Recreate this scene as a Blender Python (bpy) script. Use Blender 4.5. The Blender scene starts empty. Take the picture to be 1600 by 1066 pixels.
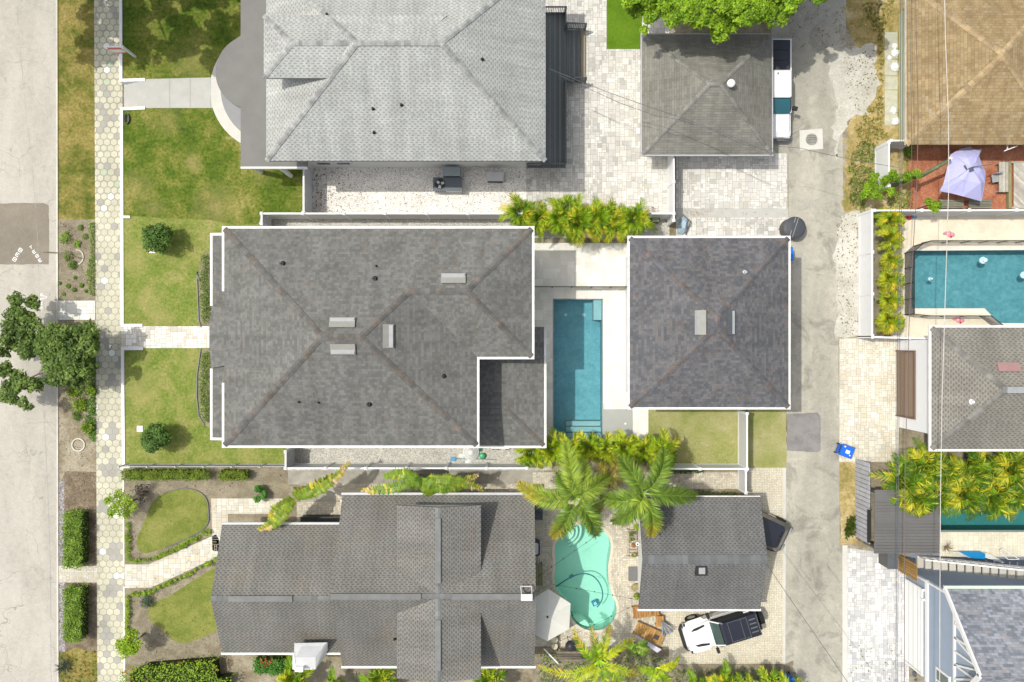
import bpy, math, random
from mathutils import Vector, Matrix
from mathutils.geometry import tessellate_polygon
R = math.radians
random.seed(11)
rnd = random.random
def U(a, b): return a + (b - a) * random.random()
sc = bpy.context.scene
# ---------------------------------------------------------------- camera, sky, sun, exposure
H = 48.0; F = 1296.0
cam = bpy.data.cameras.new('camera'); cam.lens = 36 * F / 1600; cam.sensor_width = 36; cam.clip_end = 2000
camo = bpy.data.objects.new('camera', cam); sc.collection.objects.link(camo); camo.location = (0, 0, H); sc.camera = camo
SUN_EL = 65.0
SUN_DIR = Vector((math.cos(R(13.6)), -math.sin(R(13.6)), 0)) * math.cos(R(SUN_EL)) + Vector((0, 0, -math.sin(R(SUN_EL))))  # the way light travels
w = bpy.data.worlds.new('World'); sc.world = w; w.use_nodes = True
wn = w.node_tree; bg = wn.nodes['Background']; sky = wn.nodes.new('ShaderNodeTexSky'); sky.sky_type = 'NISHITA'
sky.sun_disc = False; sky.sun_elevation = R(SUN_EL); sky.sun_rotation = math.atan2(-SUN_DIR.x, -SUN_DIR.y)
sky.air_density = 1.0; sky.dust_density = 4.0; sky.ozone_density = 0.6
hs = wn.nodes.new('ShaderNodeHueSaturation'); hs.inputs['Saturation'].default_value = .55; wn.links.new(sky.outputs[0], hs.inputs['Color']); wn.links.new(hs.outputs[0], bg.inputs[0]); bg.inputs[1].default_value = 0.15
sl = bpy.data.lights.new('sun', 'SUN'); sl.energy = 2.65; sl.angle = R(0.5); sl.color = (1, 0.965, 0.87)
so = bpy.data.objects.new('sun', sl); sc.collection.objects.link(so); so.rotation_euler = SUN_DIR.to_track_quat('-Z', 'Y').to_euler()
so.location = (-30, 10, 60)
sc.view_settings.view_transform = 'Standard'; sc.view_settings.look = 'None'; sc.view_settings.gamma = 1
sc.view_settings.exposure = 0.2
sc.cycles.max_bounces = 8; sc.cycles.transparent_max_bounces = 12
# ---------------------------------------------------------------- coordinates: photo pixel + height -> metres
def W(px, py, z=0.0):
    s = (H - z) / F
    return Vector(((px - 800) * s, -(py - 533) * s, z))
ZS = -0.4     # street level
# ---------------------------------------------------------------- scene helpers
col = sc.collection
def tag(o, label=None, cat=None, group=None, kind=None):
    if label: o['label'] = label
    if cat: o['category'] = cat
    if group: o['group'] = group
    if kind: o['kind'] = kind
    return o
def thing(name, label, cat, loc=(0, 0, 0), rz=0, group=None):
    o = bpy.data.objects.new(name, None); col.objects.link(o); o.location = loc; o.rotation_euler = (0, 0, rz)
    o.empty_display_size = 0.3
    return tag(o, label, cat, group)
def copy_tree(o, parent=None):
    c = o.copy(); col.objects.link(c)
    if parent: c.parent = parent
    for ch in list(o.children): copy_tree(ch, c)
    return c
class MB:
    def __init__(s): s.v = []; s.f = []; s.c = []; s.uv = []; s.col = (1, 1, 1)
    def face(s, pts, c=None, uv=None):
        n = len(s.v); s.v += [tuple(p) for p in pts]; s.f.append(tuple(range(n, n + len(pts))))
        s.c.append(c or s.col); s.uv.append(uv)
    def box(s, x0, x1, y0, y1, z0, z1, c=None):
        if x0 > x1: x0, x1 = x1, x0
        if y0 > y1: y0, y1 = y1, y0
        a = [(x0, y0), (x1, y0), (x1, y1), (x0, y1)]; s.prism(a, z0, z1, c)
    def prism(s, poly, z0, z1, c=None, top=True, bottom=True):
        n = len(poly)
        ar = sum(poly[i][0] * poly[(i + 1) % n][1] - poly[(i + 1) % n][0] * poly[i][1] for i in range(n))
        if ar < 0: poly = list(reversed(poly))
        P = [(p[0], p[1]) for p in poly]
        if top: s.face([(x, y, z1) for x, y in P], c)
        if bottom: s.face([(x, y, z0) for x, y in reversed(P)], c)
        for i in range(n):
            a, b = P[i], P[(i + 1) % n]
            s.face([(a[0], a[1], z0), (b[0], b[1], z0), (b[0], b[1], z1), (a[0], a[1], z1)], c)
    def obox(s, cx, cy, L, Wd, z0, z1, ang, c=None):
        ca, sa = math.cos(ang), math.sin(ang)
        P = [(cx + ca * u - sa * v, cy + sa * u + ca * v) for u, v in ((-L/2, -Wd/2), (L/2, -Wd/2), (L/2, Wd/2), (-L/2, Wd/2))]
        s.prism(P, z0, z1, c)
    def bar(s, a, b, w, h=None, c=None):     # rectangular bar between two points
        a = Vector(a); b = Vector(b); h = h or w; d = b - a
        if d.length < 1e-6: return
        d.normalize(); up = Vector((0, 0, 1)) if abs(d.z) < .95 else Vector((1, 0, 0))
        sd = d.cross(up).normalized(); u2 = sd.cross(d).normalized()
        o = [sd * (w/2) * i + u2 * (h/2) * j for i, j in ((-1, -1), (1, -1), (1, 1), (-1, 1))]
        A = [a + k for k in o]; B = [b + k for k in o]
        s.face(list(reversed(A)), c) ; s.face(B, c)
        for i in range(4): j = (i + 1) % 4; s.face([A[i], A[j], B[j], B[i]], c)
    def tube(s, pts, radii, n=8, c=None, cap=True):
        pts = [Vector(p) for p in pts]
        if not isinstance(radii, (list, tuple)): radii = [radii] * len(pts)
        if len(radii) != len(pts): m_ = len(radii) - 1; radii = [radii[min(m_, int(i*m_/(len(pts)-1)))] for i in range(len(pts))]
        rings = []
        for i, p in enumerate(pts):
            d = (pts[min(i + 1, len(pts) - 1)] - pts[max(i - 1, 0)]).normalized()
            up = Vector((0, 0, 1)) if abs(d.z) < .9 else Vector((1, 0, 0))
            a = d.cross(up).normalized(); b = a.cross(d)
            rings.append([p + (a * math.cos(2 * math.pi * k / n) + b * math.sin(2 * math.pi * k / n)) * radii[i] for k in range(n)])
        for i in range(len(rings) - 1):
            for k in range(n):
                j = (k + 1) % n; s.face([rings[i][k], rings[i + 1][k], rings[i + 1][j], rings[i][j]], c)
        if cap: s.face(list(reversed(rings[0])), c); s.face(rings[-1], c)
    def lathe(s, cx, cy, prof, n=24, c=None, sx=1, sy=1):   # prof: list of (r,z)
        for i in range(len(prof) - 1):
            r0, z0 = prof[i]; r1, z1 = prof[i + 1]
            for k in range(n):
                a0 = 2 * math.pi * k / n; a1 = 2 * math.pi * (k + 1) / n
                q = [(cx + r * math.cos(a) * sx, cy + r * math.sin(a) * sy, z) for r, a, z in ((r0, a0, z0), (r0, a1, z0), (r1, a1, z1), (r1, a0, z1))]
                if r1 < 1e-5: q = q[:3]
                elif r0 < 1e-5: q = [q[0], q[2], q[3]]
                s.face(q, c)
    def build(s, name, mat, parent=None, smooth=False, weld=False):
        me = bpy.data.meshes.new(name); me.from_pydata(s.v, [], s.f)
        if any(u for u in s.uv):
            ul = me.uv_layers.new(name='UVMap'); flat = []
            for f, u in zip(s.f, s.uv):
                for k in range(len(f)): flat += list(u[k]) if u else [0, 0]
            ul.data.foreach_set('uv', flat)
        ca = me.color_attributes.new('Col', 'FLOAT_COLOR', 'CORNER'); flat = []
        for f, c in zip(s.f, s.c): flat += [c[0], c[1], c[2], 1.0] * len(f)
        ca.data.foreach_set('color', flat)
        me.materials.append(mat)
        if weld or smooth:
            import bmesh
            bm = bmesh.new(); bm.from_mesh(me); bmesh.ops.remove_doubles(bm, verts=bm.verts, dist=1e-4); bm.to_mesh(me); bm.free()
        if smooth: me.polygons.foreach_set('use_smooth', [True] * len(me.polygons))
        me.update()
        o = bpy.data.objects.new(name, me); col.objects.link(o)
        if parent is not None:
            o.parent = parent
            if getattr(s, 'world', True):
                L = Vector(parent.location) if parent.type == 'EMPTY' else Vector((0, 0, 0))
                if L.length > 0: o.matrix_parent_inverse = Matrix.Translation(-L)
        return o
def local():
    m = MB(); m.world = False; return m
# ---------------------------------------------------------------- materials
def nt(name, rough=.8, spec=.3):
    m = bpy.data.materials.new(name); m.use_nodes = True; t = m.node_tree; b = t.nodes['Principled BSDF']
    b.inputs['Roughness'].default_value = rough; b.inputs['Specular IOR Level'].default_value = spec
    return m, t, b
def N(t, kind, **kw):
    n = t.nodes.new(kind)
    for k, v in kw.items():
        if k in n.inputs: n.inputs[k].default_value = v
        else: setattr(n, k, v)
    return n
def L(t, a, b): t.links.new(a, b)
def rgba(c): return (c[0], c[1], c[2], 1)
def coords(t, scale=1.0, uv=False):
    tc = N(t, 'ShaderNodeTexCoord'); return tc.outputs['UV' if uv else 'Object']
def noise(t, vec, scale, detail=4, rough=.6, dist=0):
    n = N(t, 'ShaderNodeTexNoise'); n.inputs['Scale'].default_value = scale; n.inputs['Detail'].default_value = detail
    n.inputs['Roughness'].default_value = rough; n.inputs['Distortion'].default_value = dist
    if vec is not None: L(t, vec, n.inputs['Vector'])
    return n
def ramp(t, fac, stops, interp='LINEAR'):
    r = N(t, 'ShaderNodeValToRGB'); r.color_ramp.interpolation = interp
    e = r.color_ramp.elements
    while len(e) < len(stops): e.new(0.5)
    for k, (p, c) in enumerate(stops):
        e[k].position = p; e[k].color = rgba(c) if not isinstance(c, (int, float)) else (c, c, c, 1)
    L(t, fac, r.inputs[0]); return r
def mix(t, fac, a, b, mode='MIX'):
    m = N(t, 'ShaderNodeMixRGB'); m.blend_type = mode
    for i, x in enumerate((fac, a, b)):
        if hasattr(x, 'links') or hasattr(x, 'is_linked'): L(t, x, m.inputs[i])
        elif isinstance(x, (int, float)): m.inputs[i].default_value = x if i == 0 else (x, x, x, 1)
        else: m.inputs[i].default_value = rgba(x)
    return m.outputs[0]
def bump(t, b, h, strength=.3, dist=.02):
    n = N(t, 'ShaderNodeBump'); n.inputs['Strength'].default_value = strength; n.inputs['Distance'].default_value = dist
    L(t, h, n.inputs['Height']); L(t, n.outputs[0], b.inputs['Normal'])
def M_plain(name, c, rough=.6, spec=.35, var=.12, scale=6, metal=0, coat=0):
    m, t, b = nt(name, rough, spec); v = coords(t); n = noise(t, v, scale, 5)
    c2 = tuple(x * (1 - var) for x in c); c1 = tuple(min(1, x * (1 + var * .5)) for x in c)
    n2 = noise(t, v, scale * .13, 3)
    f = mix(t, .5, n.outputs[0], n2.outputs[0])
    r = ramp(t, f, [(.35, c2), (.65, c1)]); L(t, r.outputs[0], b.inputs['Base Color']); b.inputs['Metallic'].default_value = metal
    if coat: b.inputs['Coat Weight'].default_value = coat; b.inputs['Coat Roughness'].default_value = .04
    return m
def M_attr(name, rough=.85, spec=.2, grime=.25, gscale=.6, fine=18, finea=.16, bs=.15):
    m, t, b = nt(name, rough, spec); v = coords(t)
    a = N(t, 'ShaderNodeVertexColor', layer_name='Col')
    n = noise(t, v, gscale, 6, .65); n2 = noise(t, v, fine, 5, .7)
    r = ramp(t, n.outputs[0], [(.36, 1 - grime), (.6, 1)]); r2 = ramp(t, n2.outputs[0], [(.3, 1 - finea), (.7, 1 + 0)])
    c = mix(t, 1, a.outputs[0], r.outputs[0], 'MULTIPLY'); c = mix(t, 1, c, r2.outputs[0], 'MULTIPLY')
    L(t, c, b.inputs['Base Color']); bump(t, b, n2.outputs[0], bs, .01); return m
def M_leaf(name, trans=.22, rough=.5, spec=.18):
    m, t, b = nt(name, rough, spec)
    a = N(t, 'ShaderNodeVertexColor', layer_name='Col')
    L(t, a.outputs[0], b.inputs['Base Color'])
    tr = N(t, 'ShaderNodeBsdfTranslucent'); c = mix(t, 1, a.outputs[0], (1.35, 1.45, .55), 'MULTIPLY'); L(t, c, tr.inputs[0])
    mx = N(t, 'ShaderNodeMixShader'); mx.inputs[0].default_value = trans
    L(t, b.outputs[0], mx.inputs[1]); L(t, tr.outputs[0], mx.inputs[2]); L(t, mx.outputs[0], t.nodes['Material Output'].inputs[0]); return m
def M_shingle(name, cd, cl, cacc=None, rh=.145, bw=.32, thr=(.35, .62), acc=.06, line=.55, bs=.5):
    m, t, b = nt(name, .93, .15); uv = coords(t, uv=True)
    def brick(w_, h_, off, mort):
        n = N(t, 'ShaderNodeTexBrick'); n.offset = off; n.inputs['Scale'].default_value = 1; n.inputs['Mortar Size'].default_value = mort
        n.inputs['Brick Width'].default_value = w_; n.inputs['Row Height'].default_value = h_
        n.inputs['Color1'].default_value = (0, 0, 0, 1); n.inputs['Color2'].default_value = (1, 1, 1, 1); n.inputs['Mortar'].default_value = (.5, .5, .5, 1)
        n.inputs['Mortar Smooth'].default_value = .3
        L(t, uv, n.inputs['Vector']); return n
    A = brick(bw, rh, .37, .0); B = brick(bw * .55, rh, .5, .0)
    C = brick(bw, rh, .37, .012)
    ns = noise(t, uv, .55, 5, .6); nf = noise(t, uv, 38, 3, .7)
    mps = N(t, 'ShaderNodeVectorMath', operation='MULTIPLY'); L(t, uv, mps.inputs[0]); mps.inputs[1].default_value = (1.6, .12, 1); nst = noise(t, mps.outputs[0], 1.0, 6, .7); rst = ramp(t, nst.outputs[0], [(.36, .86), (.6, 1.06)])
    f = mix(t, .45, A.outputs[0], B.outputs[0]); r = ramp(t, f, [(thr[0], cd), (thr[1], cl)])
    c = r.outputs[0]
    if cacc:
        D = brick(bw * 1.4, rh, .61, 0.0); ra = ramp(t, D.outputs[0], [(1 - acc * 1.6, 0), (1 - acc, .55)])
        nn = noise(t, uv, .35, 2); ra2 = ramp(t, nn.outputs[0], [(.45, .15), (.62, 1)])
        c = mix(t, mix(t, 1, ra.outputs[0], ra2.outputs[0], 'MULTIPLY'), c, cacc)
    rs = ramp(t, ns.outputs[0], [(.35, .84), (.65, 1.04)]); c = mix(t, 1, c, rs.outputs[0], 'MULTIPLY')
    rf = ramp(t, nf.outputs[0], [(.3, .8), (.7, 1.1)]); c = mix(t, 1, c, rf.outputs[0], 'MULTIPLY')
    c = mix(t, 1, c, rst.outputs[0], 'MULTIPLY')
    rl = ramp(t, C.outputs['Fac'], [(.1, 1), (.9, line)]); c = mix(t, 1, c, rl.outputs[0], 'MULTIPLY')  # thin shadow lines between the shingles, darkened into the colour
    L(t, c, b.inputs['Base Color'])
    hh = mix(t, 1, rl.outputs[0], rf.outputs[0], 'MULTIPLY'); bump(t, b, hh, bs, .012); return m
def M_ground(name, cols, scale=.5, fine=9, dist=.3, rough=.95, bs=.4, extra=None, fa=.35, ss=(.3, .45, .55, .7), stretch=None, det=8):
    """cols: four colours mixed by a broad noise, then broken up by a fine one"""
    m, t, b = nt(name, rough, .12); v = coords(t); v0 = v
    if stretch: mp = N(t, 'ShaderNodeVectorMath', operation='MULTIPLY'); L(t, v, mp.inputs[0]); mp.inputs[1].default_value = stretch; v0 = mp.outputs[0]
    n = noise(t, v0, scale, det, .6, dist); nf = noise(t, v, fine, 6, .75); nm = noise(t, v, fine * .28, 4, .6)
    f = mix(t, .3, n.outputs[0], nm.outputs[0])
    r = ramp(t, f, list(zip(ss, cols)))
    rf = ramp(t, nf.outputs[0], [(.32, 1 - fa), (.68, 1 + fa * .5)]); c = mix(t, 1, r.outputs[0], rf.outputs[0], 'MULTIPLY')
    if extra: c = extra(t, v, c)
    L(t, c, b.inputs['Base Color']); bump(t, b, nf.outputs[0], bs, .03); return m
def x_cracks(scale, width, dark, dist=1.2, gate=.5):
    def fn(t, v, c):
        nd = noise(t, v, .6, 3); vv = N(t, 'ShaderNodeVectorMath', operation='MULTIPLY_ADD')
        L(t, nd.outputs[1], vv.inputs[0]); vv.inputs[1].default_value = (dist, dist, dist); L(t, v, vv.inputs[2])
        vo = N(t, 'ShaderNodeTexVoronoi'); vo.feature = 'DISTANCE_TO_EDGE'; vo.inputs['Scale'].default_value = scale; L(t, vv.outputs[0], vo.inputs['Vector'])
        r = ramp(t, vo.outputs['Distance'], [(0, 1), (width, 0)]); g = noise(t, v, .35, 2); rg = ramp(t, g.outputs[0], [(gate - .04, 0), (gate + .06, 1)])
        k = mix(t, 1, r.outputs[0], rg.outputs[0], 'MULTIPLY')
        return mix(t, k, c, mix(t, 1, c, (dark, dark, dark * .95), 'MULTIPLY'))
    return fn
def x_spots(spots, colr):
    def fn(t, v, c):
        nz = noise(t, v, 1.6, 6, .7); nf = noise(t, v, 7, 4, .7)
        for px, py, r, s in spots:
            p = W(px, py); d = N(t, 'ShaderNodeVectorMath', operation='DISTANCE'); L(t, v, d.inputs[0]); d.inputs[1].default_value = (p.x, p.y, 0)
            a = N(t, 'ShaderNodeMath', operation='MULTIPLY_ADD'); L(t, nz.outputs[0], a.inputs[0]); a.inputs[1].default_value = 1.6*r/27; L(t, d.outputs['Value'], a.inputs[2])
            k = ramp(t, a.outputs[0], [(0, s), (.99, 0)]); k.color_ramp.elements[0].position = .35; k.color_ramp.elements[1].position = .95
            q = N(t, 'ShaderNodeMath', operation='DIVIDE'); L(t, a.outputs[0], q.inputs[0]); q.inputs[1].default_value = 1.9*r/27; L(t, q.outputs[0], k.inputs[0])
            g = ramp(t, nf.outputs[0], [(.35, .55), (.6, 1)]); c = mix(t, mix(t, 1, k.outputs[0], g.outputs[0], 'MULTIPLY'), c, colr)
        return c
    return fn
def x_stain(t, c, v, sc_=.55, lo=.74):
    n = noise(t, v, sc_, 7, .7, .8); r = ramp(t, n.outputs[0], [(.38, lo), (.47, 1), (.58, 1), (.68, 1.14)]); n2 = noise(t, v, 2.6, 6, .75); r2 = ramp(t, n2.outputs[0], [(.30, .8), (.42, 1)])
    return mix(t, 1, mix(t, 1, c, r.outputs[0], 'MULTIPLY'), r2.outputs[0], 'MULTIPLY')
def x_specks(scale, thr, colr, dens=.5):
    def fn(t, v, c):
        vo = N(t, 'ShaderNodeTexVoronoi'); vo.inputs['Scale'].default_value = scale; L(t, v, vo.inputs['Vector'])
        r = ramp(t, vo.outputs['Distance'], [(thr * .8, 1), (thr, 0)])
        g = noise(t, v, .8, 4); rg = ramp(t, g.outputs[0], [(1 - dens - .03, 0), (1 - dens + .05, 1)])
        k = mix(t, 1, r.outputs[0], rg.outputs[0], 'MULTIPLY'); return mix(t, k, c, colr)
    return fn
def M_gravel(name, c1, c2, c3, scale=22, leaves=None):
    m, t, b = nt(name, .95, .1); v = coords(t)
    vo = N(t, 'ShaderNodeTexVoronoi'); vo.inputs['Scale'].default_value = scale; L(t, v, vo.inputs['Vector'])
    sep = N(t, 'ShaderNodeSeparateColor'); L(t, vo.outputs['Color'], sep.inputs[0])
    r = ramp(t, sep.outputs[0], [(.1, c1), (.5, c2), (.9, c3)]); n = noise(t, v, .7, 5); rn = ramp(t, n.outputs[0], [(.35, .86), (.6, 1.03)])
    c = mix(t, 1, r.outputs[0], rn.outputs[0], 'MULTIPLY')
    if leaves: c = leaves(t, v, c)
    L(t, c, b.inputs['Base Color']); bump(t, b, vo.outputs['Distance'], .5, .02); return m
def M_water(name, tint, ripple=5, strength=.12, wob=.1):
    m = bpy.data.materials.new(name); m.use_nodes = True; t = m.node_tree
    t.nodes.remove(t.nodes['Principled BSDF']); out = t.nodes['Material Output']; v = coords(t)
    tr = N(t, 'ShaderNodeBsdfTransparent'); n = noise(t, v, ripple, 3, .6, 1.2)
    n_r = noise(t, v, ripple*1.8, 3, .65, 2.2); r = ramp(t, n_r.outputs[0], [(.38, tuple(x * (1 - wob) for x in tint)), (.5, tint), (.62, tuple(min(1, x * (1 + wob*.8)) for x in tint))]); L(t, r.outputs[0], tr.inputs[0])  # uneven tint stands in for light focused by the ripples
    g = N(t, 'ShaderNodeBsdfGlossy'); g.inputs['Roughness'].default_value = .05
    bp = N(t, 'ShaderNodeBump'); bp.inputs['Strength'].default_value = strength; bp.inputs['Distance'].default_value = .05
    L(t, n.outputs[0], bp.inputs['Height']); L(t, bp.outputs[0], g.inputs['Normal'])
    fr = N(t, 'ShaderNodeFresnel'); fr.inputs[0].default_value = 1.33; L(t, bp.outputs[0], fr.inputs['Normal'])
    mx = N(t, 'ShaderNodeMixShader'); L(t, fr.outputs[0], mx.inputs[0]); L(t, tr.outputs[0], mx.inputs[1]); L(t, g.outputs[0], mx.inputs[2])
    L(t, mx.outputs[0], out.inputs[0]); return m
def M_planks(name, c1, c2, wd=.14, axis='Y', rough=.7):
    m, t, b = nt(name, rough, .25); v = coords(t)
    sp = N(t, 'ShaderNodeSeparateXYZ'); L(t, v, sp.inputs[0])
    dv = N(t, 'ShaderNodeMath', operation='DIVIDE'); L(t, sp.outputs[axis], dv.inputs[0]); dv.inputs[1].default_value = wd
    fl = N(t, 'ShaderNodeMath', operation='FLOOR'); L(t, dv.outputs[0], fl.inputs[0])
    fr = N(t, 'ShaderNodeMath', operation='FRACT'); L(t, dv.outputs[0], fr.inputs[0])
    wn_ = N(t, 'ShaderNodeTexWhiteNoise', noise_dimensions='1D'); L(t, fl.outputs[0], wn_.inputs['W'])
    n = noise(t, v, 6, 5); f = mix(t, .4, wn_.outputs[0], n.outputs[0]); r = ramp(t, f, [(.2, c1), (.8, c2)])
    g = ramp(t, fr.outputs[0], [(0, .35), (.07, 1), (.93, 1), (1, .35)]); c = mix(t, 1, r.outputs[0], g.outputs[0], 'MULTIPLY')
    L(t, c, b.inputs['Base Color']); bump(t, b, g.outputs[0], .5, .01); return m
def M_dash(name, cd, cl, pw=.29, rh=.125, cov=.5, rand=.35, tint=None, dv=.62):
    """laminated shingles: staggered dark tabs in every course"""
    m, t, b = nt(name, .93, .15); uv = coords(t, uv=True); sp = N(t, 'ShaderNodeSeparateXYZ'); L(t, uv, sp.inputs[0])
    def mt(op, a, b_=None):
        n = N(t, 'ShaderNodeMath', operation=op)
        for i, x in enumerate((a, b_)):
            if x is None: continue
            if isinstance(x, (int, float)): n.inputs[i].default_value = x
            else: L(t, x, n.inputs[i])
        return n.outputs[0]
    v = mt('DIVIDE', sp.outputs[1], rh); row = mt('FLOOR', v); fy = mt('FRACT', v)
    wr = N(t, 'ShaderNodeTexWhiteNoise', noise_dimensions='1D'); L(t, row, wr.inputs['W'])
    x = mt('ADD', mt('ADD', mt('DIVIDE', sp.outputs[0], pw), mt('MULTIPLY', row, .5)), mt('MULTIPLY', wr.outputs[0], .22)); cell = mt('FLOOR', x); fx = mt('FRACT', x)
    cb = N(t, 'ShaderNodeCombineXYZ'); L(t, cell, cb.inputs[0]); L(t, row, cb.inputs[1]); wc = N(t, 'ShaderNodeTexWhiteNoise', noise_dimensions='2D'); L(t, cb.outputs[0], wc.inputs['Vector'])
    thr = mt('ADD', cov - rand*.5, mt('MULTIPLY', wc.outputs[0], rand)); d = mt('MULTIPLY', mt('LESS_THAN', fx, thr), mt('LESS_THAN', fy, dv))
    c = mix(t, d, cl, cd)
    rw = ramp(t, wc.outputs[0], [(0, .88), (1, 1.1)]); c = mix(t, 1, c, rw.outputs[0], 'MULTIPLY')
    ns = noise(t, uv, .4, 5, .6); rs = ramp(t, ns.outputs[0], [(.35, .86), (.65, 1.06)]); c = mix(t, 1, c, rs.outputs[0], 'MULTIPLY')
    mps = N(t, 'ShaderNodeVectorMath', operation='MULTIPLY'); L(t, uv, mps.inputs[0]); mps.inputs[1].default_value = (1.6, .12, 1); nst = noise(t, mps.outputs[0], 1.0, 6, .7); rst = ramp(t, nst.outputs[0], [(.36, .88), (.6, 1.05)]); c = mix(t, 1, c, rst.outputs[0], 'MULTIPLY')
    if tint:
        nn = noise(t, uv, .5, 4); rt = ramp(t, nn.outputs[0], [(.52, 0), (.7, .6)]); c = mix(t, rt.outputs[0], c, mix(t, 1, c, tint, 'MULTIPLY'))
    nf = noise(t, uv, 40, 3, .7); rf = ramp(t, nf.outputs[0], [(.3, .85), (.7, 1.08)]); c = mix(t, 1, c, rf.outputs[0], 'MULTIPLY')
    L(t, c, b.inputs['Base Color']); h = mt('SUBTRACT', fy, mt('MULTIPLY', d, .6)); bump(t, b, h, .35, .012); return m
# palette
m_street = M_ground('street_concrete', stretch=(1.0, .3, 1), cols=[(.34, .322, .28), (.42, .397, .345), (.465, .44, .385), (.505, .48, .42)], scale=.5, fine=12, dist=.4, bs=.15, fa=.13, extra=lambda t, v, c: x_cracks(.55, .008, .72, 1.6, .44)(t, v, x_cracks(.22, .004, .58, 1.5, .46)(t, v, c)))
m_patch = M_ground('asphalt_patch', [(.19, .17, .14), (.225, .20, .16), (.25, .22, .175), (.28, .245, .19)], .5, 14, .3, bs=.2, fa=.14)
m_alley = M_ground('alley_concrete', [(.29, .278, .23), (.36, .345, .29), (.42, .402, .335), (.52, .50, .42)], .42, 9, .5, bs=.12, fa=.14, stretch=(1.0, .22, 1), det=6, extra=lambda t, v, c: x_stain(t, x_cracks(.2, .004, .7, 2.2, .5)(t, v, c), v))
m_kerb = M_plain('kerb_concrete', (.58, .56, .48), .9, .15, .25, 3)
m_conc = M_plain('walk_concrete', (.45, .445, .41), .85, .2, .12, 2)
m_concw = M_plain('pale_concrete', (.56, .55, .50), .85, .2, .12, 2)
m_dirt = M_ground('dirt', [(.16, .125, .08), (.25, .21, .14), (.34, .30, .22), (.42, .38, .29)], .6, 9)
m_soil = M_ground('garden_soil', [(.17, .14, .095), (.23, .20, .14), (.29, .255, .18), (.34, .30, .22)], 1.1, 10, extra=x_specks(3.5, .2, (.10, .075, .045), .45))
m_mulch = M_ground('bark_mulch', [(.12, .09, .06), (.18, .14, .095), (.25, .20, .14), (.34, .29, .21)], 1.5, 16, fa=.5)
m_verge = M_ground('dry_verge_grass', [(.06, .095, .012), (.14, .15, .03), (.26, .22, .065), (.34, .27, .10)], .55, 7, .2, fa=.5)
m_lawnA = M_ground('front_lawn_grass', [(.055, .10, .012), (.105, .155, .02), (.19, .205, .042), (.31, .28, .10)], .55, 6, .3, fa=.6, ss=(.34, .47, .57, .68), extra=x_spots([(302,256,20,.9),(338,322,44,.75),(215,292,34,.5),(262,188,30,.45),(300,96,46,.5),(410,270,24,.5),(240,326,26,.5)], (.33,.27,.11)))
m_lawnB = M_ground('main_lawn_grass', [(.11, .18, .026), (.18, .23, .046), (.245, .265, .072), (.33, .30, .12)], .7, 6.5, .5, fa=.42, extra=x_spots([(208,400,34,.6),(215,610,40,.65),(262,352,30,.0),(232,470,30,.35),(300,560,26,.35),(385,705,30,.4),(255,500,26,.4)], (.36,.31,.13)))
m_lawnC = M_ground('curved_lawn_grass', [(.115, .155, .028), (.17, .20, .042), (.22, .235, .06), (.27, .255, .09)], .8, 10, .4, fa=.28)
m_lawnD = M_ground('backyard_lawn_grass', [(.20, .24, .07), (.28, .29, .10), (.33, .32, .14), (.40, .37, .20)], .6, 9, .4, fa=.2)
m_turf = M_ground('turf', [(.08, .16, .01), (.10, .19, .012), (.12, .22, .015), (.14, .24, .02)], .6, 22, .2, fa=.3)
m_dryG = M_ground('dry_weeds_ground', [(.17, .19, .05), (.33, .26, .10), (.46, .36, .17), (.55, .50, .36)], .8, 7, .5, fa=.4)
m_sand = M_ground('crushed_shell', [(.38, .365, .31), (.47, .455, .39), (.53, .515, .455), (.62, .605, .55)], .8, 9, fa=.25, extra=lambda t, v, c: x_specks(3.2, .15, (.28, .24, .12), .42)(t, v, x_specks(7, .14, (.26, .19, .1), .4)(t, v, c)))
m_gravW = M_gravel('white_gravel', (.60, .57, .52), (.80, .78, .73), (.9, .88, .84), 20, x_specks(7, .17, (.33, .22, .12), .48))
m_gravP = M_gravel('pale_gravel', (.36, .35, .31), (.50, .48, .43), (.62, .60, .54), 20)
m_lav = M_gravel('grey_gravel', (.16, .145, .14), (.27, .25, .25), (.42, .40, .41), 16)
m_paver = M_attr('paver_stone', .85, .2, .14, .5, 16, .12)
m_hex = M_attr('hex_paver', .9, .15, .16, .8, 16, .10)
m_trav = M_attr('travertine', .7, .3, .10, .7, 10, .07)
m_joint = M_plain('joint_sand', (.40, .375, .32), .95, .1, .2, 3)
m_brick = M_ground('red_brick_ground', [(.26, .10, .06), (.38, .15, .085), (.45, .19, .11), (.48, .27, .18)], 1.2, 8, fa=.4)
m_white = M_plain('white_paint', (.75, .75, .74), .55, .35, .05, 3)
m_vinyl = M_plain('white_vinyl', (.78, .79, .80), .4, .4, .06, 2)
m_vinylg = M_plain('grey_vinyl_panel', (.60, .61, .63), .45, .4, .08, 2)
m_gutter = M_plain('gutter_white', (.72, .71, .67), .5, .3, .22, 3)
m_fascia = M_plain('grey_fascia', (.42, .42, .42), .6, .3, .1, 4)
m_wallw = M_plain('white_stucco_wall', (.72, .715, .68), .85, .2, .06, 2)
m_black = M_plain('black_plastic', (.018, .018, .02), .5, .4, .2, 8)
m_dgrey = M_plain('dark_grey_metal', (.10, .11, .12), .45, .4, .2, 5)
m_mgrey = M_plain('mid_grey_metal', (.30, .31, .31), .5, .4, .15, 5)
m_lgrey = M_plain('light_grey_metal', (.52, .53, .53), .45, .4, .12, 5)
m_leaf = M_leaf('leaf'); m_leafp = M_leaf('palm_leaflet', .2, .45, .22)
m_bark = M_plain('bark', (.20, .17, .13), .9, .15, .4, 14)
m_trunkp = M_plain('palm_trunk', (.32, .30, .25), .85, .15, .3, 14)
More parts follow.
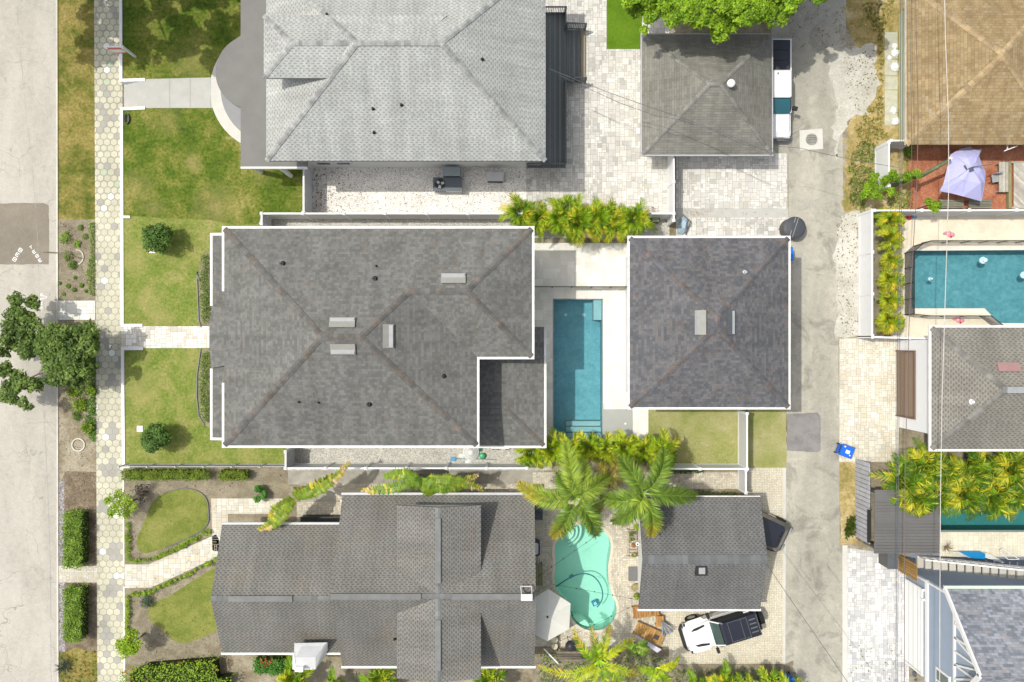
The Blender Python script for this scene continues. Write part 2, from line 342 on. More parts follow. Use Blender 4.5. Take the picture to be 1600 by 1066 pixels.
m_roofM = M_shingle('shingle_main_grey', (.142, .143, .134), (.198, .196, .181), (.185, .155, .12), .145, .235, acc=.06, line=.9, thr=(.25, .75))
m_roofG = M_shingle('shingle_garage_bluegrey', (.108, .112, .122), (.165, .161, .161), (.175, .13, .11), .145, .25, acc=.08, line=.9, thr=(.25, .75))
m_roofU = M_dash('shingle_light_grey', (.275, .285, .272), (.42, .43, .405), .28, .115, .45, .4)
m_roofK = M_shingle('shingle_weathered_grey', (.20, .197, .17), (.25, .245, .212), (.2, .19, .17), .14, .5, thr=(.25, .75), acc=.1, line=.72)
m_roofL = M_dash('shingle_lower_grey', (.115, .113, .108), (.205, .20, .182), .25, .115, .5, .3, (1.1, 1.0, .88))
m_roofS = M_dash('shingle_small_garage', (.10, .102, .105), (.17, .169, .162), .25, .12, .5, .3)
m_roofB = M_shingle('shingle_brown', (.285, .205, .105), (.37, .28, .155), (.42, .36, .25), .17, .30, thr=(.2, .8), acc=.12, line=.72)
m_roofR = M_dash('shingle_taupe', (.155, .143, .122), (.24, .229, .20), .28, .12, .5, .3)
m_roofN = M_shingle('shingle_slate_blue', (.19, .21, .245), (.37, .385, .425), (.40, .35, .32), .14, .32, thr=(.2, .8), acc=.06, line=.85)
m_capbrown = M_attr('ridge_cap_shingle', .93, .15, .3, 2, 20, .25)
m_membrane = M_plain('porch_membrane', (.20, .195, .185), .8, .2, .14, 1.3)
# ================================================================ GROUND AND PAVING
def P2(pts, z=0): return [W(x, y, z) for x, y in pts]
def rect(x0, y0, x1, y1): return [(x0, y0), (x1, y0), (x1, y1), (x0, y1)]
def rough(pts, amp, step=12, seed=0):
    rs = random.Random(seed); out = []
    n = len(pts)
    for i in range(n):
        a = pts[i]; b = pts[(i + 1) % n]; d = math.hypot(b[0]-a[0], b[1]-a[1]); k = max(1, int(d / step))
        for j in range(k):
            t = j / k; out.append((a[0] + (b[0]-a[0]) * t + rs.uniform(-amp, amp), a[1] + (b[1]-a[1]) * t + rs.uniform(-amp, amp)))
    return out
def smooth_poly(pts, n=2):
    for _ in range(n):
        o = []
        for i in range(len(pts)):
            a = pts[i]; b = pts[(i + 1) % len(pts)]
            o += [(a[0]*.75 + b[0]*.25, a[1]*.75 + b[1]*.25), (a[0]*.25 + b[0]*.75, a[1]*.25 + b[1]*.75)]
        pts = o
    return pts
def sheet(name, pts, mat, lv=1, z=0, holes=(), kind='structure', label=None):
    zz = z + .004 * lv; loops = [P2(pts, z)] + [P2(h, z) for h in holes]
    loops = [[Vector((p.x, p.y, 0)) for p in l] for l in loops]
    flat = [p for l in loops for p in l]; mb = MB(); tris = tessellate_polygon(loops)
    for t in tris:
        q = [flat[i] for i in t]
        ar = (q[1]-q[0]).cross(q[2]-q[0]).z
        if abs(ar) < 1e-7: continue
        if ar < 0: q.reverse()
        mb.face([(p.x, p.y, zz) for p in q])
    o = mb.build(name, mat); tag(o, kind=kind)
    if label: o['label'] = label
    return o
kidney = [(940,826),(951,839),(955,852),(953,867),(950,882),(950,897),(951,912),(957,932),(963,944),(963,959),(957,972),(947,980),(935,985),(917,984.5),(905,979),(895,969),(890,957),(890,943),(882,935),(872,927),(867,914),(866,897),(869,879),(866,862),(869,847),(877,836),(886,827),(900,820),(920,819)]
kidney = smooth_poly(kidney, 1)
poolC = rect(865, 468, 941, 686)
poolR = [(1424,392),(1720,390),(1720,506),(1560,505),(1538,482),(1424,482)]
poolS = rect(1468, 770, 1720, 828)
# ground: one sheet, the yards stand 0.4 m above the street
edgeW = [(199,9000),(195.2,1045),(193.2,735),(191,545),(191,507),(189.6,168.8),(224,168.8),(224,125.5),(188.7,125.5),(187.2,-300),(187,-9000)]
sheet('ground', edgeW + [(9000,-9000),(9000,9000)], m_dirt, 0, 0, [kidney, poolC, poolR, poolS])
mb = MB()
for a, b in zip(edgeW, edgeW[1:]): a, b = W(*a), W(*b); mb.face([(a.x,a.y,0),(b.x,b.y,0),(b.x,b.y,ZS-.05),(a.x,a.y,ZS-.05)])
tag(mb.build('ground_edge', m_concw), kind='structure')
sheet('ground_by_street', [(-9000,-9000),(230,-9000),(230,9000),(-9000,9000)], m_dirt, 0, ZS)
def strip_lawn(): pass
sheet('street', [(-320,-2500),(84,-2500),(88.5,300),(91,1066),(93,3500),(-320,3500)], m_street, 1, ZS)
sheet('street_patch', rough([(-60,319),(68,317),(76,320),(77,370),(76,413),(-60,414)], .5, 8, 3), m_patch, 2, ZS)
mb = MB(); mb.prism([(p.x, p.y) for p in P2([(87,-600),(89.5,-600),(93,1500),(90.5,1500)], ZS)], ZS-.1, ZS+.06); tag(mb.build('kerb_strip', m_kerb), kind='structure')
def gutter_seam():
    mb = MB(); pts = [(25,-40),(28,40),(35,120),(44,200),(50,260),(57,340),(60,410),(63,520),(68,640),(74,760),(78,860),(79,960),(80,1100)]
    for a, b in zip(pts, pts[1:]):
        k = 6
        for i in range(k):
            if rnd() < .2: continue
            t0 = i / k; t1 = t0 + .93 / k; wv = U(.3, .6)
            x0 = a[0]+(b[0]-a[0])*t0 + U(-.5,.5); y0 = a[1]+(b[1]-a[1])*t0; x1 = a[0]+(b[0]-a[0])*t1 + U(-.5,.5); y1 = a[1]+(b[1]-a[1])*t1
            q = P2([(x0, y0), (x1, y1), (x1+wv, y1), (x0+wv, y0)], ZS); mb.face([(p.x, p.y, ZS+.013) for p in q])
    tag(mb.build('street_seam', m_mgrey), kind='structure')
gutter_seam()
def paint_marks():     # utility paint strokes on the road
    mb = MB()
    def st(x0, y0, x1, y1, w_=1.3):
        d = math.hypot(x1-x0, y1-y0); nx, ny = -(y1-y0)/d*w_/2, (x1-x0)/d*w_/2
        q = P2([(x0+nx,y0+ny),(x1+nx,y1+ny),(x1-nx,y1-ny),(x0-nx,y0-ny)], ZS); mb.face([(p.x, p.y, ZS+.016) for p in q][::-1])
    def glyph(cx, cy, ang, strokes, s):
        ca, sa = math.cos(ang), math.sin(ang)
        for a, b, c, d in strokes: st(cx + (a*ca - b*sa)*s, cy + (a*sa + b*ca)*s, cx + (c*ca - d*sa)*s, cy + (c*sa + d*ca)*s, 1.1)
    B8 = [(-1,-1,1,-1),(1,-1,1,1),(1,1,-1,1),(-1,1,-1,-1),(-1,0,1,0)]; T = [(-1,-1,1,-1),(0,-1,0,1)]; I1 = [(0,-1,0,1),(-.7,1,.7,1)]; E = [(1,-1,-1,-1),(-1,-1,-1,1),(-1,1,1,1),(-1,0,.6,0)]; Nn = [(-1,1,-1,-1),(-1,-1,1,1),(1,1,1,-1)]
    a = R(-58)
    for i, g in enumerate((B8, E, B8)): glyph(32 - i*4.4, 391 + i*7.2, R(32), g, 2.6)
    for i, g in enumerate((T, E, B8, E)): glyph(49 + i*4.6, 387 + i*6.6, R(-32), g, 2.2)
    glyph(71.5, 464.5, R(90), [(-1,1,1,1),(1,1,0,-1.1),(0,-1.1,-1,1)], 2.6)
    for i, g in enumerate((B8, E, Nn, B8)): glyph(65.5, 461 + i*6.6, R(90), g, 1.8)
    o = mb.build('painted_utility_marks', m_white); tag(o, kind='structure')
paint_marks()
# verge between street and pavement
sheet('verge_grass', rough([(90,-300),(147,-300),(149,200),(149,343),(90,343)], .5, 10, 1), m_verge, 1, ZS)
sheet('verge_bed', rough(rect(90.5,343,150,470), .4, 9, 2), m_soil, 2, ZS)
sheet('verge_bed', rough(rect(90.5,500,151,742), .4, 9, 4), m_dirt, 2, ZS)
sheet('mulch_strip', rough([(104,735),(152,738),(153,884),(92,884),(92,760)], .7, 9, 5), m_mulch, 3, ZS)
sheet('mulch_strip', rough(rect(92,910,153,1040), .6, 9, 6), m_mulch, 2, ZS)
sheet('grey_gravel_strip', rough(rect(92,752,101,884), .6, 8, 7), m_lav, 4, ZS)
sheet('grey_gravel_strip', rough(rect(92.5,910,102,1018), .6, 8, 8), m_lav, 4, ZS)
sheet('verge_grass', rough([(94,1022),(118,1012),(153,1020),(154,1400),(94,1400)], .8, 9, 9), m_verge, 4, ZS)
# hex paved pavement
def clip(poly, cp):      # Sutherland-Hodgman, cp convex (any winding)
    n = len(cp); ar = sum(cp[i][0]*cp[(i+1)%n][1]-cp[(i+1)%n][0]*cp[i][1] for i in range(n)); cp = cp if ar > 0 else cp[::-1]
    for i in range(n):
        a = cp[i]; b = cp[(i+1) % n]; o = []
        if not poly: return []
        def ins(p): return (b[0]-a[0])*(p[1]-a[1]) - (b[1]-a[1])*(p[0]-a[0])
        for j in range(len(poly)):
            p = poly[j]; q = poly[(j+1) % len(poly)]; sp, sq = ins(p), ins(q)
            if sp >= 0: o.append(p)
            if (sp >= 0) != (sq >= 0):
                t = sp / (sp - sq); o.append((p[0]+(q[0]-p[0])*t, p[1]+(q[1]-p[1])*t))
        poly = o
    return poly
def hexwalk():
    s = (H-ZS)/F; pitch = 10.7; rowh = 9.4; rr = 5.85; mb = MB()
    reg = [(147.5,-40),(186,-40),(187.5,300),(189,540),(191,730),(193,1110),(153,1110),(151,640),(149,300)]
    reg = [(147.5,-40),(191,-40),(198,1110),(153,1110)]
    j = 0; y = -50
    cream = (.59,.57,.44); cream2 = (.56,.54,.415); grey = (.39,.38,.34); wh = (.82,.81,.76); gr = (.46,.53,.38)
    blob = random.Random(5); centers = [(blob.uniform(158,182), 590+68*i_+blob.uniform(-14,14)) for i_ in range(7)]
    while y < 1120:
        x = 140 + (pitch/2 if j % 2 else 0) + .006 * y
        while x < 205:
            old = y < 330; u = rnd()
            if old: c = grey if u < .09 else wh if u < .05+.09 else (gr if u < .15 else cream)
            else:
                c = grey if u < .11 else wh if u > .975 else cream
                if y > 560 and any(abs(x-a)+abs(y-b) < 14 for a, b in centers): c = grey
            if c is cream and rnd() < .45: c = cream2
            k = U(.93, 1.05); c = tuple(v*k for v in c)
            r2 = rr - (U(.35, .8) if old else .22); jx, jy = (U(-.4,.4), U(-.4,.4)) if old else (0, 0)
            hx = [(x+jx + r2*math.cos(R(30+60*i)), y+jy + r2*math.sin(R(30+60*i))) for i in range(6)]
            hx = clip(hx, reg)
            if len(hx) > 2: mb.face([(p.x, p.y, ZS+.05) for p in P2(hx, ZS)][::-1], c)
            x += pitch
        y += rowh; j += 1
    q = P2(reg, ZS); mb.face([(p.x, p.y, ZS+.042) for p in q][::-1], (.36,.345,.28))
    for e in ((0,3),(2,1)):
        a, b = q[e[0]], q[e[1]]; mb.face([(a.x,a.y,ZS-.05),(b.x,b.y,ZS-.05),(b.x,b.y,ZS+.05),(a.x,a.y,ZS+.05)], (.5,.48,.4))
    for f in range(len(mb.f)): pass
    tag(mb.build('pavement', m_hex), kind='structure')
hexwalk()
def fix_up(pts):
    n = len(pts); ar = sum(pts[i][0]*pts[(i+1)%n][1]-pts[(i+1)%n][0]*pts[i][1] for i in range(n)); return pts if ar > 0 else pts[::-1]
def pave(name, polys, mod, blocks, pal, z=0, lv=3, holes=(), joint=(.36,.34,.29), mat=None, gap=.009, rot=0, seed=1, avoid=None, base=None):
    rs = random.Random(seed); mb = MB(); zz = z + .004*lv
    ca, sa = math.cos(rot), math.sin(rot)
    for poly in polys:
        pm = [(p.x, p.y) for p in P2(poly, z)]; pr = [(x*ca + y*sa, -x*sa + y*ca) for x, y in pm]
        x0 = min(p[0] for p in pr); x1 = max(p[0] for p in pr); y0 = min(p[1] for p in pr); y1 = max(p[1] for p in pr)
        i0, i1, j0, j1 = int(x0//mod)-1, int(x1//mod)+2, int(y0//mod)-1, int(y1//mod)+2
        occ = set()
        for j in range(j0, j1):
            for i in range(i0, i1):
                if (i, j) in occ: continue
                ops = blocks[:]; rs.shuffle(ops); ops.append((1, 1))
                for bw, bh in ops:
                    if all((i+a, j+b) not in occ for a in range(bw) for b in range(bh)): break
                for a in range(bw):
                    for b in range(bh): occ.add((i+a, j+b))
                q = [(i*mod+gap, j*mod+gap), ((i+bw)*mod-gap, j*mod+gap), ((i+bw)*mod-gap, (j+bh)*mod-gap), (i*mod+gap, (j+bh)*mod-gap)]
                q = clip(q, pr)
                if len(q) < 3: continue
                q = [(x*ca - y*sa, x*sa + y*ca) for x, y in q]
                if avoid and any(inside(p, avoid) for p in q): continue
                c = rs.choice(pal); k = rs.uniform(.93, 1.05); c = tuple(v*k for v in c)
                mb.face([(x, y, zz) for x, y in fix_up(q)], c)
        if base is None: mb.face([(x, y, zz-.003) for x, y in fix_up(pm)], joint)
    if base:
        loops = [[Vector((p.x, p.y, 0)) for p in P2(l, z)] for l in base]; flat = [p for l in loops for p in l]
        for t in tessellate_polygon(loops): mb.face([(flat[i].x, flat[i].y, zz-.003) for i in (t if (flat[t[1]]-flat[t[0]]).cross(flat[t[2]]-flat[t[0]]).z > 0 else t[::-1])], joint)
    o = mb.build(name, mat or m_paver); tag(o, kind='structure'); return o
def inside(p, poly):
    x, y = p; c = False; n = len(poly)
    for i in range(n):
        x0, y0 = poly[i]; x1, y1 = poly[(i+1) % n]
        if (y0 > y) != (y1 > y) and x < (x1-x0)*(y-y0)/(y1-y0)+x0: c = not c
    return c
big = [(2,2),(3,2),(2,3),(2,1),(1,2),(3,3),(2,2)]; small = [(2,1),(1,2),(2,1)]; med = [(2,2),(2,1),(3,2),(2,3)]
palG = [(.64,.62,.57)]*4 + [(.70,.685,.63)]*4 + [(.50,.49,.455),(.55,.53,.48),(.77,.75,.70),(.59,.58,.55)]
palC = [(.60,.55,.43),(.62,.57,.45),(.55,.50,.38),(.66,.62,.53),(.54,.52,.46),(.62,.585,.50)]
palT = [(.78,.76,.69),(.80,.78,.72),(.74,.72,.64),(.82,.81,.76),(.76,.74,.66)]
palP = [(.62,.56,.43),(.66,.60,.47),(.56,.50,.38),(.50,.46,.38),(.70,.65,.53),(.60,.55,.45)]
palL = [(.60,.60,.59),(.68,.68,.67),(.54,.54,.54),(.74,.74,.73),(.50,.50,.51),(.64,.635,.62)]
# verge crossings
pave('paver_crossing', [rect(91,470,149,500)], .2, big, palT, ZS, 9, seed=3)
pave('paver_crossing', [rect(92,884,152,910)], .1, small, palC, ZS, 9, seed=4)
# front lawns and beds
sheet('lawn', [(188.5,-400),(480,-400),(480,262),(476,335),(411,335),(402,352),(360,357),(330,345),(250,341),(191,338),(190,169.5),(225,169.5),(225,125),(189,125)], m_lawnA, 1)
sheet('lawn', [(191,336),(250,341),(330,344),(370,352),(470,345),(470,510),(191,510)], m_lawnB, 2)
sheet('lawn', rect(192,543,450,727), m_lawnB, 2)
sheet('garden_bed', smooth_poly([(326,392),(314,402),(309,430),(311,500),(316,511),(345,511),(345,390)], 2), m_soil, 3)
sheet('garden_bed', smooth_poly([(330,545),(313,546),(308,600),(310,650),(322,668),(345,668),(345,545)], 2), m_soil, 3)
palF = palT + [(.66,.60,.50),(.62,.56,.47),(.70,.66,.58),(.80,.77,.70)]
pave('front_walk', [rect(189,510,345,544)], .13, big, palF, 0, 4, seed=6)
# upper house walk
mb = MB()
def arc_pts(cx, cy, r, a0, a1, n=28): return [(cx + r*math.cos(R(a0+(a1-a0)*i/n)), cy + r*math.sin(R(a0+(a1-a0)*i/n))) for i in range(n+1)]
sheet('concrete_walk', [(222,124),(340,121),(340,169),(222,169)], m_conc, 4)
sheet('round_walk', arc_pts(425,140,97,0,360,72), m_concw, 5)
mb = MB()
for xx in (265, 297, 329):
    q = P2([(xx,122),(xx+.5,122),(xx+.5,169),(xx,169)]); mb.face([(p.x,p.y,.028) for p in q][::-1])
tag(mb.build('walk_joint', m_mgrey), kind='structure')
# steps down to the pavement
mb = MB()
for i in range(4):
    x0 = 190 + i*8.2; q = P2([(x0,126),(224,126),(224,168),(x0,168)], 0); mb.prism([(p.x,p.y) for p in q], ZS-.05, ZS + .1*(i+1) + .004*i)
tag(mb.build('entry_steps', m_conc), kind='structure')
# side yards
sheet('white_gravel', rect(484,255,858,338), m_gravW, 2)
sheet('gravel_run', rect(418,336,1046,372), m_gravP, 3)
pave('terrace', [rect(822,-120,1046,336)], .13, big, palG, 0, 4, seed=9)
sheet('turf_patch', rect(948,-200,1003,77), m_turf, 6)
pave('driveway', [rect(1056,240,1230,326)], .13, big, palG, 0, 4, seed=10)
sheet('stained_concrete_band', rect(1056,326,1232,340), m_conc, 3)
pave('driveway', [rect(1056,340,1233,380)], .13, big, palG, 0, 4, seed=11)
sheet('gravel_run', rect(448,690,862,735), m_gravP, 3)
# pool terrace
pave('pool_terrace', [rect(820,380,865,690), rect(941,380,1013,690), rect(865,380,941,468), rect(865,686,941,690)], .2, big, palT, 0, 4, joint=(.66,.64,.57), mat=m_trav, gap=.004, seed=12)
sheet('backyard_lawn', rough(rect(1013,636,1168,728), .5, 10, 2), m_lawnD, 2)
sheet('backyard_lawn', rough(rect(1166,636,1229,731), .7, 8, 6), m_lawnD, 2)
# alley
sheet('alley', [(1231,-400),(1320,-400),(1322,60),(1326,150),(1316,190),(1318,330),(1313,360),(1316,385),(1310,420),(1313,460),(1309,495),(1310,528),(1311,700),(1312,850),(1322,860),(1324,1066),(1324,1500),(1226,1500),(1228,730),(1229,640),(1233,600),(1233,330),(1231,240),(1205,240),(1205,-400)], m_alley, 1)
sheet('alley_patch', rough([(1229,647),(1278,645),(1282,650),(1282,703),(1278,707),(1229,704)], .5, 8, 4), m_patch2 := M_ground('dark_patch', [(.17,.16,.155),(.21,.20,.195),(.25,.24,.23),(.29,.28,.26)], .9, 8, fa=.12), 2)
sheet('alley_patch', [(1233,324),(1300,304),(1306,311),(1240,334)], m_mp := M_ground('alley_repair', [(.33,.32,.28),(.36,.35,.30),(.40,.385,.335),(.42,.41,.36)], .9, 8, fa=.12), 2)
sheet('alley_verge', rough([(1306,-200),(1420,-200),(1420,330),(1340,334),(1316,330),(1322,240),(1326,160),(1340,80),(1322,30)], 4.5, 9, 3), m_dryG, 3)
sheet('shell_patch', rough([(1296,96),(1318,80),(1350,70),(1372,72),(1368,110),(1374,130),(1362,160),(1352,182),(1332,178),(1318,206),(1306,250),(1302,200),(1308,150),(1298,120)], 4, 6, 7), m_sand, 4)
sheet('white_gravel', rough([(1316,335),(1342,330),(1342,526),(1306,526),(1309,440),(1303,400),(1310,365)], 3.5, 8, 8), m_sand, 4)
sheet('dirt_strip', rough([(1311,708),(1336,714),(1338,850),(1314,852)], 1, 8, 5), m_dryG, 4)
sheet('dirt_strip', rough([(1228,1036),(1238,1030),(1244,1066),(1250,1100),(1226,1100)], 2, 6, 5), m_soil, 4)
pave('side_driveway', [rect(1311,529,1404,722)], .12, big, [(.70,.65,.53),(.74,.69,.58),(.66,.60,.47),(.76,.73,.64),(.62,.58,.48),(.72,.69,.60)], 0, 5, seed=14)
pave('side_driveway', [[(1324,856),(1368,862),(1420,880),(1420,1300),(1324,1300)]], .12, big, palL, 0, 5, seed=15)
sheet('kerb_band', rect(1316,852,1324,1300), m_concw, 6)
# neighbour at bottom: beds, path, patio
sheet('garden_soil', [(194,729),(470,729),(470,830),(345,830),(345,1300),(197,1300)], m_soil, 1)
lawn1 = smooth_poly([(236,786),(258,768),(285,762),(310,766),(324,778),(327,800),(326,822),(300,838),(262,855),(228,866),(216,860),(212,846),(228,810)], 2)
sheet('curved_lawn', lawn1, m_lawnC, 3)
lawn2 = smooth_poly([(232,950),(246,938),(262,934),(300,908),(350,878),(360,900),(360,975),(330,990),(300,1003),(284,1006),(268,1000),(256,985),(240,975),(230,965)], 2)
sheet('curved_lawn', lawn2, m_lawnC, 3)
pathp = [[(195,882),(232,882),(238,918),(195,919)], [(232,882),(338,835),(354,864),(238,917.5)], [(330,779),(356,779),(356,864),(332,860)], [(356,779),(450,779),(450,803),(356,803)]]
pave('garden_path', pathp, .14, med, palC, 0, 4, seed=16, mat=m_trav)
def edging(name, pts):
    mb = MB(); q = [W(x, y) for x, y in pts]
    for a, b in zip(q, q[1:]): mb.bar(a + Vector((0,0,.03)), b + Vector((0,0,.03)), .045, .1)
    tag(mb.build(name, m_dgrey), kind='structure')
edging('lawn_edging', lawn1[24:50] if False else [p for p in lawn1 if p[0] > 252 and not (p[1] < 766 and p[0] < 280)])
edging('bed_edging', arc_pts(330,425,21.5,140,180,6) + [(308.5,440),(311,500),(314,511)])
edging('bed_edging', [(314,545),(308.5,585),(308,620),(311,650),(320,664)])
pave('side_yard_pavers', [rect(525,756,850,782)], .1, small, palP, 0, 3, seed=18)
sheet('side_yard_concrete', rect(450,729,850,757), m_conc2 := M_plain('weathered_concrete', (.36,.34,.29), .9, .15, .35, 2), 2)
sheet('side_yard_concrete', [(470,757),(526,757),(526,800),(470,800)], m_conc2, 2)
pave('side_yard_pavers', [rect(464,784,540,830)], .1, small, palP, 0, 3, seed=19)
kid_m = [(p.x, p.y) for p in P2(kidney)]
cx_ = sum(p[0] for p in kidney)/len(kidney); cy_ = sum(p[1] for p in kidney)/len(kidney)
pave('patio', [rect(832,738,1045,1300)], .1, small, palP, 0, 3, seed=20, avoid=kid_m, base=[rect(832,738,1045,1300), kidney])
sheet('patio_soil', [(832,1010),(1045,1010),(1045,1300),(832,1300)], m_soil, 5)
pave('side_yard_pavers', [rect(1045,738,1166,764)], .1, small, palP, 0, 3, seed=30)
pave('parking_pad', [rect(1045,952,1223,1037), rect(1166,731,1223,952)], .1, small, [(.66,.60,.45),(.70,.64,.50),(.62,.57,.43),(.68,.63,.50)], 0, 3, seed=21)
sheet('parking_pad_kerb', [(1223,731),(1228,731),(1227,1038),(1223,1038)], m_concw, 4)
sheet('garden_soil', [(1045.5,1038),(1226,1038),(1226,1300),(1045.5,1300)], m_soil, 6)
# right-hand yards
sheet('brick_yard', rect(1384,226,1640,330), m_brick, 2)
sheet('pool_deck', [(1360,332),(1760,332),(1760,530),(1360,530)], m_deckR := M_ground('cream_deck', [(.56,.50,.38),(.66,.60,.47),(.72,.66,.53),(.76,.71,.59)], .5, 8, fa=.08, bs=.1), 4, 0, [poolR])
sheet('planting_strip', rough(rect(1361,333,1392,526), 1, 8, 2), m_soil, 5)
pave('pool_deck', [rect(1468,828,1760,870)], .15, big, [(.72,.68,.54),(.76,.72,.58)], 0, 4, seed=22, joint=(.55,.52,.42))
sheet('garden_soil', rect(1336,700,1760,830), m_soil, 1, 0, [poolS])
sheet('side_passage', rect(1420,866,1760,925), m_bluec := M_plain('blue_grey_concrete', (.20,.23,.29), .9, .2, .12, 2), 2)
# concrete pads with debris along the cream wall
for i, (y0, y1) in enumerate(((50,92),(93,118),(119,140),(141,196))):
    o = sheet('concrete_pad', [(1382.5,y0),(1402,y0+1),(1402,y1),(1382,y1)], M_conc4 if i else (M_conc4 := M_plain('mossy_concrete', (.50,.50,.40), .9, .15, .25, 3)), 5)
# manhole
mb = MB(); q = P2([(1249,204),(1285,201),(1286,233),(1250,235)]); mb.prism([(p.x,p.y) for p in q], -.05, .02); o = mb.build('manhole_pad', m_concw); tag(o, kind='structure')
t = thing('manhole_cover', 'round iron manhole cover in a pale concrete square on the alley', 'manhole cover', W(1268,218,.02))
mb = local(); mb.lathe(0, 0, [(.34,0),(.34,.02),(.30,.03),(0,.03)], 28); mb.build('cover', m_mg2 := M_plain('worn_iron', (.30,.29,.25), .7, .3, .3, 20), t)
mb = local()
for i in range(-2, 3): mb.box(-.26, .26, i*.1-.015, i*.1+.015, .03, .04)
mb.build('ridge', m_dgrey, t)
# ================================================================ POOLS
def pool(name, label, outline, depth, mat_in, mat_w, cop_mat, cop=.0, copw=.3, wl=-.1, steps=()):
    c = P2(outline); cen = sum(c, Vector((0,0,0))) / len(c); t = thing(name, label, 'pool', (cen.x, cen.y, 0))
    pts = [(p.x, p.y) for p in c]
    n = len(pts); ar = sum(pts[i][0]*pts[(i+1)%n][1]-pts[(i+1)%n][0]*pts[i][1] for i in range(n))
    if ar < 0: pts = pts[::-1]
    mb = MB(); loops = [[Vector((x, y, 0)) for x, y in pts]]
    for tr in tessellate_polygon(loops):
        q = [loops[0][i] for i in tr]
        if (q[1]-q[0]).cross(q[2]-q[0]).z < 0: q.reverse()
        mb.face([(p.x, p.y, -depth) for p in q])
    for i in range(n):
        a, b = pts[i], pts[(i+1) % n]; mb.face([(a[0],a[1],.0),(b[0],b[1],.0),(b[0],b[1],-depth),(a[0],a[1],-depth)])
    mb.build('basin', mat_in, t)
    mb = MB()
    for tr in tessellate_polygon(loops):
        q = [loops[0][i] for i in tr]
        if (q[1]-q[0]).cross(q[2]-q[0]).z < 0: q.reverse()
        mb.face([(p.x, p.y, wl) for p in q])
    mb.build('water', mat_w, t)
    if copw:
        mb = MB()
        nn = []
        for i in range(n):
            a = Vector(pts[i-1]); b = Vector(pts[i]); d = Vector(pts[(i+1) % n])
            e1 = (b-a).normalized(); e2 = (d-b).normalized(); n1 = Vector((e1.y, -e1.x)); n2 = Vector((e2.y, -e2.x)); m_ = (n1+n2)
            m_ = m_.normalized() / max(.5, m_.normalized().dot(n1)); nn.append(m_)
        for i in range(n):
            j = (i+1) % n; a, b = Vector(pts[i]), Vector(pts[j]); ao, bo = a + nn[i]*copw, b + nn[j]*copw
            mb.face([(a.x,a.y,.03),(ao.x,ao.y,.03),(bo.x,bo.y,.03),(b.x,b.y,.03)], cop)
            mb.face([(ao.x,ao.y,0),(bo.x,bo.y,0),(bo.x,bo.y,.03),(ao.x,ao.y,.03)], cop)
            mb.face([(b.x,b.y,-.12),(a.x,a.y,-.12),(a.x,a.y,.03),(b.x,b.y,.03)], cop)
        mb.build('coping', cop_mat, t)
    for i, (poly, z) in enumerate(steps):
        mb = MB(); mb.prism([(p.x,p.y) for p in P2(poly)], -depth+.002, z); mb.build('step', mat_in, t)
    return t
m_basC = M_ground('pool_plaster_blue', [(.20,.385,.43),(.235,.43,.475),(.27,.48,.52),(.33,.53,.565)], 1.5, 5, .6, fa=.12, bs=.05)  # mottled tones in the plaster imitate rippling light on the floor
m_basK = M_plain('pool_plaster_aqua', (.55,.73,.66), .8, .2, .08, 1.2)
m_basR = M_ground('pool_plaster_teal', [(.20,.34,.37),(.24,.385,.41),(.28,.43,.455),(.35,.49,.51)], 2, 4, .9, fa=.16, bs=.05)  # mottling painted in place of caustic light, as in the blue basin
m_watC = M_water('pool_water_blue', (.66,.85,.885), 5, .14, .12); m_watK = M_water('pool_water_aqua', (.72,.96,.90), 3, .06, .04); m_watR = M_water('pool_water_teal', (.58,.82,.86), 6, .3, .12)
pc = pool('swimming_pool', 'long rectangular blue swimming pool with steps between the main house and the garage', poolC, 1.25, m_basC, m_watC, m_trav, (.78,.76,.70), 0)
mb = MB(); q = P2(rect(864.4,467.4,941.6,686.6))
for a, b in zip(q, q[1:]+q[:1]): mb.bar(a+Vector((0,0,.004)), b+Vector((0,0,.004)), .05, .06, (.50,.52,.50))
mb.build('tile_trim', m_mgrey, pc)
for i, (y0, y1, z) in enumerate(((676,685.5,-.3),(667.5,676,-.55),(659,667.5,-.8))):
    mb = MB(); q = P2([(885.5,y0),(940.5,y0),(940.5,y1),(885.5,y1)]); mb.prism([(p.x,p.y) for p in q], -1.24, z)
    mb.build('step', M_stepC if i else (M_stepC := M_plain('pool_step_plaster', (.48,.58,.58), .8, .2, .08, 2)), pc)
    mb = MB(); mb.prism([(p.x,p.y) for p in P2([(885.5,y0),(940.5,y0),(940.5,y0+1.1),(885.5,y0+1.1)])], z, z+.006); mb.build('step_edge', m_dgrey, pc)
mb = MB(); mb.prism([(p.x,p.y) for p in P2(rect(928,468.5,940.5,500))], -1.24, -.2); mb.build('bench', M_stepC, pc)
for (x, y) in ((886,491),(915,491)):
    mb = MB(); p = W(x, y); mb.lathe(p.x, p.y, [(.10,-1.245),(.10,-1.23),(0,-1.22)], 16); mb.build('drain', m_white, pc)
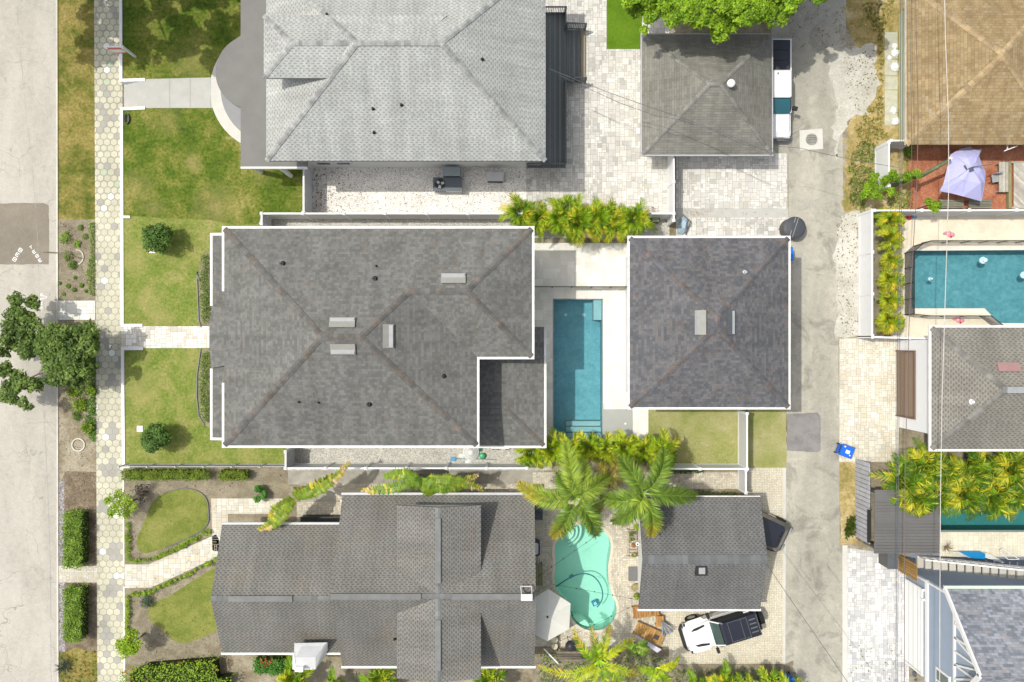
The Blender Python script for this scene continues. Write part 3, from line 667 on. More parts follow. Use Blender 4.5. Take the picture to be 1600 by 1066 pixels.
# raised slab beside the pool
t = thing('stone_slab', 'flat grey stone slab laid beside the pool steps', 'slab', W(965,663))
mb = MB(); mb.prism([(p.x,p.y) for p in P2(rect(941.8,639.5,988,686))], .0, .05); mb.build('slab_top', m_slab := M_plain('grey_stone', (.36,.37,.35), .7, .3, .08, 2), t)
mb = MB(); p = W(977,662); mb.lathe(p.x, p.y, [(.06,.05),(.06,.06),(0,.065)], 12); mb.build('outlet', m_white, t)
pk = pool('kidney_pool', 'pale aqua kidney-shaped pool in the patio of the lower house', kidney, 1.0, m_basK, m_watK, m_trav, (.66,.60,.48), .16, wl=-.08)
for i, r in enumerate((14.5, 21, 27.5)):
    mb = MB(); z = -.18 - .2*i; ap = arc_pts(883, 832, r, -20, 75, 16)
    poly = [(884,831)] + ap; q = P2(poly); mb.prism([(p.x,p.y) for p in q], -.99, z - .001*i)
    mb.build('step', M_stepK if i else (M_stepK := M_plain('pool_step_aqua', (.66,.83,.74), .8, .2, .05, 2)), pk)
    mb = MB(); pp = [Vector((p.x, p.y, z+.012)) for p in P2(ap)]
    for a, b in zip(pp, pp[1:]): mb.bar(a, b, .035, .03)
    mb.build('step_edge', m_mgrey, pk)
mb = MB(); q = P2(smooth_poly([(893,966),(905,964),(916,972),(924,983),(908,979)], 2)); mb.prism([(p.x,p.y) for p in q], -.99, -.3); mb.build('bench', M_stepK, pk)
def hose(name, label, pts, z, r, mat, cat):
    mb = MB(); q = smooth_line([W(x, y, z) for x, y in pts]); mb.tube(q, r, 6); o = mb.build(name, mat, smooth=True); tag(o, label, cat); return o
def smooth_line(p, n=2):
    for _ in range(n):
        o = [p[0]]
        for a, b in zip(p, p[1:]): o += [a*.75 + b*.25, a*.25 + b*.75]
        p = o + [p[-1]]
    return p
m_hose = M_plain('hose_teal', (.02,.16,.20), .5, .4)
t = thing('pool_cleaner', 'blue robotic pool cleaner trailing a dark floating hose in the kidney pool', 'pool cleaner', W(932,950,-.9))
mb = MB(); mb.tube(smooth_line([W(x,y,-.06) for x,y in ((867,918),(880,909),(893,901),(908,896),(922,897),(934,906),(941,920),(942,934),(938,943),(933,949))]), .035, 6); mb.build('hose', m_hose, t, smooth=True)
mb = MB(); p = W(932,949); mb.obox(p.x, p.y, .36, .28, -.98, -.72, R(25), (.05,.25,.5)); mb.obox(p.x, p.y, .18, .16, -.72, -.66, R(25), (.6,.7,.8)); mb.build('body', m_attrpl := M_attr('painted_plastic', .4, .45, .1, 2, 20, .05, .02), t)
mb = MB(); p = W(893,901); mb.obox(p.x, p.y, .26, .16, -.12, -.01, R(30), (.02,.2,.25)); mb.build('float', m_attrpl, t)
def cord_lights(label, pts, z):
    t = thing('string_lights', label, 'string lights', W(pts[0][0], pts[0][1], z), group='string lights over the kidney pool')
    q = [W(x, y, z) for x, y in pts]; mb = MB(); mb.tube(q, .008, 4); mb.build('wire', m_black, t)
    for a, b in zip(q, q[1:]):
        for k in range(5):
            p = a.lerp(b, (k + .5) / 5); mb = MB(); mb.lathe(p.x, p.y, [(0,z-.09),(.035,z-.05),(.03,z),(0,z+.01)], 8); mb.build('bulb', m_black, t)
cord_lights('thin dark string of bulbs crossing the pool just below its round steps', [(835,905),(925,842)], 2.6)
cord_lights('string of bulbs across the middle of the pool from the umbrella', [(858,912),(1000,938)], 2.6)
cord_lights('string of bulbs over the far end of the pool towards the lounge chairs', [(862,1008),(995,944)], 2.6)
pool('swimming_pool', 'teal angular pool partly in the frame with a mesh safety fence round it', poolR, 1.3, m_basR, m_watR, m_trav, (.74,.70,.60), .3)
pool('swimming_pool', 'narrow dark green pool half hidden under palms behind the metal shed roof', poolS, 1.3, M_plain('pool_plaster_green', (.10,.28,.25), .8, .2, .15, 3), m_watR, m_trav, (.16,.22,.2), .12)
for i, (x, y, lab) in enumerate(((1535,407,'round white chlorine float near the top edge of the teal pool'), (1599,430,'white chlorine float cut by the right edge of the photo'), (1452,436,'small pale float near the left end of the teal pool'))):
    t = thing('pool_float', lab, 'pool float', W(x,y,-.1)); s = (.2,.2,.1)[i]
    mb = local(); mb.lathe(0,0,[(s,-.05),(s,.08),(s*.8,.1),(0,.1)], 20, (.45,.72,.8)); mb.build('ring', m_attrpl, t, smooth=False)
    mb = local(); mb.lathe(s*.25,0,[(s*.6,.1),(s*.6,.24),(s*.4,.28),(0,.28)], 16, (.62,.80,.84)); mb.build('cap', m_attrpl, t)
# ================================================================ FENCES AND LOW WALLS
def low_wall(label, pts, z0, z1, wd):
    mb = MB(); q = [W(x, y, z1) for x, y in pts]; s = 0
    for a, b in zip(q, q[1:]):
        d = (b-a); Lh = d.length; d.normalize(); a2 = a - d*(wd/2 if s == 0 else -wd/2 - .002); b2 = b + d*wd/2; n_ = Vector((-d.y, d.x, 0))*wd/2; s += 1
        mb.prism([tuple((a2+n_)[:2]), tuple((b2+n_)[:2]), tuple((b2-n_)[:2]), tuple((a2-n_)[:2])], z0, z1)
    o = mb.build('low_wall', m_white); tag(o, label, 'wall', 'white low walls along the pavement'); return o
ZW = .06
low_wall('low white wall along the pavement ending at the upper concrete steps', [(187.2,-300),(188.7,125.5),(224,124.5)], ZS, ZW, .17)
low_wall('low white wall from the upper concrete steps down to the paver front walk', [(224,168.8),(189.6,170),(190.8,508.5),(220,508.5)], ZS, ZW, .17)
low_wall('low white wall from the paver front walk down to the clipped boundary hedge', [(221,544.8),(191,545),(193,729),(200,729)], ZS, ZW, .17)
low_wall('low white wall between the boundary hedge and the lower garden path', [(193.6,735),(194.6,882.5),(229,882.5)], ZS, ZW-.08, .15)
low_wall('low white wall from the lower garden path to the red flowering hedge', [(229,918.5),(194.8,919),(195,1045)], ZS, ZW-.08, .15)
o = low_wall('short white stub of wall on the lawn edge beside the pavement', [(192,339),(201,339)], 0, ZW+.05, .14); 
def fence(label, pts, h, mat=None, spacing=2.4, name='vinyl_fence', group='white vinyl fences', cat='fence', rails=True, th=.05, postm=None):
    q = [W(x, y) for x, y in pts]; t = thing(name, label, cat, q[0], group=group); mat = mat or m_vinylg; postm = postm or m_vinyl
    mb = MB(); mr = MB(); first = True
    for si, (a, b) in enumerate(zip(q, q[1:])):
        d = b - a; n = max(1, round(d.length / spacing)); dn = d.normalized()
        mb.bar(a + Vector((0,0,h/2)) + dn*.03*(si>0), b + Vector((0,0,h/2)), th, h)
        mr.bar(a + Vector((0,0,h+.015)) + dn*.06*(si>0), b + Vector((0,0,h+.015)), .09, .07); mr.bar(a + Vector((0,0,.2)) + dn*.06*(si>0), b + Vector((0,0,.2)), .075, .14)
        for i in range(n + 1):
            if i == 0 and not first: continue
            p = a + d * i / n; m2 = MB(); m2.box(p.x-.065, p.x+.065, p.y-.065, p.y+.065, 0, h+.09); m2.face([(p.x-.085,p.y-.085,h+.095),(p.x+.085,p.y-.085,h+.095),(p.x+.085,p.y+.085,h+.095),(p.x-.085,p.y+.085,h+.095)])
            for e in ((-1,-1,1,-1),(1,-1,1,1),(1,1,-1,1),(-1,1,-1,-1)): m2.face([(p.x+e[0]*.085,p.y+e[1]*.085,h+.095),(p.x+e[2]*.085,p.y+e[3]*.085,h+.095),(p.x,p.y,h+.15)])
            m2.build('post', postm, t)
        first = False
    mb.build('panel', mat, t); mr.build('rail', postm, t)
    return t
fence('tall white vinyl fence between the gravel side yard and the main house', [(424,357),(424,341.5),(1043,341.5)], 1.83)
fence('short white fence run joining the upper house to the boundary fence at the front lawn', [(487,262),(487,340)], 1.83)
fence('white fence between the upper terrace and the upper driveway', [(1043,236),(1043,352)], 1.83, mat=m_vinyl)
fence('tall white vinyl fence along the gravel run below the main house', [(460,699),(460,724),(822,724)], 1.83)
fence('white vinyl fence behind the lower palm hedge closing the back lawn', [(1012,725),(1153,725),(1153,642)], 1.83)
fence('white slatted gate fence at the end of the lower side yard by the small garage', [(1153,728),(1153,762)], 1.6, spacing=1.0)
fence('white panel fence beside the alley along the right-hand pool palms', [(1341,337),(1341,525)], 1.83, mat=m_vinyl)
fence('white fence with posts between the brick yard and the teal pool', [(1344,337),(1700,336)], 1.83)
fence('thin white fence behind the teal pool deck by the taupe roof', [(1341,527),(1452,530)], 1.83, mat=m_vinyl)
fence('short white fence by the weeds at the corner of the brick yard', [(1366,300),(1366,235)], 1.83, mat=m_vinyl)
fence('short grey-topped fence under the corner of the brown roof', [(1369,232),(1405,232)], 1.83, spacing=1.3)
def wood_fence(name, label, pts, h, c1, c2, cat='fence', wd=.14):
    q = [W(x, y) for x, y in pts]; t = thing(name, label, cat, q[0]); m = M_attr(name + '_wood', .8, .2, .2, 3, 25, .2)
    mb = MB(); mr = MB()
    for a, b in zip(q, q[1:]):
        d = b - a; n = max(2, int(d.length / wd)); dn = d.normalized(); nr = Vector((-dn.y, dn.x, 0))
        for i in range(n):
            k = rnd(); c = tuple(c1[j] + (c2[j]-c1[j])*k for j in range(3)); p0 = a + d*((i+.06)/n); p1 = a + d*((i+.94)/n); zz = h*U(.985,1.0)
            mb.bar(p0 + Vector((0,0,zz/2)), p1 + Vector((0,0,zz/2)), .03, zz, c)
        for z in (.3, h*.85): mr = MB(); mr.bar(a + nr*.05 + Vector((0,0,z)), b + nr*.05 + Vector((0,0,z)), .05, .09, c1); mr.build('rail', m, t)
    mb.build('board', m, t); return t
wood_fence('board_fence', 'pale grey vertical-board fence leaning over the dirt strip beside the palms', [(1336,716),(1336,838)], 2.0, (.46,.47,.50), (.56,.57,.60), wd=.24)
wood_fence('board_fence', 'short tan wooden fence closing the end of the pale grey fence', [(1336,840),(1366,853)], .8, (.40,.27,.12), (.50,.36,.18))
wood_fence('wooden_gate', 'warm brown wooden gate between the metal shed roof and the blue house', [(1404,866),(1404,892)], 2.2, (.36,.22,.07), (.46,.29,.10), 'gate')
# metal picket fence on the front lawn
t = thing('picket_fence', 'low pale metal picket fence between the front lawn and the clipped hedge', 'fence', W(200,725))
a, b = W(200,725), W(458,725); mb = MB(); mb2 = MB()
mb.bar(a+Vector((0,0,1.0)), b+Vector((0,0,1.0)), .04, .04); mb.build('rail', m_lgrey, t); mb = MB(); mb.bar(a+Vector((0,0,.15)), b+Vector((0,0,.15)), .035, .04); mb.build('rail', m_lgrey, t)
n = 78
for i in range(n+1):
    p = a.lerp(b, i/n)
    if i % 13 == 0: m3 = MB(); m3.box(p.x-.035,p.x+.035,p.y-.035,p.y+.035,0,1.2); m3.build('post', m_lgrey, t)
    else: mb2.box(p.x-.011,p.x+.011,p.y-.011,p.y+.011,.05,1.12)
mb2.build('picket', m_lgrey, t)
# glass pool fence
m_glass = bpy.data.materials.new('clear_glass'); m_glass.use_nodes = True; tt = m_glass.node_tree; tt.nodes.remove(tt.nodes['Principled BSDF'])
tr = N(tt,'ShaderNodeBsdfTransparent'); tr.inputs[0].default_value = (.88,.93,.92,1); gl = N(tt,'ShaderNodeBsdfGlossy'); gl.inputs['Roughness'].default_value = .02
fr = N(tt,'ShaderNodeFresnel'); mx = N(tt,'ShaderNodeMixShader'); L(tt,fr.outputs[0],mx.inputs[0]); L(tt,tr.outputs[0],mx.inputs[1]); L(tt,gl.outputs[0],mx.inputs[2]); L(tt,mx.outputs[0],tt.nodes['Material Output'].inputs[0])
def rail_fence(name, label, pts, h, mat_panel, mesh=False, spacing=1.2, lean=0):
    q = [W(x, y) for x, y in pts]; t = thing(name, label, 'fence', q[0]); mp = MB(); mr = MB()
    for a, b in zip(q, q[1:]):
        d = b - a; n = max(1, round(d.length/spacing)); mp.bar(a+Vector((0,0,h*.5)), b+Vector((0,0,h*.5)), .012, h*.92)
        mr.bar(a+Vector((0,0,h)), b+Vector((0,0,h)), .035, .04)
        for i in range(n+1):
            p = a + d*i/n; m2 = MB(); m2.box(p.x-.02,p.x+.02,p.y-.02,p.y+.02,0,h+.02); m2.build('post', m_black, t)
    mp.build('panel', mat_panel, t); mr.build('rail', m_black, t); return t
rail_fence('pool_fence', 'dark-railed glass fence crossing the terrace above the blue pool', [(832,450),(983,450)], 1.2, m_glass)
m_mesh = bpy.data.materials.new('safety_mesh'); m_mesh.use_nodes = True; tt = m_mesh.node_tree; b_ = tt.nodes['Principled BSDF']; b_.inputs['Base Color'].default_value = (.07,.065,.055,1)
tr = N(tt,'ShaderNodeBsdfTransparent'); mx = N(tt,'ShaderNodeMixShader'); mx.inputs[0].default_value = .45; L(tt,tr.outputs[0],mx.inputs[1]); L(tt,b_.outputs[0],mx.inputs[2]); L(tt,mx.outputs[0],tt.nodes['Material Output'].inputs[0])
rail_fence('mesh_safety_fence', 'dark mesh child-safety fence round the teal pool', [(1700,379.5),(1500,380),(1440,380),(1426,385),(1413,396),(1413,492),(1438,494.5),(1530,494.5),(1552,512)], 1.2, m_mesh, spacing=1.0)
# ================================================================ BUILDINGS
def V(x, y, z): return Vector((x, y, z))
def newell(p):
    n = Vector((0,0,0))
    for i in range(len(p)):
        a, b = p[i], p[(i+1) % len(p)]; n += Vector(((a.y-b.y)*(a.z+b.z), (a.z-b.z)*(a.x+b.x), (a.x-b.x)*(a.y+b.y)))
    return n.normalized()
def roof_solid(name, faces, mat, parent, t=.16):
    mb = MB(); edges = {}
    key = lambda p: (round(p.x, 3), round(p.y, 3), round(p.z, 3))
    for f in faces:
        f = [Vector(p) for p in f]; n = newell(f)
        if n.z < 0: f.reverse(); n = -n
        u = Vector((0,0,1)).cross(n); u = u.normalized() if u.length > 1e-4 else Vector((1,0,0)); v = n.cross(u)
        mb.face(f, None, [(p.dot(u), p.dot(v)) for p in f])
        mb.face([p - Vector((0,0,t)) for p in reversed(f)], None, [(0,0)]*len(f))
        for i in range(len(f)):
            a, b = f[i], f[(i+1) % len(f)]; edges.setdefault(frozenset((key(a), key(b))), []).append((a, b))
    for e in edges.values():
        if len(e) == 1:
            a, b = e[0]; d = Vector((0,0,t)); mb.face([a-d, b-d, b, a], None, [(0,0)]*4)
    return mb.build(name, mat, parent)
def hip_faces(x0, x1, y0, y1, ze, sl):
    w_, h_ = x1-x0, y1-y0; d = min(w_, h_)/2; z = ze + d*sl
    if w_ >= h_: r0, r1 = V(x0+d, (y0+y1)/2, z), V(x1-d, (y0+y1)/2, z)
    else: r0, r1 = V((x0+x1)/2, y0+d, z), V((x0+x1)/2, y1-d, z)
    a, b, c, e = V(x0,y0,ze), V(x1,y0,ze), V(x1,y1,ze), V(x0,y1,ze)
    if w_ >= h_: fs = [[a,b,r1,r0],[b,c,r1],[c,e,r0,r1],[e,a,r0]]; hips = [(a,r0),(e,r0),(b,r1),(c,r1),(r0,r1)]
    else: fs = [[a,b,r0],[b,c,r1,r0],[c,e,r1],[e,a,r0,r1]]; hips = [(a,r0),(b,r0),(c,r1),(e,r1),(r0,r1)]
    if (r1-r0).length < .02:
        fs = [[p for k, p in enumerate(f) if not (k and (p-f[k-1]).length < .02)] for f in fs]; hips = hips[:4]
    return fs, hips
def caps(name, lines, parent, pal, wd=.3, seg=.26, up=.035, mat=None, seed=1, th=.035, drop=.36):
    rs = random.Random(seed); mb = MB()
    for a, b in lines:
        a, b = Vector(a), Vector(b); d = b-a; n = max(1, int(d.length/seg)); dn = d/n
        for i in range(n):
            c = rs.choice(pal); k = rs.uniform(.85, 1.1); c = tuple(v*k for v in c); o = Vector((0,0,up + .012*(i % 2)))
            p0, p1 = a+dn*(i+.01)+o, a+dn*(i+.99)+o; sd = Vector((-dn.y, dn.x, 0)).normalized()*wd/2; dr = Vector((0,0,wd/2*drop)); e_ = Vector((0,0,.012))
            mb.face([p0, p1, p1+sd-dr, p0+sd-dr][::-1], c); mb.face([p0, p0-sd-dr, p1-sd-dr, p1][::-1], c)
            for s_ in (1, -1): mb.face([p0+sd*s_-dr, p1+sd*s_-dr, p1+sd*s_-dr-e_*2, p0+sd*s_-dr-e_*2], c)
    return mb.build(name, mat or m_capbrown, parent)
def gutters(parent, pts, closed=False, sz=.12, mat=None, drop=.07, out=.0, name='gutter'):
    mb = MB(); pts = [Vector(p) for p in pts]; pr = list(zip(pts, pts[1:] + pts[:1])) if closed else list(zip(pts, pts[1:]))
    for i, (a, b) in enumerate(pr):
        d = (b-a).normalized(); s = sz/2 if i or closed else 0
        o = Vector((0,0,-drop)); mb.bar(a+o - d*(sz/2 if not s else -sz/2), b+o + d*sz/2, sz, sz*.95)
    return mb.build(name, mat or m_gutter, parent)
def off_rect(x0, x1, y0, y1, z, e): return [V(x0-e,y0-e,z), V(x1+e,y0-e,z), V(x1+e,y1+e,z), V(x0-e,y1+e,z)]
m_pane = M_plain('window_glass', (.05,.07,.08), .08, .8, .1, 2)
def window(parent, x, y, z, wd, ht, ax, sgn):
    mb = MB(); m2 = MB(); d = .05
    if ax == 'x':   # wall faces +-x
        X = x + sgn*.03; mb.box(X-d, X+d*.6*1, y-wd/2, y+wd/2, z-ht/2, z+ht/2) ; X2 = X + sgn*.065
        m2.box(X-.04+sgn*.04, X+.04+sgn*.04, y-wd/2+.09, y+wd/2-.09, z-ht/2+.09, z+ht/2-.09)
    else:
        Y = y + sgn*.03; mb.box(x-wd/2, x+wd/2, Y-d, Y+d, z-ht/2, z+ht/2)
        m2.box(x-wd/2+.09, x+wd/2-.09, Y-.04+sgn*.04, Y+.04+sgn*.04, z-ht/2+.09, z+ht/2-.09)
    f = mb.build('window', m_white, parent); m2.build('pane', m_pane, f); return f
def vent_pipe(parent, px, py, z, r=.05, h=.25, mat=None, boot=True):
    p = W(px, py, z); mb = MB(); mb.lathe(p.x, p.y, [(r,z-.15),(r,z+h),(r*.6,z+h),(r*.6,z+h-.1),(0,z+h-.1)], 12)
    if boot: mb.lathe(p.x, p.y, [(r*2.2,z-.02),(r*1.2,z+.05)], 12)
    return mb.build('vent_pipe', mat or m_black, parent)
def zroof(faces, x, y):   # height of the highest roof face over (x, y)
    best = 0
    for f in faces:
        f = [Vector(p) for p in f]
        if inside((x, y), [(p.x, p.y) for p in f]):
            n = newell(f); 
            if abs(n.z) > 1e-3: best = max(best, f[0].z - (n.x*(x-f[0].x) + n.y*(y-f[0].y))/n.z)
    return best
def on_roof(faces, px, py):   # world point of a photo pixel on the roof
    z = 6.0
    for _ in range(12): p = W(px, py, z); z2 = zroof(faces, p.x, p.y) or z; z = z*.3 + z2*.7
    return W(px, py, z)
def box_vent(parent, faces, px0, py0, px1, py1, h=.22, base=None):
    a = on_roof(faces, (px0+px1)/2, (py0+py1)/2); s = (H-a.z)/F; wx, wy = (px1-px0)*s, (py1-py0)*s
    z0 = min(zroof(faces, a.x+i*wx/2, a.y+j*wy/2) or a.z for i in (-1,1) for j in (-1,1)); z1 = max(zroof(faces, a.x+i*wx/2, a.y+j*wy/2) or a.z for i in (-1,1) for j in (-1,1))
    mb = MB(); mb.prism([(a.x-wx/2,a.y-wy/2),(a.x+wx/2,a.y-wy/2),(a.x+wx/2,a.y+wy/2),(a.x-wx/2,a.y+wy/2)], z0-.05, z1+.02)
    v = mb.build('roof_vent', m_mgrey, parent)
    # sloped lid rising toward the ridge side
    mb = MB(); c = [V(a.x+i*(wx/2+.04), a.y+j*(wy/2+.04), 0) for i, j in ((-1,-1),(1,-1),(1,1),(-1,1))]
    for p in c: p.z = (zroof(faces, p.x, p.y) or a.z) + h*.55
    mb.face(c); mb.face([p - V(0,0,.05) for p in reversed(c)])
    for i in range(4): mb.face([c[i]-V(0,0,.05), c[(i+1)%4]-V(0,0,.05), c[(i+1)%4], c[i]])
    mb.build('vent_lid', base or m_ventlid, v); return v
m_ventlid = M_plain('weathered_vent_lid', (.27,.265,.24), .6, .3, .12, 4)
palBr = [(.18,.165,.145),(.205,.178,.155),(.18,.172,.158),(.175,.172,.16),(.165,.163,.152),(.19,.163,.143),(.16,.16,.15)]
# ---- main house (centre)
ze = 5.7; A0 = W(350.5,357.5,ze); A1 = W(745,696,ze); A2 = W(831,557.5,ze)
x0, x1, x2, yt, yb, yw = A0.x, A1.x, A2.x, A0.y, A1.y, A2.y
d = (yt-yb)/2; sl = .42; d2 = (yt-yw)/2; zr = ze+d*sl; zw = ze+d2*sl
R1, R2, Ap, Bp = V(x0+d,(yt+yb)/2,zr), V(x1-d,(yt+yb)/2,zr), V(x1-d2,yt-d2,zw), V(x2-d2,yt-d2,zw)
c00, c20, c02, c12, c11, c21 = V(x0,yt,ze), V(x2,yt,ze), V(x0,yb,ze), V(x1,yb,ze), V(x1,yw,ze), V(x2,yw,ze)
mainF = [[c00,c20,Bp,Ap,R2,R1],[c02,c00,R1],[c02,R1,R2,c12],[c12,R2,Ap,c11],[c11,Ap,Bp,c21],[c21,Bp,c20]]
house = thing('main_house', 'large central house with dark grey mottled hip roof, brownish ridge caps and white gutters', 'house', (x0, yb, 0))
roof = roof_solid('roof', mainF, m_roofM, house)
caps('ridge_cap', [(c00,R1),(c02,R1),(R1,R2),(R2,Ap),(R2,c12),(Ap,Bp),(Bp,c20),(Bp,c21)], roof, palBr, .3, .24, seed=4)
e = .07
gutters(house, [V(x0-e,(yt+yb)/2+1.5+.9,ze), V(x0-e,yt+e,ze), V(x2+e,yt+e,ze), V(x2+e,yw-e,ze), V(x1+e,yw-e,ze), V(x1+e,yb-e,ze), V(x0-e,yb-e,ze), V(x0-e,(yt+yb)/2-1.5-.9,ze)])
mb = MB(); o_ = .55; mb.prism([(x0+o_,yt-o_),(x2-o_,yt-o_),(x2-o_,yw+o_),(x1-o_,yw+o_),(x1-o_,yb+o_),(x0+o_,yb+o_)], 0, ze-.12); mb.build('wall', m_wallw, house)
for X in (-10,-6.5,-3): window(house, X, yt-o_, 4.2, 1.1, 1.3, 'y', 1); window(house, X, yt-o_, 1.5, 1.1, 1.3, 'y', 1)
for X in (-12,-9,-6,-3.5): window(house, X, yb+o_, 1.5, 1.0, 1.3, 'y', -1); window(house, X, yb+o_, 4.2, 1.0, 1.3, 'y', -1)
for (a, b) in ((439,412),(442,412.5),(588,416),(586,436),(467,628),(498,629),(577,631)):
    p = on_roof(mainF, a, b); big_ = a in (442,586,577); vent_pipe(roof, a, b, p.z, .07 if big_ else .035, .2)
p = on_roof(mainF, 693, 588); vent_pipe(roof, 693, 588, p.z, .06, .2)
for q in ((690.5,428,726.5,441.5),(516.5,497,554,510),(518,539,554.5,553),(600.5,508,614.5,543)): box_vent(roof, mainF, *q)
# lower front porch roof and its raised middle
zp = 5.3; pr = MB()
q = [W(332,368,zp), W(365,368,zp), W(365,684,zp), W(332,684,zp)]
zi = zp + (q[1].x-q[0].x)*sl*.55
pf = [[q[0], V(q[1].x,q[1].y,zi-.15), V(q[2].x,q[2].y,zi-.15), q[3]]]
q5 = pf[0]
pf2 = [[W(331,470,zp), V(x0+.1, W(331,470,zp).y, ze+.03), V(x0+1.2, (W(331,470,zp).y+W(0,492,ze).y)/2, ze+.5), V(x0+1.3, (W(0,492,ze)).y, ze+.555), W(330,492,zp)]]
ya, yb2 = W(0,500,zp).y, W(0,552,zp).y
def mz(dx): return ze + dx*sl + .012
hump = [[W(327,505,zp+.1), V(x0+1.0,ya,mz(1.0)), V(x0+1.0,yb2,mz(1.0)), W(327,547,zp+.1)],
        [W(331.5,478,zp+.1), V(x0+.05,W(0,482,zp).y,mz(.05)), V(x0+1.0,ya,mz(1.0)), W(327,505,zp+.1)],
        [W(327,547,zp+.1), V(x0+1.0,yb2,mz(1.0)), V(x0+.05,W(0,571,zp).y,mz(.05)), W(331.5,575,zp+.1)]]
pr_ = roof_solid('porch_roof', pf, m_roofM, house, .1); roof_solid('entry_roof', hump, m_roofM, house, .12)
g = .06
gutters(house, [V(q[1].x-.3,q[1].y+g,zp+.1), V(q[0].x-g,q[0].y+g,zp), V(q[0].x-g,W(0,476,zp).y,zp)], sz=.13)
gutters(house, [V(q[3].x-g,W(0,578,zp).y,zp), V(q[3].x-g,q[3].y-g,zp), V(q[2].x-.3,q[2].y-g,zp+.1)], sz=.13)
for py in (378, 470, 580, 676): mb = MB(); p = W(336,py,zp); mb.box(p.x-.12,p.x+.12,p.y-.12,p.y+.12,0,zp-.1); mb.build('porch_column', m_white, house)
# rear single-storey wing
zl = 2.9; B0 = W(738,511,zl); B1 = W(850,696.5,zl); xl, xr, y1_, y0_ = B0.x, B1.x, B0.y, B1.y; s2 = .17; dd = 2.0
inner = V(xr-dd, y0_+dd, zl+dd*s2); zin = zl + (xr-xl)*s2
wingF = [[V(xr,y1_,zl), V(xr-dd,y1_,zl+dd*s2), inner, V(xr,y0_,zl)], [V(xl,y0_,zl), V(xr,y0_,zl), inner, V(xl,y0_+dd,zl+dd*s2)], [V(xl,y0_+dd,zl+dd*s2), inner, V(xr-dd,y1_,zl+dd*s2), V(xl,y1_,zl+dd*s2)]]
rw = roof_solid('wing_roof', wingF, m_roofM, house)
gutters(house, [V(xr+e,y1_,zl), V(xr+e,y0_-e,zl), V(xl,y0_-e,zl)], sz=.13)
caps('wing_ridge_cap', [(V(xr,y0_,zl), inner)], rw, palBr, .26, .24, seed=8)
mb = MB(); mb.box(xl+.1, xr-.5, y0_+.5, y1_-.1, 0, zl-.12); mb.build('wing_wall', m_wallw, house)
# ---- garage house (centre right)
zg = 5.4; q0, q1 = W(984,372,zg), W(1232,636.5,zg); gF, gh = hip_faces(q0.x, q1.x, q1.y, q0.y, zg, .42)
gar = thing('garage_house', 'two-storey square garage building with blue-grey mottled hip roof beside the alley', 'garage', (q0.x, q1.y, 0))
gr = roof_solid('roof', gF, m_roofG, gar); caps('ridge_cap', gh, gr, [(.155,.15,.155),(.145,.145,.155),(.18,.15,.14),(.14,.142,.15)], .28, .24, seed=6)
gutters(gar, off_rect(q0.x, q1.x, q1.y, q0.y, zg, .055), True, .12)
mb = MB(); mb.box(q0.x+.5, q1.x-.5, q1.y+.5, q0.y-.5, 0, zg-.12); mb.build('wall', m_wallw, gar)
for X in (9, 12): window(gar, X, q1.y+.5, 4.1, 1.0, 1.2, 'y', -1)
for Y in (2.5, -1): window(gar, q0.x+.5, Y, 4.1, 1.0, 1.2, 'x', -1)
mb = MB(); mb.box(q1.x-.53, q1.x-.46, -2.2, 2.4, 0, 2.3); mb.build('garage_door', m_vinyl, gar)
box_vent(gr, gF, 1087,486,1100.5,522); box_vent(gr, gF, 1136,486,1147.5,522, base=m_dgrey)
p = on_roof(gF, 1164, 426); vent_pipe(gr, 1164, 426, p.z, .06, .2, m_lgrey)
# ---- upper house (light grey roof)
zu = 5.5; u0, u1 = W(416,-62,zu), W(852.5,251.5,zu); uF, uh = hip_faces(u0.x, u1.x, u1.y, u0.y, zu, .49)
uh_ = thing('upper_house', 'big two-storey house with pale grey shingle hip roof at the top of the photo', 'house', (u0.x, u1.y, 0))
ur = roof_solid('roof', uF, m_roofU, uh_, .18); palU = [(.36,.37,.355),(.40,.41,.39),(.34,.35,.34),(.43,.44,.42)]
caps('ridge_cap', uh, ur, palU, .26, .16, seed=12)
v0, v1 = W(412,122,7.3), W(412,24,7.3); vy0, vy1 = v0.y, v1.y
dF, dh = hip_faces(v0.x, v0.x+9, vy0, vy1, 7.3, .33); dF = [dF[0], dF[2], dF[3]]
dr = roof_solid('front_roof', dF, m_roofU, uh_, .15); caps('front_ridge_cap', [dh[0],dh[1],(dh[4][0], V(v0.x+5.2, dh[4][0].y, dh[4][0].z))], dr, palU, .26, .16, seed=13)
mb = MB(); mb.box(v0.x+1.0, v0.x+5.6, vy0+.3, vy1-.3, 4.5, 7.25); mb.build('front_wall', m_wallw, uh_)
mb = MB(); mb.box(u0.x+.8, u1.x-.7, u1.y+.8, u0.y-.8, 0, zu-.15); mb.build('wall', m_wallw, uh_)
for px_ in (515, 545): p = W(px_, 262, 0); window(uh_, p.x, u1.y+.8, 1.5, .9, .5, 'y', -1)
for X in (-11,-7,-3,1): window(uh_, X, u1.y+.8, 4.2, 1.0, 1.3, 'y', -1)
for (a, b) in ((583,170),(627.5,164),(584.5,207),(753.5,93),(511,23)): p = on_roof(uF, a, b); vent_pipe(ur, a, b, p.z, .045, .18)
zq = 3.2
mb = MB(); a = W(376,-60,zq); b = W(480,260.5,zq); mb.box(a.x, b.x, b.y, a.y, zq-.22, zq); 
mb.build('porch_roof', m_membrane, uh_)
mb = MB(); arc = [W(x, y, zq) for x, y in arc_pts(395,113,58.3,60,300,40)]; mb.prism([(p.x,p.y) for p in arc], zq-.2, zq-.006); mb.build('porch_roof_round', m_membrane, uh_)
mb = MB(); mb.bar(V(a.x,b.y-.05,zq-.14), V(b.x,b.y-.05,zq-.14), .1, .26); mb.build('porch_fascia', m_white, uh_)
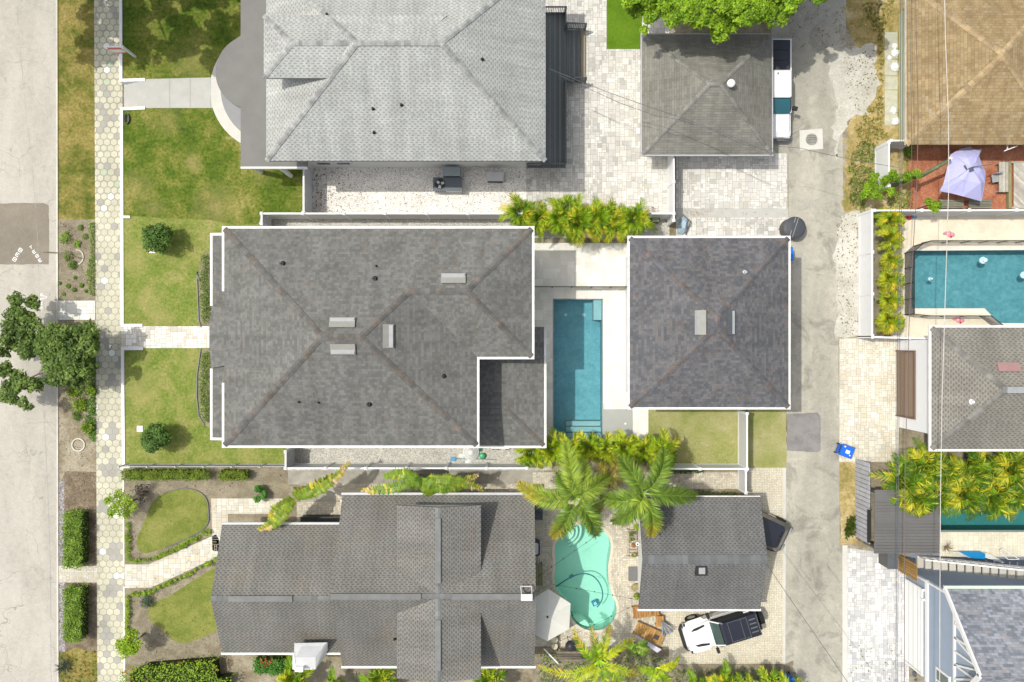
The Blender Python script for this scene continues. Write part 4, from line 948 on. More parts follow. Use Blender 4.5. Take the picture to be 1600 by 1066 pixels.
for px_, py_ in ((380,60),(380,165),(380,250),(430,256),(348,85),(348,142)): mb = MB(); p = W(px_,py_,zq); mb.lathe(p.x,p.y,[(.14,0),(.12,zq-.2)],14); mb.build('porch_column', m_white, uh_)
for i in range(4):
    mb = MB(); r = 86 - i*7; q = [W(x, y) for x, y in arc_pts(432,140,r,95,265,30)]; mb.prism([(p.x,p.y) for p in q], 0, .15*(i+1)); mb.build('porch_step', m_step_g if i else (m_step_g := M_plain('grey_step', (.27,.27,.275), .85, .2, .1, 2)), uh_)
mb = MB(); p = W(415,258,0); q = W(384,-60,0); mb.box(q.x, u0.x+.79, p.y+.3, q.y, 0, .62); mb.build('porch_floor', m_conc, uh_)
# deck with steps and railings
m_deck = M_planks('dark_deck_boards', (.12,.135,.135), (.19,.205,.20), .14, 'X')
zd = .9; dk = thing('deck', 'dark grey board deck with stairs and railings along the upper house', 'deck', W(868,240))
a, b = W(845,20,zd), W(884,258,zd); mb = MB(); mb.box(a.x, b.x, b.y, a.y, zd-.15, zd); mb.build('platform', m_deck, dk)
mb = MB(); p, q = W(824,262,zd), W(884,250,zd); mb.box(p.x, q.x-.01, p.y, b.y-.01, zd-.15, zd-.004); mb.build('end_platform', m_deck, dk)
mb = MB(); mb.box(a.x+.1, b.x-.1, b.y+.1, a.y-.1, 0, zd-.16); mb.build('skirt', m_dgrey, dk)
for i in range(4):
    z = zd - .18*(i+1); X0 = b.x + .29*i; q, r_ = W(0,47,z), W(0,128,z); mb = MB(); mb.box(X0-.02, X0+.30, r_.y, q.y, z-.05, z)
    mb.build('stair_tread', m_deck if i < 3 else M_plain('tan_tread', (.30,.26,.19), .8), dk)
def railing(parent, a, b, h, n, drop=0):
    a, b = Vector(a), Vector(b); mb = MB(); mb.bar(a+V(0,0,h), b+V(0,0,h), .07, .06); mb.bar(a+V(0,0,.12), b+V(0,0,.12), .05, .05)
    for i in range(n+1): p = a.lerp(b, i/n); mb.bar(p+V(0,0,.0), p+V(0,0,h), .035 if i % n else .1, None)
    return mb.build('railing', m_dgrey, parent)
railing(dk, V(a.x+.2,a.y-.05,zd), V(b.x-.04,a.y-.05,zd), .95, 12); railing(dk, V(b.x-.05,a.y-.1,zd), V(b.x-.05,W(0,47,zd).y,zd), .95, 10)
railing(dk, V(b.x,W(0,46,zd).y,zd), V(b.x+1.15,W(0,46,.2).y,.1), .95, 11); railing(dk, V(b.x,W(0,129,zd).y,zd), V(b.x+1.15,W(0,129,.2).y,.1), .95, 11)
railing(dk, V(b.x-.05,W(0,131,zd).y,zd), V(b.x-.05,b.y+.05,zd), .95, 36); railing(dk, V(W(824,0,zd).x,W(0,261.5,zd).y,zd), V(b.x-.1,W(0,261.5,zd).y,zd), .95, 16)
# ---- small hip garage at the top
zk = 2.4; q0, q1 = W(1003.5,54,zk), W(1206,241,zk); kF, kh = hip_faces(q0.x, q1.x, q1.y, q0.y, zk, .56)
k_ = thing('hip_garage', 'single-storey garage with weathered grey-green hip roof under the bright green tree', 'garage', (q0.x, q1.y, 0))
kr = roof_solid('roof', kF, m_roofK, k_, .14); caps('ridge_cap', kh, kr, [(.28,.275,.25),(.24,.235,.21),(.30,.295,.27)], .2, .3, seed=22, th=.03)
gutters(k_, off_rect(q0.x, q1.x, q1.y, q0.y, zk, .04), True, .09, m_fascia, .1, name='fascia')
mb = MB(); mb.box(q0.x+.4, q1.x-.55, q1.y+.45, q0.y-.45, 0, zk-.1); mb.build('wall', m_wallw, k_)
p = on_roof(kF, 1140, 133); mb = MB(); mb.lathe(p.x, p.y, [(.09,p.z-.2),(.09,p.z+.22),(.21,p.z+.22),(.21,p.z+.36),(.14,p.z+.43),(0,p.z+.45)], 20); mb.build('chimney_cap', m_white, kr, smooth=False)
# ---- brown roofed house
zb = 2.7; q0, q1 = W(1416,-25,zb), W(1664,226,zb); bF, bh = hip_faces(q0.x, q1.x, q1.y, q0.y, zb, .36)
b_ = thing('brown_roof_house', 'house with sun-bleached tan-brown shingle hip roof at the top right corner', 'house', (q0.x, q1.y, 0))
br = roof_solid('roof', bF, m_roofB, b_, .15); caps('ridge_cap', bh, br, [(.50,.38,.22),(.46,.34,.19),(.42,.32,.19)], .32, .3, seed=23)
m_creamw = M_plain('pale_green_wall', (.52,.56,.38), .85, .2, .1, 2); X = W(1404.5,0,0).x
mb = MB(); mb.box(X, q1.x-.6, q1.y+.6, q0.y-.6, 0, zb-.12); mb.build('wall', m_creamw, b_)
mb = MB(); mb.bar(V(q0.x-.01,q1.y,zb-.09), V(q0.x-.01,q0.y,zb-.09), .04, .18); mb.build('fascia', m_kerb, b_)
mb = MB(); p = W(1407,62,1.6); mb.box(X-.06, X+.02, p.y-.5, p.y+.5, 1.0, 1.8); mb.build('window', m_pane, b_)
# ---- taupe roofed house (right edge)
zt = 4.9; q0, q1 = W(1455.5,512,zt), W(1760,702,zt); tF, th_ = hip_faces(q0.x, q1.x, q1.y, q0.y, zt, .4)
t_ = thing('taupe_roof_house', 'two-storey white house with taupe shingle hip roof and brown garage door at the right edge', 'house', (q0.x, q1.y, 0))
tr_ = roof_solid('roof', tF, m_roofR, t_, .15); caps('ridge_cap', th_, tr_, [(.23,.222,.20),(.25,.243,.22)], .3, .28, seed=24)
gutters(t_, [V(q1.x,q1.y-.06,zt), V(q0.x-.06,q1.y-.06,zt), V(q0.x-.06,q0.y+.06,zt), V(q1.x,q0.y+.06,zt)], sz=.12)
X = W(1401.5,0,0).x; yT, yB = W(0,531,0).y, W(0,667,0).y
mb = MB(); mb.box(X, q1.x-.5, yB, yT, 0, zt-.13); mb.build('wall', M_plain('white_siding', (.78,.79,.80), .7, .25, .03, 2), t_)
mb = MB(); ya, yb_ = W(0,550,1).y, W(0,650,1).y; mb.box(X-.04, X+.02, yb_, ya, .0, 2.15)
m_brdoor = M_planks('brown_garage_door', (.20,.14,.10), (.26,.19,.14), .5, 'Z'); mb.build('garage_door', m_brdoor, t_)
mb = MB(); mb.bar(V(X-.05,yb_,2.2), V(X-.05,ya,2.2), .08, .1); mb.bar(V(X-.05,ya+.05,0), V(X-.05,ya+.05,2.25), .08, .1); mb.bar(V(X-.05,yb_-.05,0), V(X-.05,yb_-.05,2.25), .08, .1); mb.build('door_frame', M_plain('brown_trim', (.16,.10,.07), .7), t_)
p = on_roof(tF, 1575, 573.5); s = (H-p.z)/F; mb = MB(); n_ = 17*s; z0 = zroof(tF, p.x, p.y-6*s) ; z1 = zroof(tF, p.x, p.y+6*s)
c = [V(p.x-n_,p.y-6.5*s,z0+.12), V(p.x+n_,p.y-6.5*s,z0+.12), V(p.x+n_,p.y+6.5*s,z1+.12), V(p.x-n_,p.y+6.5*s,z1+.12)]
mb.face(c)
for i in range(4): mb.face([c[i]-V(0,0,.4), c[(i+1)%4]-V(0,0,.4), c[(i+1)%4], c[i]])
mb.build('skylight', M_plain('rose_panel', (.34,.20,.19), .4), tr_)
p = on_roof(tF, 1519, 628); vent_pipe(tr_, 1519, 628, p.z, .07, .15, m_white)
mb = MB(); p = W(1590,609,zt+1.3); mb.box(p.x-.7, p.x+1.5, p.y-.16, p.y+.16, zt+.9, zt+1.62); mb.build('ridge_vent', m_mgrey, tr_)
# ---- lower house
zl = 2.9; sL = .49; palL2 = [(.19,.195,.19),(.215,.22,.215),(.20,.205,.20)]
def gable_x(xa, xb, yb, yt, ze, sl):    # ridge along x
    ym = (yb+yt)/2; zr = ze + (yt-yb)/2*sl
    return [[V(xa,yb,ze),V(xb,yb,ze),V(xb,ym,zr),V(xa,ym,zr)], [V(xa,ym,zr),V(xb,ym,zr),V(xb,yt,ze),V(xa,yt,ze)]], (V(xa,ym,zr), V(xb,ym,zr))
def gable_y(xa, xb, yb, yt, ze, sl):
    xm = (xa+xb)/2; zr = ze + (xb-xa)/2*sl
    return [[V(xa,yb,ze),V(xm,yb,zr),V(xm,yt,zr),V(xa,yt,ze)], [V(xm,yb,zr),V(xb,yb,ze),V(xb,yt,ze),V(xm,yt,zr)]], (V(xm,yb,zr), V(xm,yt,zr))
sR = .60; rA, rB = W(535,773.5,zl), W(835,1041,zl); lF, lr_ = gable_x(rA.x, rB.x, rB.y, rA.y, zl, sR)
wA, wB = W(347,820,zl), W(0,1020,zl); wF, wr_ = gable_x(wA.x, rA.x+.6, wB.y, wA.y, zl, sL)
low = thing('lower_house', 'long single-storey house with grey-brown shingle gable roofs crossing in the middle', 'house', (wA.x, rB.y, 0))
lroof = roof_solid('roof', lF, m_roofL, low, .16); wroof = roof_solid('front_wing_roof', wF, m_roofL, low, .16)
zc_ = 5.05; cA, cB = W(620,789.5,zc_), W(751.5,1060,zc_); cF, cr_ = gable_y(cA.x, cB.x, cB.y, cA.y, zc_, .27)
croof = roof_solid('cross_gable_roof', cF, m_roofL, low, .16)
mb = MB(); y_a, y_b = cA.y-.35, cB.y+.35; xm = (cA.x+cB.x)/2
for pts in ([(cA.x+.3,zc_-.1),(cB.x-.3,zc_-.1),(xm,cr_[0].z-.18)],):
    for yy in (y_a, y_b): mb.face([V(p[0],yy,p[1]) for p in pts]) ; mb.face([V(p[0],yy,p[1]) for p in reversed(pts)])
mb.box(cA.x+.3, cB.x-.3, y_b, y_a, 0, zc_-.1); mb.build('cross_gable_wall', m_wallw, low)
def gable_wall(parent, xa, xb, yb, yt, ze, sl, name='wall', open_e=False, mat=None):
    mb = MB(); ym = (yb+yt)/2; zr = ze + (yt-yb)/2*sl
    for X in (xa, xb):
        if X == xb and open_e: continue
        f = [V(X,yb,0),V(X,yt,0),V(X,yt,ze),V(X,ym,zr),V(X,yb,ze)]; mb.face(f if X == xb else f[::-1]); 
    mb.face([V(xa,yb,0),V(xb,yb,0),V(xb,yb,ze),V(xa,yb,ze)]); mb.face([V(xb,yt,0),V(xa,yt,0),V(xa,yt,ze),V(xb,yt,ze)])
    return mb.build(name, mat or m_wallw, parent)
gable_wall(low, rA.x+.35, rB.x-.4, rB.y+.5, rA.y-.5, zl-.14+.5*sR, sR); gable_wall(low, wA.x+.5, rA.x+.34, wB.y+.5, wA.y-.5, zl-.12+.5*sL, sL, 'front_wing_wall')
def ridge_strip(parent, a, b, t0, t1, wd=.3, name='ridge_vent'):
    a, b = Vector(a), Vector(b); p, q = a.lerp(b, t0), a.lerp(b, t1); mb = MB(); n = max(1, int((q-p).length/1.2))
    for i in range(n): k = U(.93, 1.06); mb.bar(p.lerp(q, i/n)+V(0,0,.03), p.lerp(q, (i+.998)/n)+V(0,0,.03), wd, .09, (.205*k,.21*k,.205*k))
    return mb.build(name, m_ridge := M_ridge, parent)
M_ridge = M_attr('ridge_vent_felt', .9, .15, .15, 2, 20, .12)
caps('ridge_cap', [lr_], lroof, palL2, .26, .3, up=.015, seed=31, mat=M_ridge); caps('ridge_cap', [wr_], wroof, palL2, .26, .3, up=.015, seed=32, mat=M_ridge); caps('ridge_cap', [cr_], croof, palL2, .28, .3, up=.02, seed=33, mat=M_ridge)
ridge_strip(lroof, lr_[0], lr_[1], .0, .44); ridge_strip(lroof, lr_[0], lr_[1], .59, .985); ridge_strip(wroof, wr_[0], wr_[1], .13, .6); ridge_strip(croof, cr_[0], cr_[1], .07, .36); ridge_strip(croof, cr_[0], cr_[1], .57, .94)
gutters(low, [V(rA.x,rA.y+.06,zl), V(rB.x,rA.y+.06,zl)], sz=.12, mat=m_lgrey); gutters(low, [V(rA.x,rB.y-.06,zl), V(rB.x,rB.y-.06,zl)], sz=.13); gutters(low, [V(wA.x+.05,wA.y+.06,zl), V(rA.x-.1,wA.y+.06,zl)], sz=.12, mat=m_lgrey); gutters(low, [V(wA.x,wB.y-.06,zl), V(rA.x-.05,wB.y-.06,zl)], sz=.13)
p = on_roof(lF, 617, 998); vent_pipe(lroof, 617, 998, p.z, .05, .2)
for X in (-9,-5,-1): window(low, X, rA.y-.5, 1.5, 1.0, 1.2, 'y', 1)
# white dormer on the front wing
dm = MB(); a = W(458,1006,3.9); b = W(514,1045,2.6)
P = {k: W(*v) for k, v in dict(tl=(460,1005,4.1), tr=(512,1004,4.1), r1=(471,1012,4.7), r2=(501,1012,4.7), bl=(462,1027,3.7), br=(493,1027,3.7), fl=(462,1046,2.6), fr=(493,1046,2.6), sl=(459,1027,2.5), sr=(510,1022,2.8)).items()}
mb = MB(); mb.face([P['bl'], P['br'], W(506,1009,4.2), W(471,1010,4.2)]); mb.face([W(471,1010,4.2), P['tl'], W(459,1024,3.4), P['bl']][::-1]); mb.face([P['bl'], W(459,1024,3.4), W(458,1028,2.0), W(461,1046,2.0)]); mb.face([P['tl'], P['tr'], W(506,1009,4.2), W(471,1010,4.2)][::-1]); mb.build('dormer_roof', m_lgrey, low)
mb = MB(); mb.face([P['bl'], P['fl'], P['fr'], P['br']]); mb.face([P['br'], P['fr'], W(512,1020,2.6), W(512,1005,4.1), W(506,1009,4.2)]); mb.face([W(471,1010,4.2), P['bl'], W(459,1024,3.4), P['tl']])
c4 = [W(463,1046,0), W(493,1046,0)]; mb.box(c4[0].x*.96, c4[1].x*.96, W(0,1044,2.5).y, W(0,1015,2.5).y, 0, 2.7); mb.build('dormer_wall', m_white, low)
mb = MB(); p = W(469,1041,3.0); mb.box(p.x-.22,p.x+.22,p.y-.2,p.y+.05,2.5,3.3); mb.build('wall_lamp', m_vinyl, low)
# ---- small gable garage (lower right)
zs = 2.4; q0, q1 = W(998,777,zs), W(1187.5,952,zs); sF, sr_ = gable_x(q0.x, q1.x, q1.y, q0.y, zs, .46)
sg = thing('gable_garage', 'small garage with dark grey shingle gable roof beside the kidney pool patio', 'garage', (q0.x, q1.y, 0))
srf = roof_solid('roof', sF, m_roofS, sg, .14); caps('ridge_cap', [sr_], srf, [(.165,.172,.175),(.155,.162,.165)], .5, .3, up=.0, seed=41, mat=M_ridge, th=.03)
gutters(sg, [V(q0.x,q1.y-.05,zs), V(q1.x,q1.y-.05,zs)], sz=.12); gutters(sg, [V(q0.x,q0.y+.04,zs), V(q1.x,q0.y+.04,zs)], sz=.06)
gable_wall(sg, q0.x+.3, q1.x-.4, q1.y+.35, q0.y-.35, zs-.12+.35*.46, .46, open_e=True)
p = on_roof(sF, 1095, 891); mb = MB(); mb.obox(p.x, p.y, .62, .54, p.z-.25, p.z+.14, 0); v = mb.build('roof_vent', m_black, srf); mb = MB(); mb.obox(p.x+.03, p.y, .34, .34, p.z+.14, p.z+.16, 0); mb.build('vent_lid', m_mgrey, v)
# ---- metal roofed shed
zz = 2.5; q0, q1 = W(1366,765,zz), W(1468,865,zz); sh = thing('metal_roof_shed', 'low shelter with flat dark grey ribbed metal roof by the palm clump', 'shed', (q0.x, q1.y, 0))
m_ribroof = M_planks('ribbed_metal_roof', (.15,.145,.14), (.19,.185,.18), .66, 'Y', .55); m_rib2 = m_ribroof
mb = MB(); n = 6; hh = (q0.y-q1.y)/n
for i in range(n): z = zz + .03*(i % 2) + i*.012; mb.box(q0.x, q1.x, q1.y+hh*i-.03*0, q1.y+hh*(i+1)-.002, z-.05, z)
mb.build('roof', M_plain('grey_metal_sheet', (.135,.132,.128), .5, .4, .14, 1.4), sh)
mb = MB()
for i in range(int((q0.y-q1.y)/.17)): y = q1.y + .08 + i*.17; mb.box(q0.x+.01, q1.x-.01, y-.012, y+.012, zz+.03, zz+.095)
mb.build('roof_rib', M_plain('grey_metal_rib', (.15,.147,.143), .5, .4, .1, 2), sh)
for X, Y in ((q0.x+.2,q1.y+.2),(q1.x-.2,q1.y+.2),(q0.x+.2,q0.y-.2),(q1.x-.2,q0.y-.2)): mb = MB(); mb.box(X-.06,X+.06,Y-.06,Y+.06,0,zz-.05); mb.build('post', m_dgrey, sh)
mb = MB(); mb.bar(V(q0.x-.13,q1.y+.5,zz-.4), V(q0.x-.13,q0.y-1.2,zz-.4), .15, .1); mb.build('dark_gap_bar', m_black, sh)  # black bar added to imitate the shaded cavities beside the board fence
t = thing('utility_cabinet', 'small dark grey box standing below the metal shed roof', 'cabinet', W(1397,876)); p, q = W(1387,888.5,1.2), W(1401.5,864,1.2); mb = MB(); mb.box(p.x, q.x, p.y, q.y, 0, 1.2); mb.build('body', M_plain('weathered_grey', (.12,.12,.11), .7, .3, .2, 4), t); mb = MB(); mb.box(p.x-.02, q.x+.02, p.y-.02, q.y+.02, 1.2, 1.25); mb.build('lid', m_dgrey, t)
# ---- blue-grey gable house
m_blue = M_plain('blue_grey_siding', (.30,.36,.45), .75, .25, .06, 1.5)
wx = W(1415,0,0).x; rx = W(1478,0,5.5).x; eT = W(0,920,5.5).y; apx = W(1532,1057,8.7); yB = 2*apx.y - eT
slp = (8.7-5.5)/(eT-apx.y); nF, nr_ = gable_x(rx, rx+16, yB, eT, 5.5, slp)
bh_ = thing('blue_gable_house', 'tall blue-grey house with steep slate-blue roof, white truss gable and wide white garage door', 'house', (wx, apx.y, 0))
roof_solid('roof', nF, m_roofN, bh_, .14)
gable_wall(bh_, wx, rx+15.5, yB+.45, eT-.4, 5.45-.1, slp*.96, mat=m_blue)
mb = MB(); a_, b__, c_ = V(rx-.03,eT+.02,5.42), V(rx-.03,apx.y,8.64), V(rx-.03,yB,5.42); mb.bar(a_, b__, .1, .24); mb.bar(b__, c_, .1, .24); mb.build('rake_trim', m_white, bh_)
tx = wx - .06 ; mb = MB(); zb_ = 5.4; dy = eT - apx.y
mb.bar(V(tx,eT-.9,zb_), V(tx,yB+.9,zb_), .1, .14)
def tp(f, z): return V(tx-.02, apx.y + dy*f, z)
for f0, z0_, f1, z1_ in ((.62,5.45,.45,6.95),(.45,5.45,.2,7.6) if False else (.45,5.45,.62,6.35),(.45,5.5,.22,7.4),(.22,5.5,.22,7.6),(.22,5.5,.02,8.0),(.0,5.5,.0,8.3),(-.22,5.5,-.02,8.0),(-.22,5.5,-.22,7.6),(-.45,5.5,-.22,7.4)):
    mb.bar(tp(f0,z0_), tp(f1,z1_), .09, .1)
mb.build('gable_truss', m_white, bh_)
mb = MB(); mb.bar(V(wx-.05,eT-.4,2.55), V(wx-.05,yB+.4,2.55), .1, .26); mb.bar(V(wx-.04,eT-.48,0), V(wx-.04,eT-.48,5.3), .1, .16); mb.build('white_trim', m_white, bh_)
gy1, gy0 = W(0,905,0).y, W(0,1030,0).y; mb = MB(); mb.box(wx-.07, wx-.01, gy0, gy1, .02, 2.05); mb.build('garage_door', m_gd := M_planks('white_garage_door', (.78,.78,.76), (.82,.82,.80), .52, 'Z', .5), bh_)
mb = MB(); mb.bar(V(wx-.1,gy1+.06,0), V(wx-.1,gy1+.06,2.2), .1, .1); mb.bar(V(wx-.1,gy0-.06,0), V(wx-.1,gy0-.06,2.2), .1, .1); mb.bar(V(wx-.1,gy0,2.12), V(wx-.1,gy1,2.12), .1, .12); mb.build('door_frame', m_white, bh_)
p = W(1466,1043,3.7); fw = MB(); fw.box(wx-.08, wx+.02, p.y-1.35, p.y-.0, 3.55, 4.95); f_ = fw.build('window', m_white, bh_)
mb = MB(); mb.box(wx-.1, wx-.02, p.y-.62, p.y-.12, 3.68, 4.82); mb.box(wx-.1, wx-.02, p.y-1.23, p.y-.72, 3.68, 4.82); mb.build('pane', m_pane2 := M_plain('green_glass', (.10,.14,.12), .1, .7, .2, 3), f_)
for py_ in (922, 937): p = W(1444,py_,2.3); mb = MB(); mb.box(wx-.22, wx-.02, p.y-.06, p.y+.06, 2.2, 2.38); mb.build('wall_lamp', m_white, bh_)
gutters(bh_, [V(rx,eT+.07,5.5), V(rx+16,eT+.07,5.5)], sz=.14, mat=M_plain('mint_gutter', (.55,.68,.55), .5))
# outside stairs of the blue house
st = thing('outside_stairs', 'beige outdoor stairs with white railing climbing beside the blue-grey house', 'stairs', W(1435,880))
s0 = W(1433,0,.1).x; y_t, y_b = W(0,868.5,0).y, W(0,895,0).y; mB = M_plain('beige_tread', (.52,.50,.44), .8, .2, .08, 3)
for i in range(14):
    z = .1 + i*.19; X = s0 + i*.365; mb = MB(); mb.box(X, X+.355, y_b, y_t, z-.05, z+.04); mb.build('tread', mB, st)
mb = MB(); mb.bar(V(s0,y_t+.02,.2), V(s0+14*.365,y_t+.02,2.75), .06, .25); mb.bar(V(s0,y_b-.02,.2), V(s0+14*.365,y_b-.02,2.75), .06, .25); mb.build('stringer', m_white, st)
for yy in (y_t+.04,):
    mb = MB(); a = V(s0,yy,1.05); b = V(s0+14*.365,yy,3.6); mb.bar(a, b, .08, .07); mb.bar(a-V(0,0,.5), b-V(0,0,.5), .05, .05)
    for i in range(15): p = a.lerp(b, i/14); mb.bar(p-V(0,0,.95), p, .045)
    mb.bar(b, b+V(4,0,0), .08, .07); mb.bar(b+V(0,-1.2,0), b+V(4,-1.2,0), .06, .06); mb.build('railing', m_white, st)
mb = MB(); mb.box(s0+14*.365, s0+14*.365+4, y_b-.3, y_t+.05, 2.6, 2.75); mb.build('landing', M_plain('navy_landing', (.07,.09,.13), .7), st)
# ================================================================ VEGETATION
def vary(c, a=.26): k = U(1-a, 1+a); return (c[0]*k*U(.92,1.08), c[1]*k, c[2]*k)
def leaf(mb, p, size, pal, up=.55, asp=.5, nrm=None, c=None):
    n = Vector((U(-1,1), U(-1,1), U(-.2,1)))
    if nrm is not None: n = n*.75 + nrm*.8
    n.z += up; n.normalize(); a = n.orthogonal().normalized(); a.rotate(Matrix.Rotation(U(0, 6.283), 3, n)); b = n.cross(a)
    s = size*U(.65,1.25); a = a*s*.5; b = b*s*asp*.5; c = vary(c or random.choice(pal))
    k = n*s*.08
    mb.face([p-a, p-b*1.0-k, p+a, p+b*1.0-k], c)
def blob(mb, c, rad, n, size, pal, up=.5, shell=.25, asp=.55, cut=None):
    c = Vector(c); base = random.choice(pal)
    for _ in range(n):
        d = Vector((random.gauss(0,1), random.gauss(0,1), random.gauss(0,1)+.25)).normalized(); r = shell + (1-shell)*rnd() ** .6
        p = c + Vector((d.x*rad[0]*r, d.y*rad[1]*r, d.z*rad[2]*r)); leaf(mb, p, size, pal, up, asp, d, base if rnd() < .6 else None)
def crown(mb, clusters, pal, size, dens, sub=5):     # clusters: (center, radius)
    for c, r in clusters:
        for _ in range(sub):
            d = Vector((random.gauss(0,1), random.gauss(0,1), random.gauss(0,.6))).normalized(); q = Vector(c) + d*r*U(.2,1.1); rr = r*U(.3,.75)
            blob(mb, q, (rr, rr, rr*.7), int(dens*rr*rr*30), size, pal)
PAL_ST = [(0.068,0.115,0.027),(0.105,0.169,0.033),(0.150,0.223,0.045),(0.195,0.270,0.068),(0.083,0.135,0.030)]
PAL_BR = [(0.150,0.265,0.014),(0.213,0.345,0.019),(0.263,0.414,0.024),(0.112,0.207,0.014),(0.188,0.299,0.019)]
PAL_AR = [(.15,.27,.012),(.22,.34,.014),(.29,.38,.015),(.08,.17,.012),(.18,.30,.013),(.36,.40,.02)]
PAL_DK = [(0.048,0.098,0.018),(0.072,0.140,0.027),(0.112,0.196,0.038),(0.080,0.161,0.030)]
PAL_HG = [(0.135,0.230,0.026),(0.195,0.311,0.039),(0.255,0.378,0.058),(0.105,0.176,0.026)]
PAL_LM = [(0.207,0.330,0.015),(0.276,0.407,0.020),(0.161,0.264,0.015),(0.322,0.440,0.030)]
PAL_FX = [(0.189,0.294,0.042),(0.261,0.364,0.049),(0.348,0.448,0.063),(0.145,0.238,0.035)]
def limbs(name, parent, base, tips, r0, mat, kinks=True):
    mb = MB(); base = Vector(base)
    for tp_, r1 in tips:
        tp_ = Vector(tp_); m1 = base.lerp(tp_, .5) + Vector((U(-.2,.2), U(-.2,.2), U(.0,.4))); mb.tube(smooth_line([base, m1, tp_]), [r0 + (r1-r0)*i/9 for i in range(10)][:len(smooth_line([base, m1, tp_]))], 7)
    return mb.build(name, mat, parent, smooth=True)
def tree(name, label, base, trunk_h, clusters, pal, size, dens, r0=.16, sub=5, group=None, limb_to=None):
    t = thing(name, label, 'tree', base, group=group); b = Vector(base); top = b + Vector((0,0,trunk_h)); cen = sum((Vector(c) for c, r in clusters), Vector((0,0,0)))/len(clusters)
    top = top + (Vector((cen.x, cen.y, 0)) - Vector((b.x, b.y, 0)))*.12
    mb = MB(); mb.tube([b, b.lerp(top, .5)+Vector((.05,-.04,0)), top], [r0, r0*.8, r0*.68], 10); mb.build('trunk', m_bark, t, smooth=True)
    k = clusters[::max(1, len(clusters)//10)] if limb_to is None else limb_to
    limbs('limb', t, top, [(c, .02) for c, r in k], r0*.55, m_bark)
    mb = MB(); crown(mb, clusters, pal, size, dens, sub); mb.build('crown', m_leaf, t); return t
cl = [(20,475,1.9,11),(46,474,1.9,12),(30,495,1.9,14),(16,512,1.9,13),(46,508,1.9,13),(26,535,1.9,17),(55,538,1.9,17),(80,532,2.5,17),(104,528,2.9,16),(128,522,2.9,14),(70,556,2.5,15),(88,558,2.5,18),(112,556,2.9,18),(136,545,2.9,13),(98,580,2.5,16),(84,592,2.5,10),(118,580,2.9,14),(3,548,1.9,10),(6,580,1.9,12),(28,596,1.9,13),(50,604,1.9,11),(12,618,1.9,12),(36,632,1.9,9),(58,600,1.9,9),(20,604,1.9,12),(140,520,2.9,10),(140,575,2.9,10),(70,540,2.4,14),(92,548,2.6,14),(118,545,2.8,15),(100,562,2.4,16),(126,562,2.5,14),(140,535,2.6,11),(66,520,2.3,9),(38,520,2.0,12),(112,592,2.2,12),(88,575,2.2,12),(45,530,2.1,12)]
tree('street_tree', 'spreading dark green street tree leaning out over the road from the verge', W(128,570,ZS), 1.5, [(W(x,y,z), r*(H-z)/F*1.15) for x, y, z, r in cl], PAL_ST, .21, 21, .15, 12, limb_to=[(W(a,b_,c), 0) for a, b_, c in ((28,500,1.8),(30,540,1.8),(30,600,1.7),(80,535,2.2),(100,575,2.2),(128,525,2.4),(50,610,1.7))])
cl = []
for x, ymax in ((992,22),(1012,44),(1035,30),(1055,22),(1078,34),(1100,50),(1122,58),(1140,48),(1160,34),(1180,36),(1200,36),(1222,30),(1242,14),(1280,8)):
    y = ymax - 14; k = 0
    while y > -150: cl.append((x + U(-6,6), y, 6.2 + U(-.5,.8), 15 + U(-3,3) if x != 1280 else 9)); y -= U(17,24); k += 1
    if x == 1280: cl = cl[:-3]
cl += [(x + U(-5,5), y + U(-5,5), 6.6 + U(-.4,.6), 15) for x in range(1225, 1375, 19) for y in range(-170, -24, 20)]
tree('shade_tree', 'large bright lime-green tree overhanging the hip garage at the top edge', W(1120,-70), 3.4, [(W(x,y,z), r*(H-z)/F*1.25) for x, y, z, r in cl], PAL_BR, .19, 40, .2, 8)
cl = [(x + U(-8,8), y + U(-8,8), 8 + U(-.6,.6), 22) for x in range(-118, 190, 24) for y in range(-330, -20, 27) if rnd() < .74 and not (y > -60 and x > 130)]
tree('shade_tree', 'tall tree standing just outside the frame that shades the upper front lawn', W(110,-190,ZS), 4.5, [(W(x,y,z), r*(H-z)/F) for x, y, z, r in cl], PAL_BR, .3, 22, .3, 5)
# round clipped trees on the lawn
def shrub_mesh(r, h, n, size, pal, zc=None, core=True):
    mb = local(); zc = zc or h*.55
    for _ in range(max(4, n//140)):
        d = Vector((random.gauss(0,1), random.gauss(0,1), random.gauss(0,.6)+.2)).normalized(); blob(mb, Vector((0,0,zc)) + Vector((d.x*r*U(.35,.75), d.y*r*U(.35,.75), d.z*h*.28)), (r*.42, r*.42, h*.25), 140, size, pal)
    return mb
def shrub(name, label, cat, loc, r, h, n, size, pal, group=None, trunk=True, zc=None):
    t = thing(name, label, cat, loc, group=group)
    if trunk: mb = local(); mb.tube([(0,0,0),(0,0,h*.5)], [.05,.035], 7); [mb.tube([(0,0,h*.3),(math.cos(a)*r*.5,math.sin(a)*r*.5,h*.6)], [.03,.012], 5) for a in (0,1.3,2.6,3.9,5.2)]; mb.build('trunk', m_bark, t)
    shrub_mesh(r, h, n, size, pal, zc).build('crown', m_leaf, t); return t
shrub('round_tree', 'small round dark green tree on the lawn above the paver front walk', 'tree', W(262,378), .95, 2.0, 3000, .15, PAL_DK+[(.10,.19,.04),(.13,.22,.05)], 'round clipped trees on the front lawn', zc=1.2)
shrub('round_tree', 'small round dark green tree on the lawn below the paver front walk', 'tree', W(258,681), .9, 1.9, 3000, .15, PAL_DK+[(.10,.19,.04),(.13,.22,.05)], 'round clipped trees on the front lawn', zc=1.2)
t = thing('small_tree', 'loose yellow-green small tree leaning over the wall beside the clipped boundary hedge', 'tree', W(214,780)); mb = local(); mb.tube([(0,0,0),(-.1,0,1.4)], [.05,.03], 7); mb.build('trunk', m_bark, t)
mb = local()
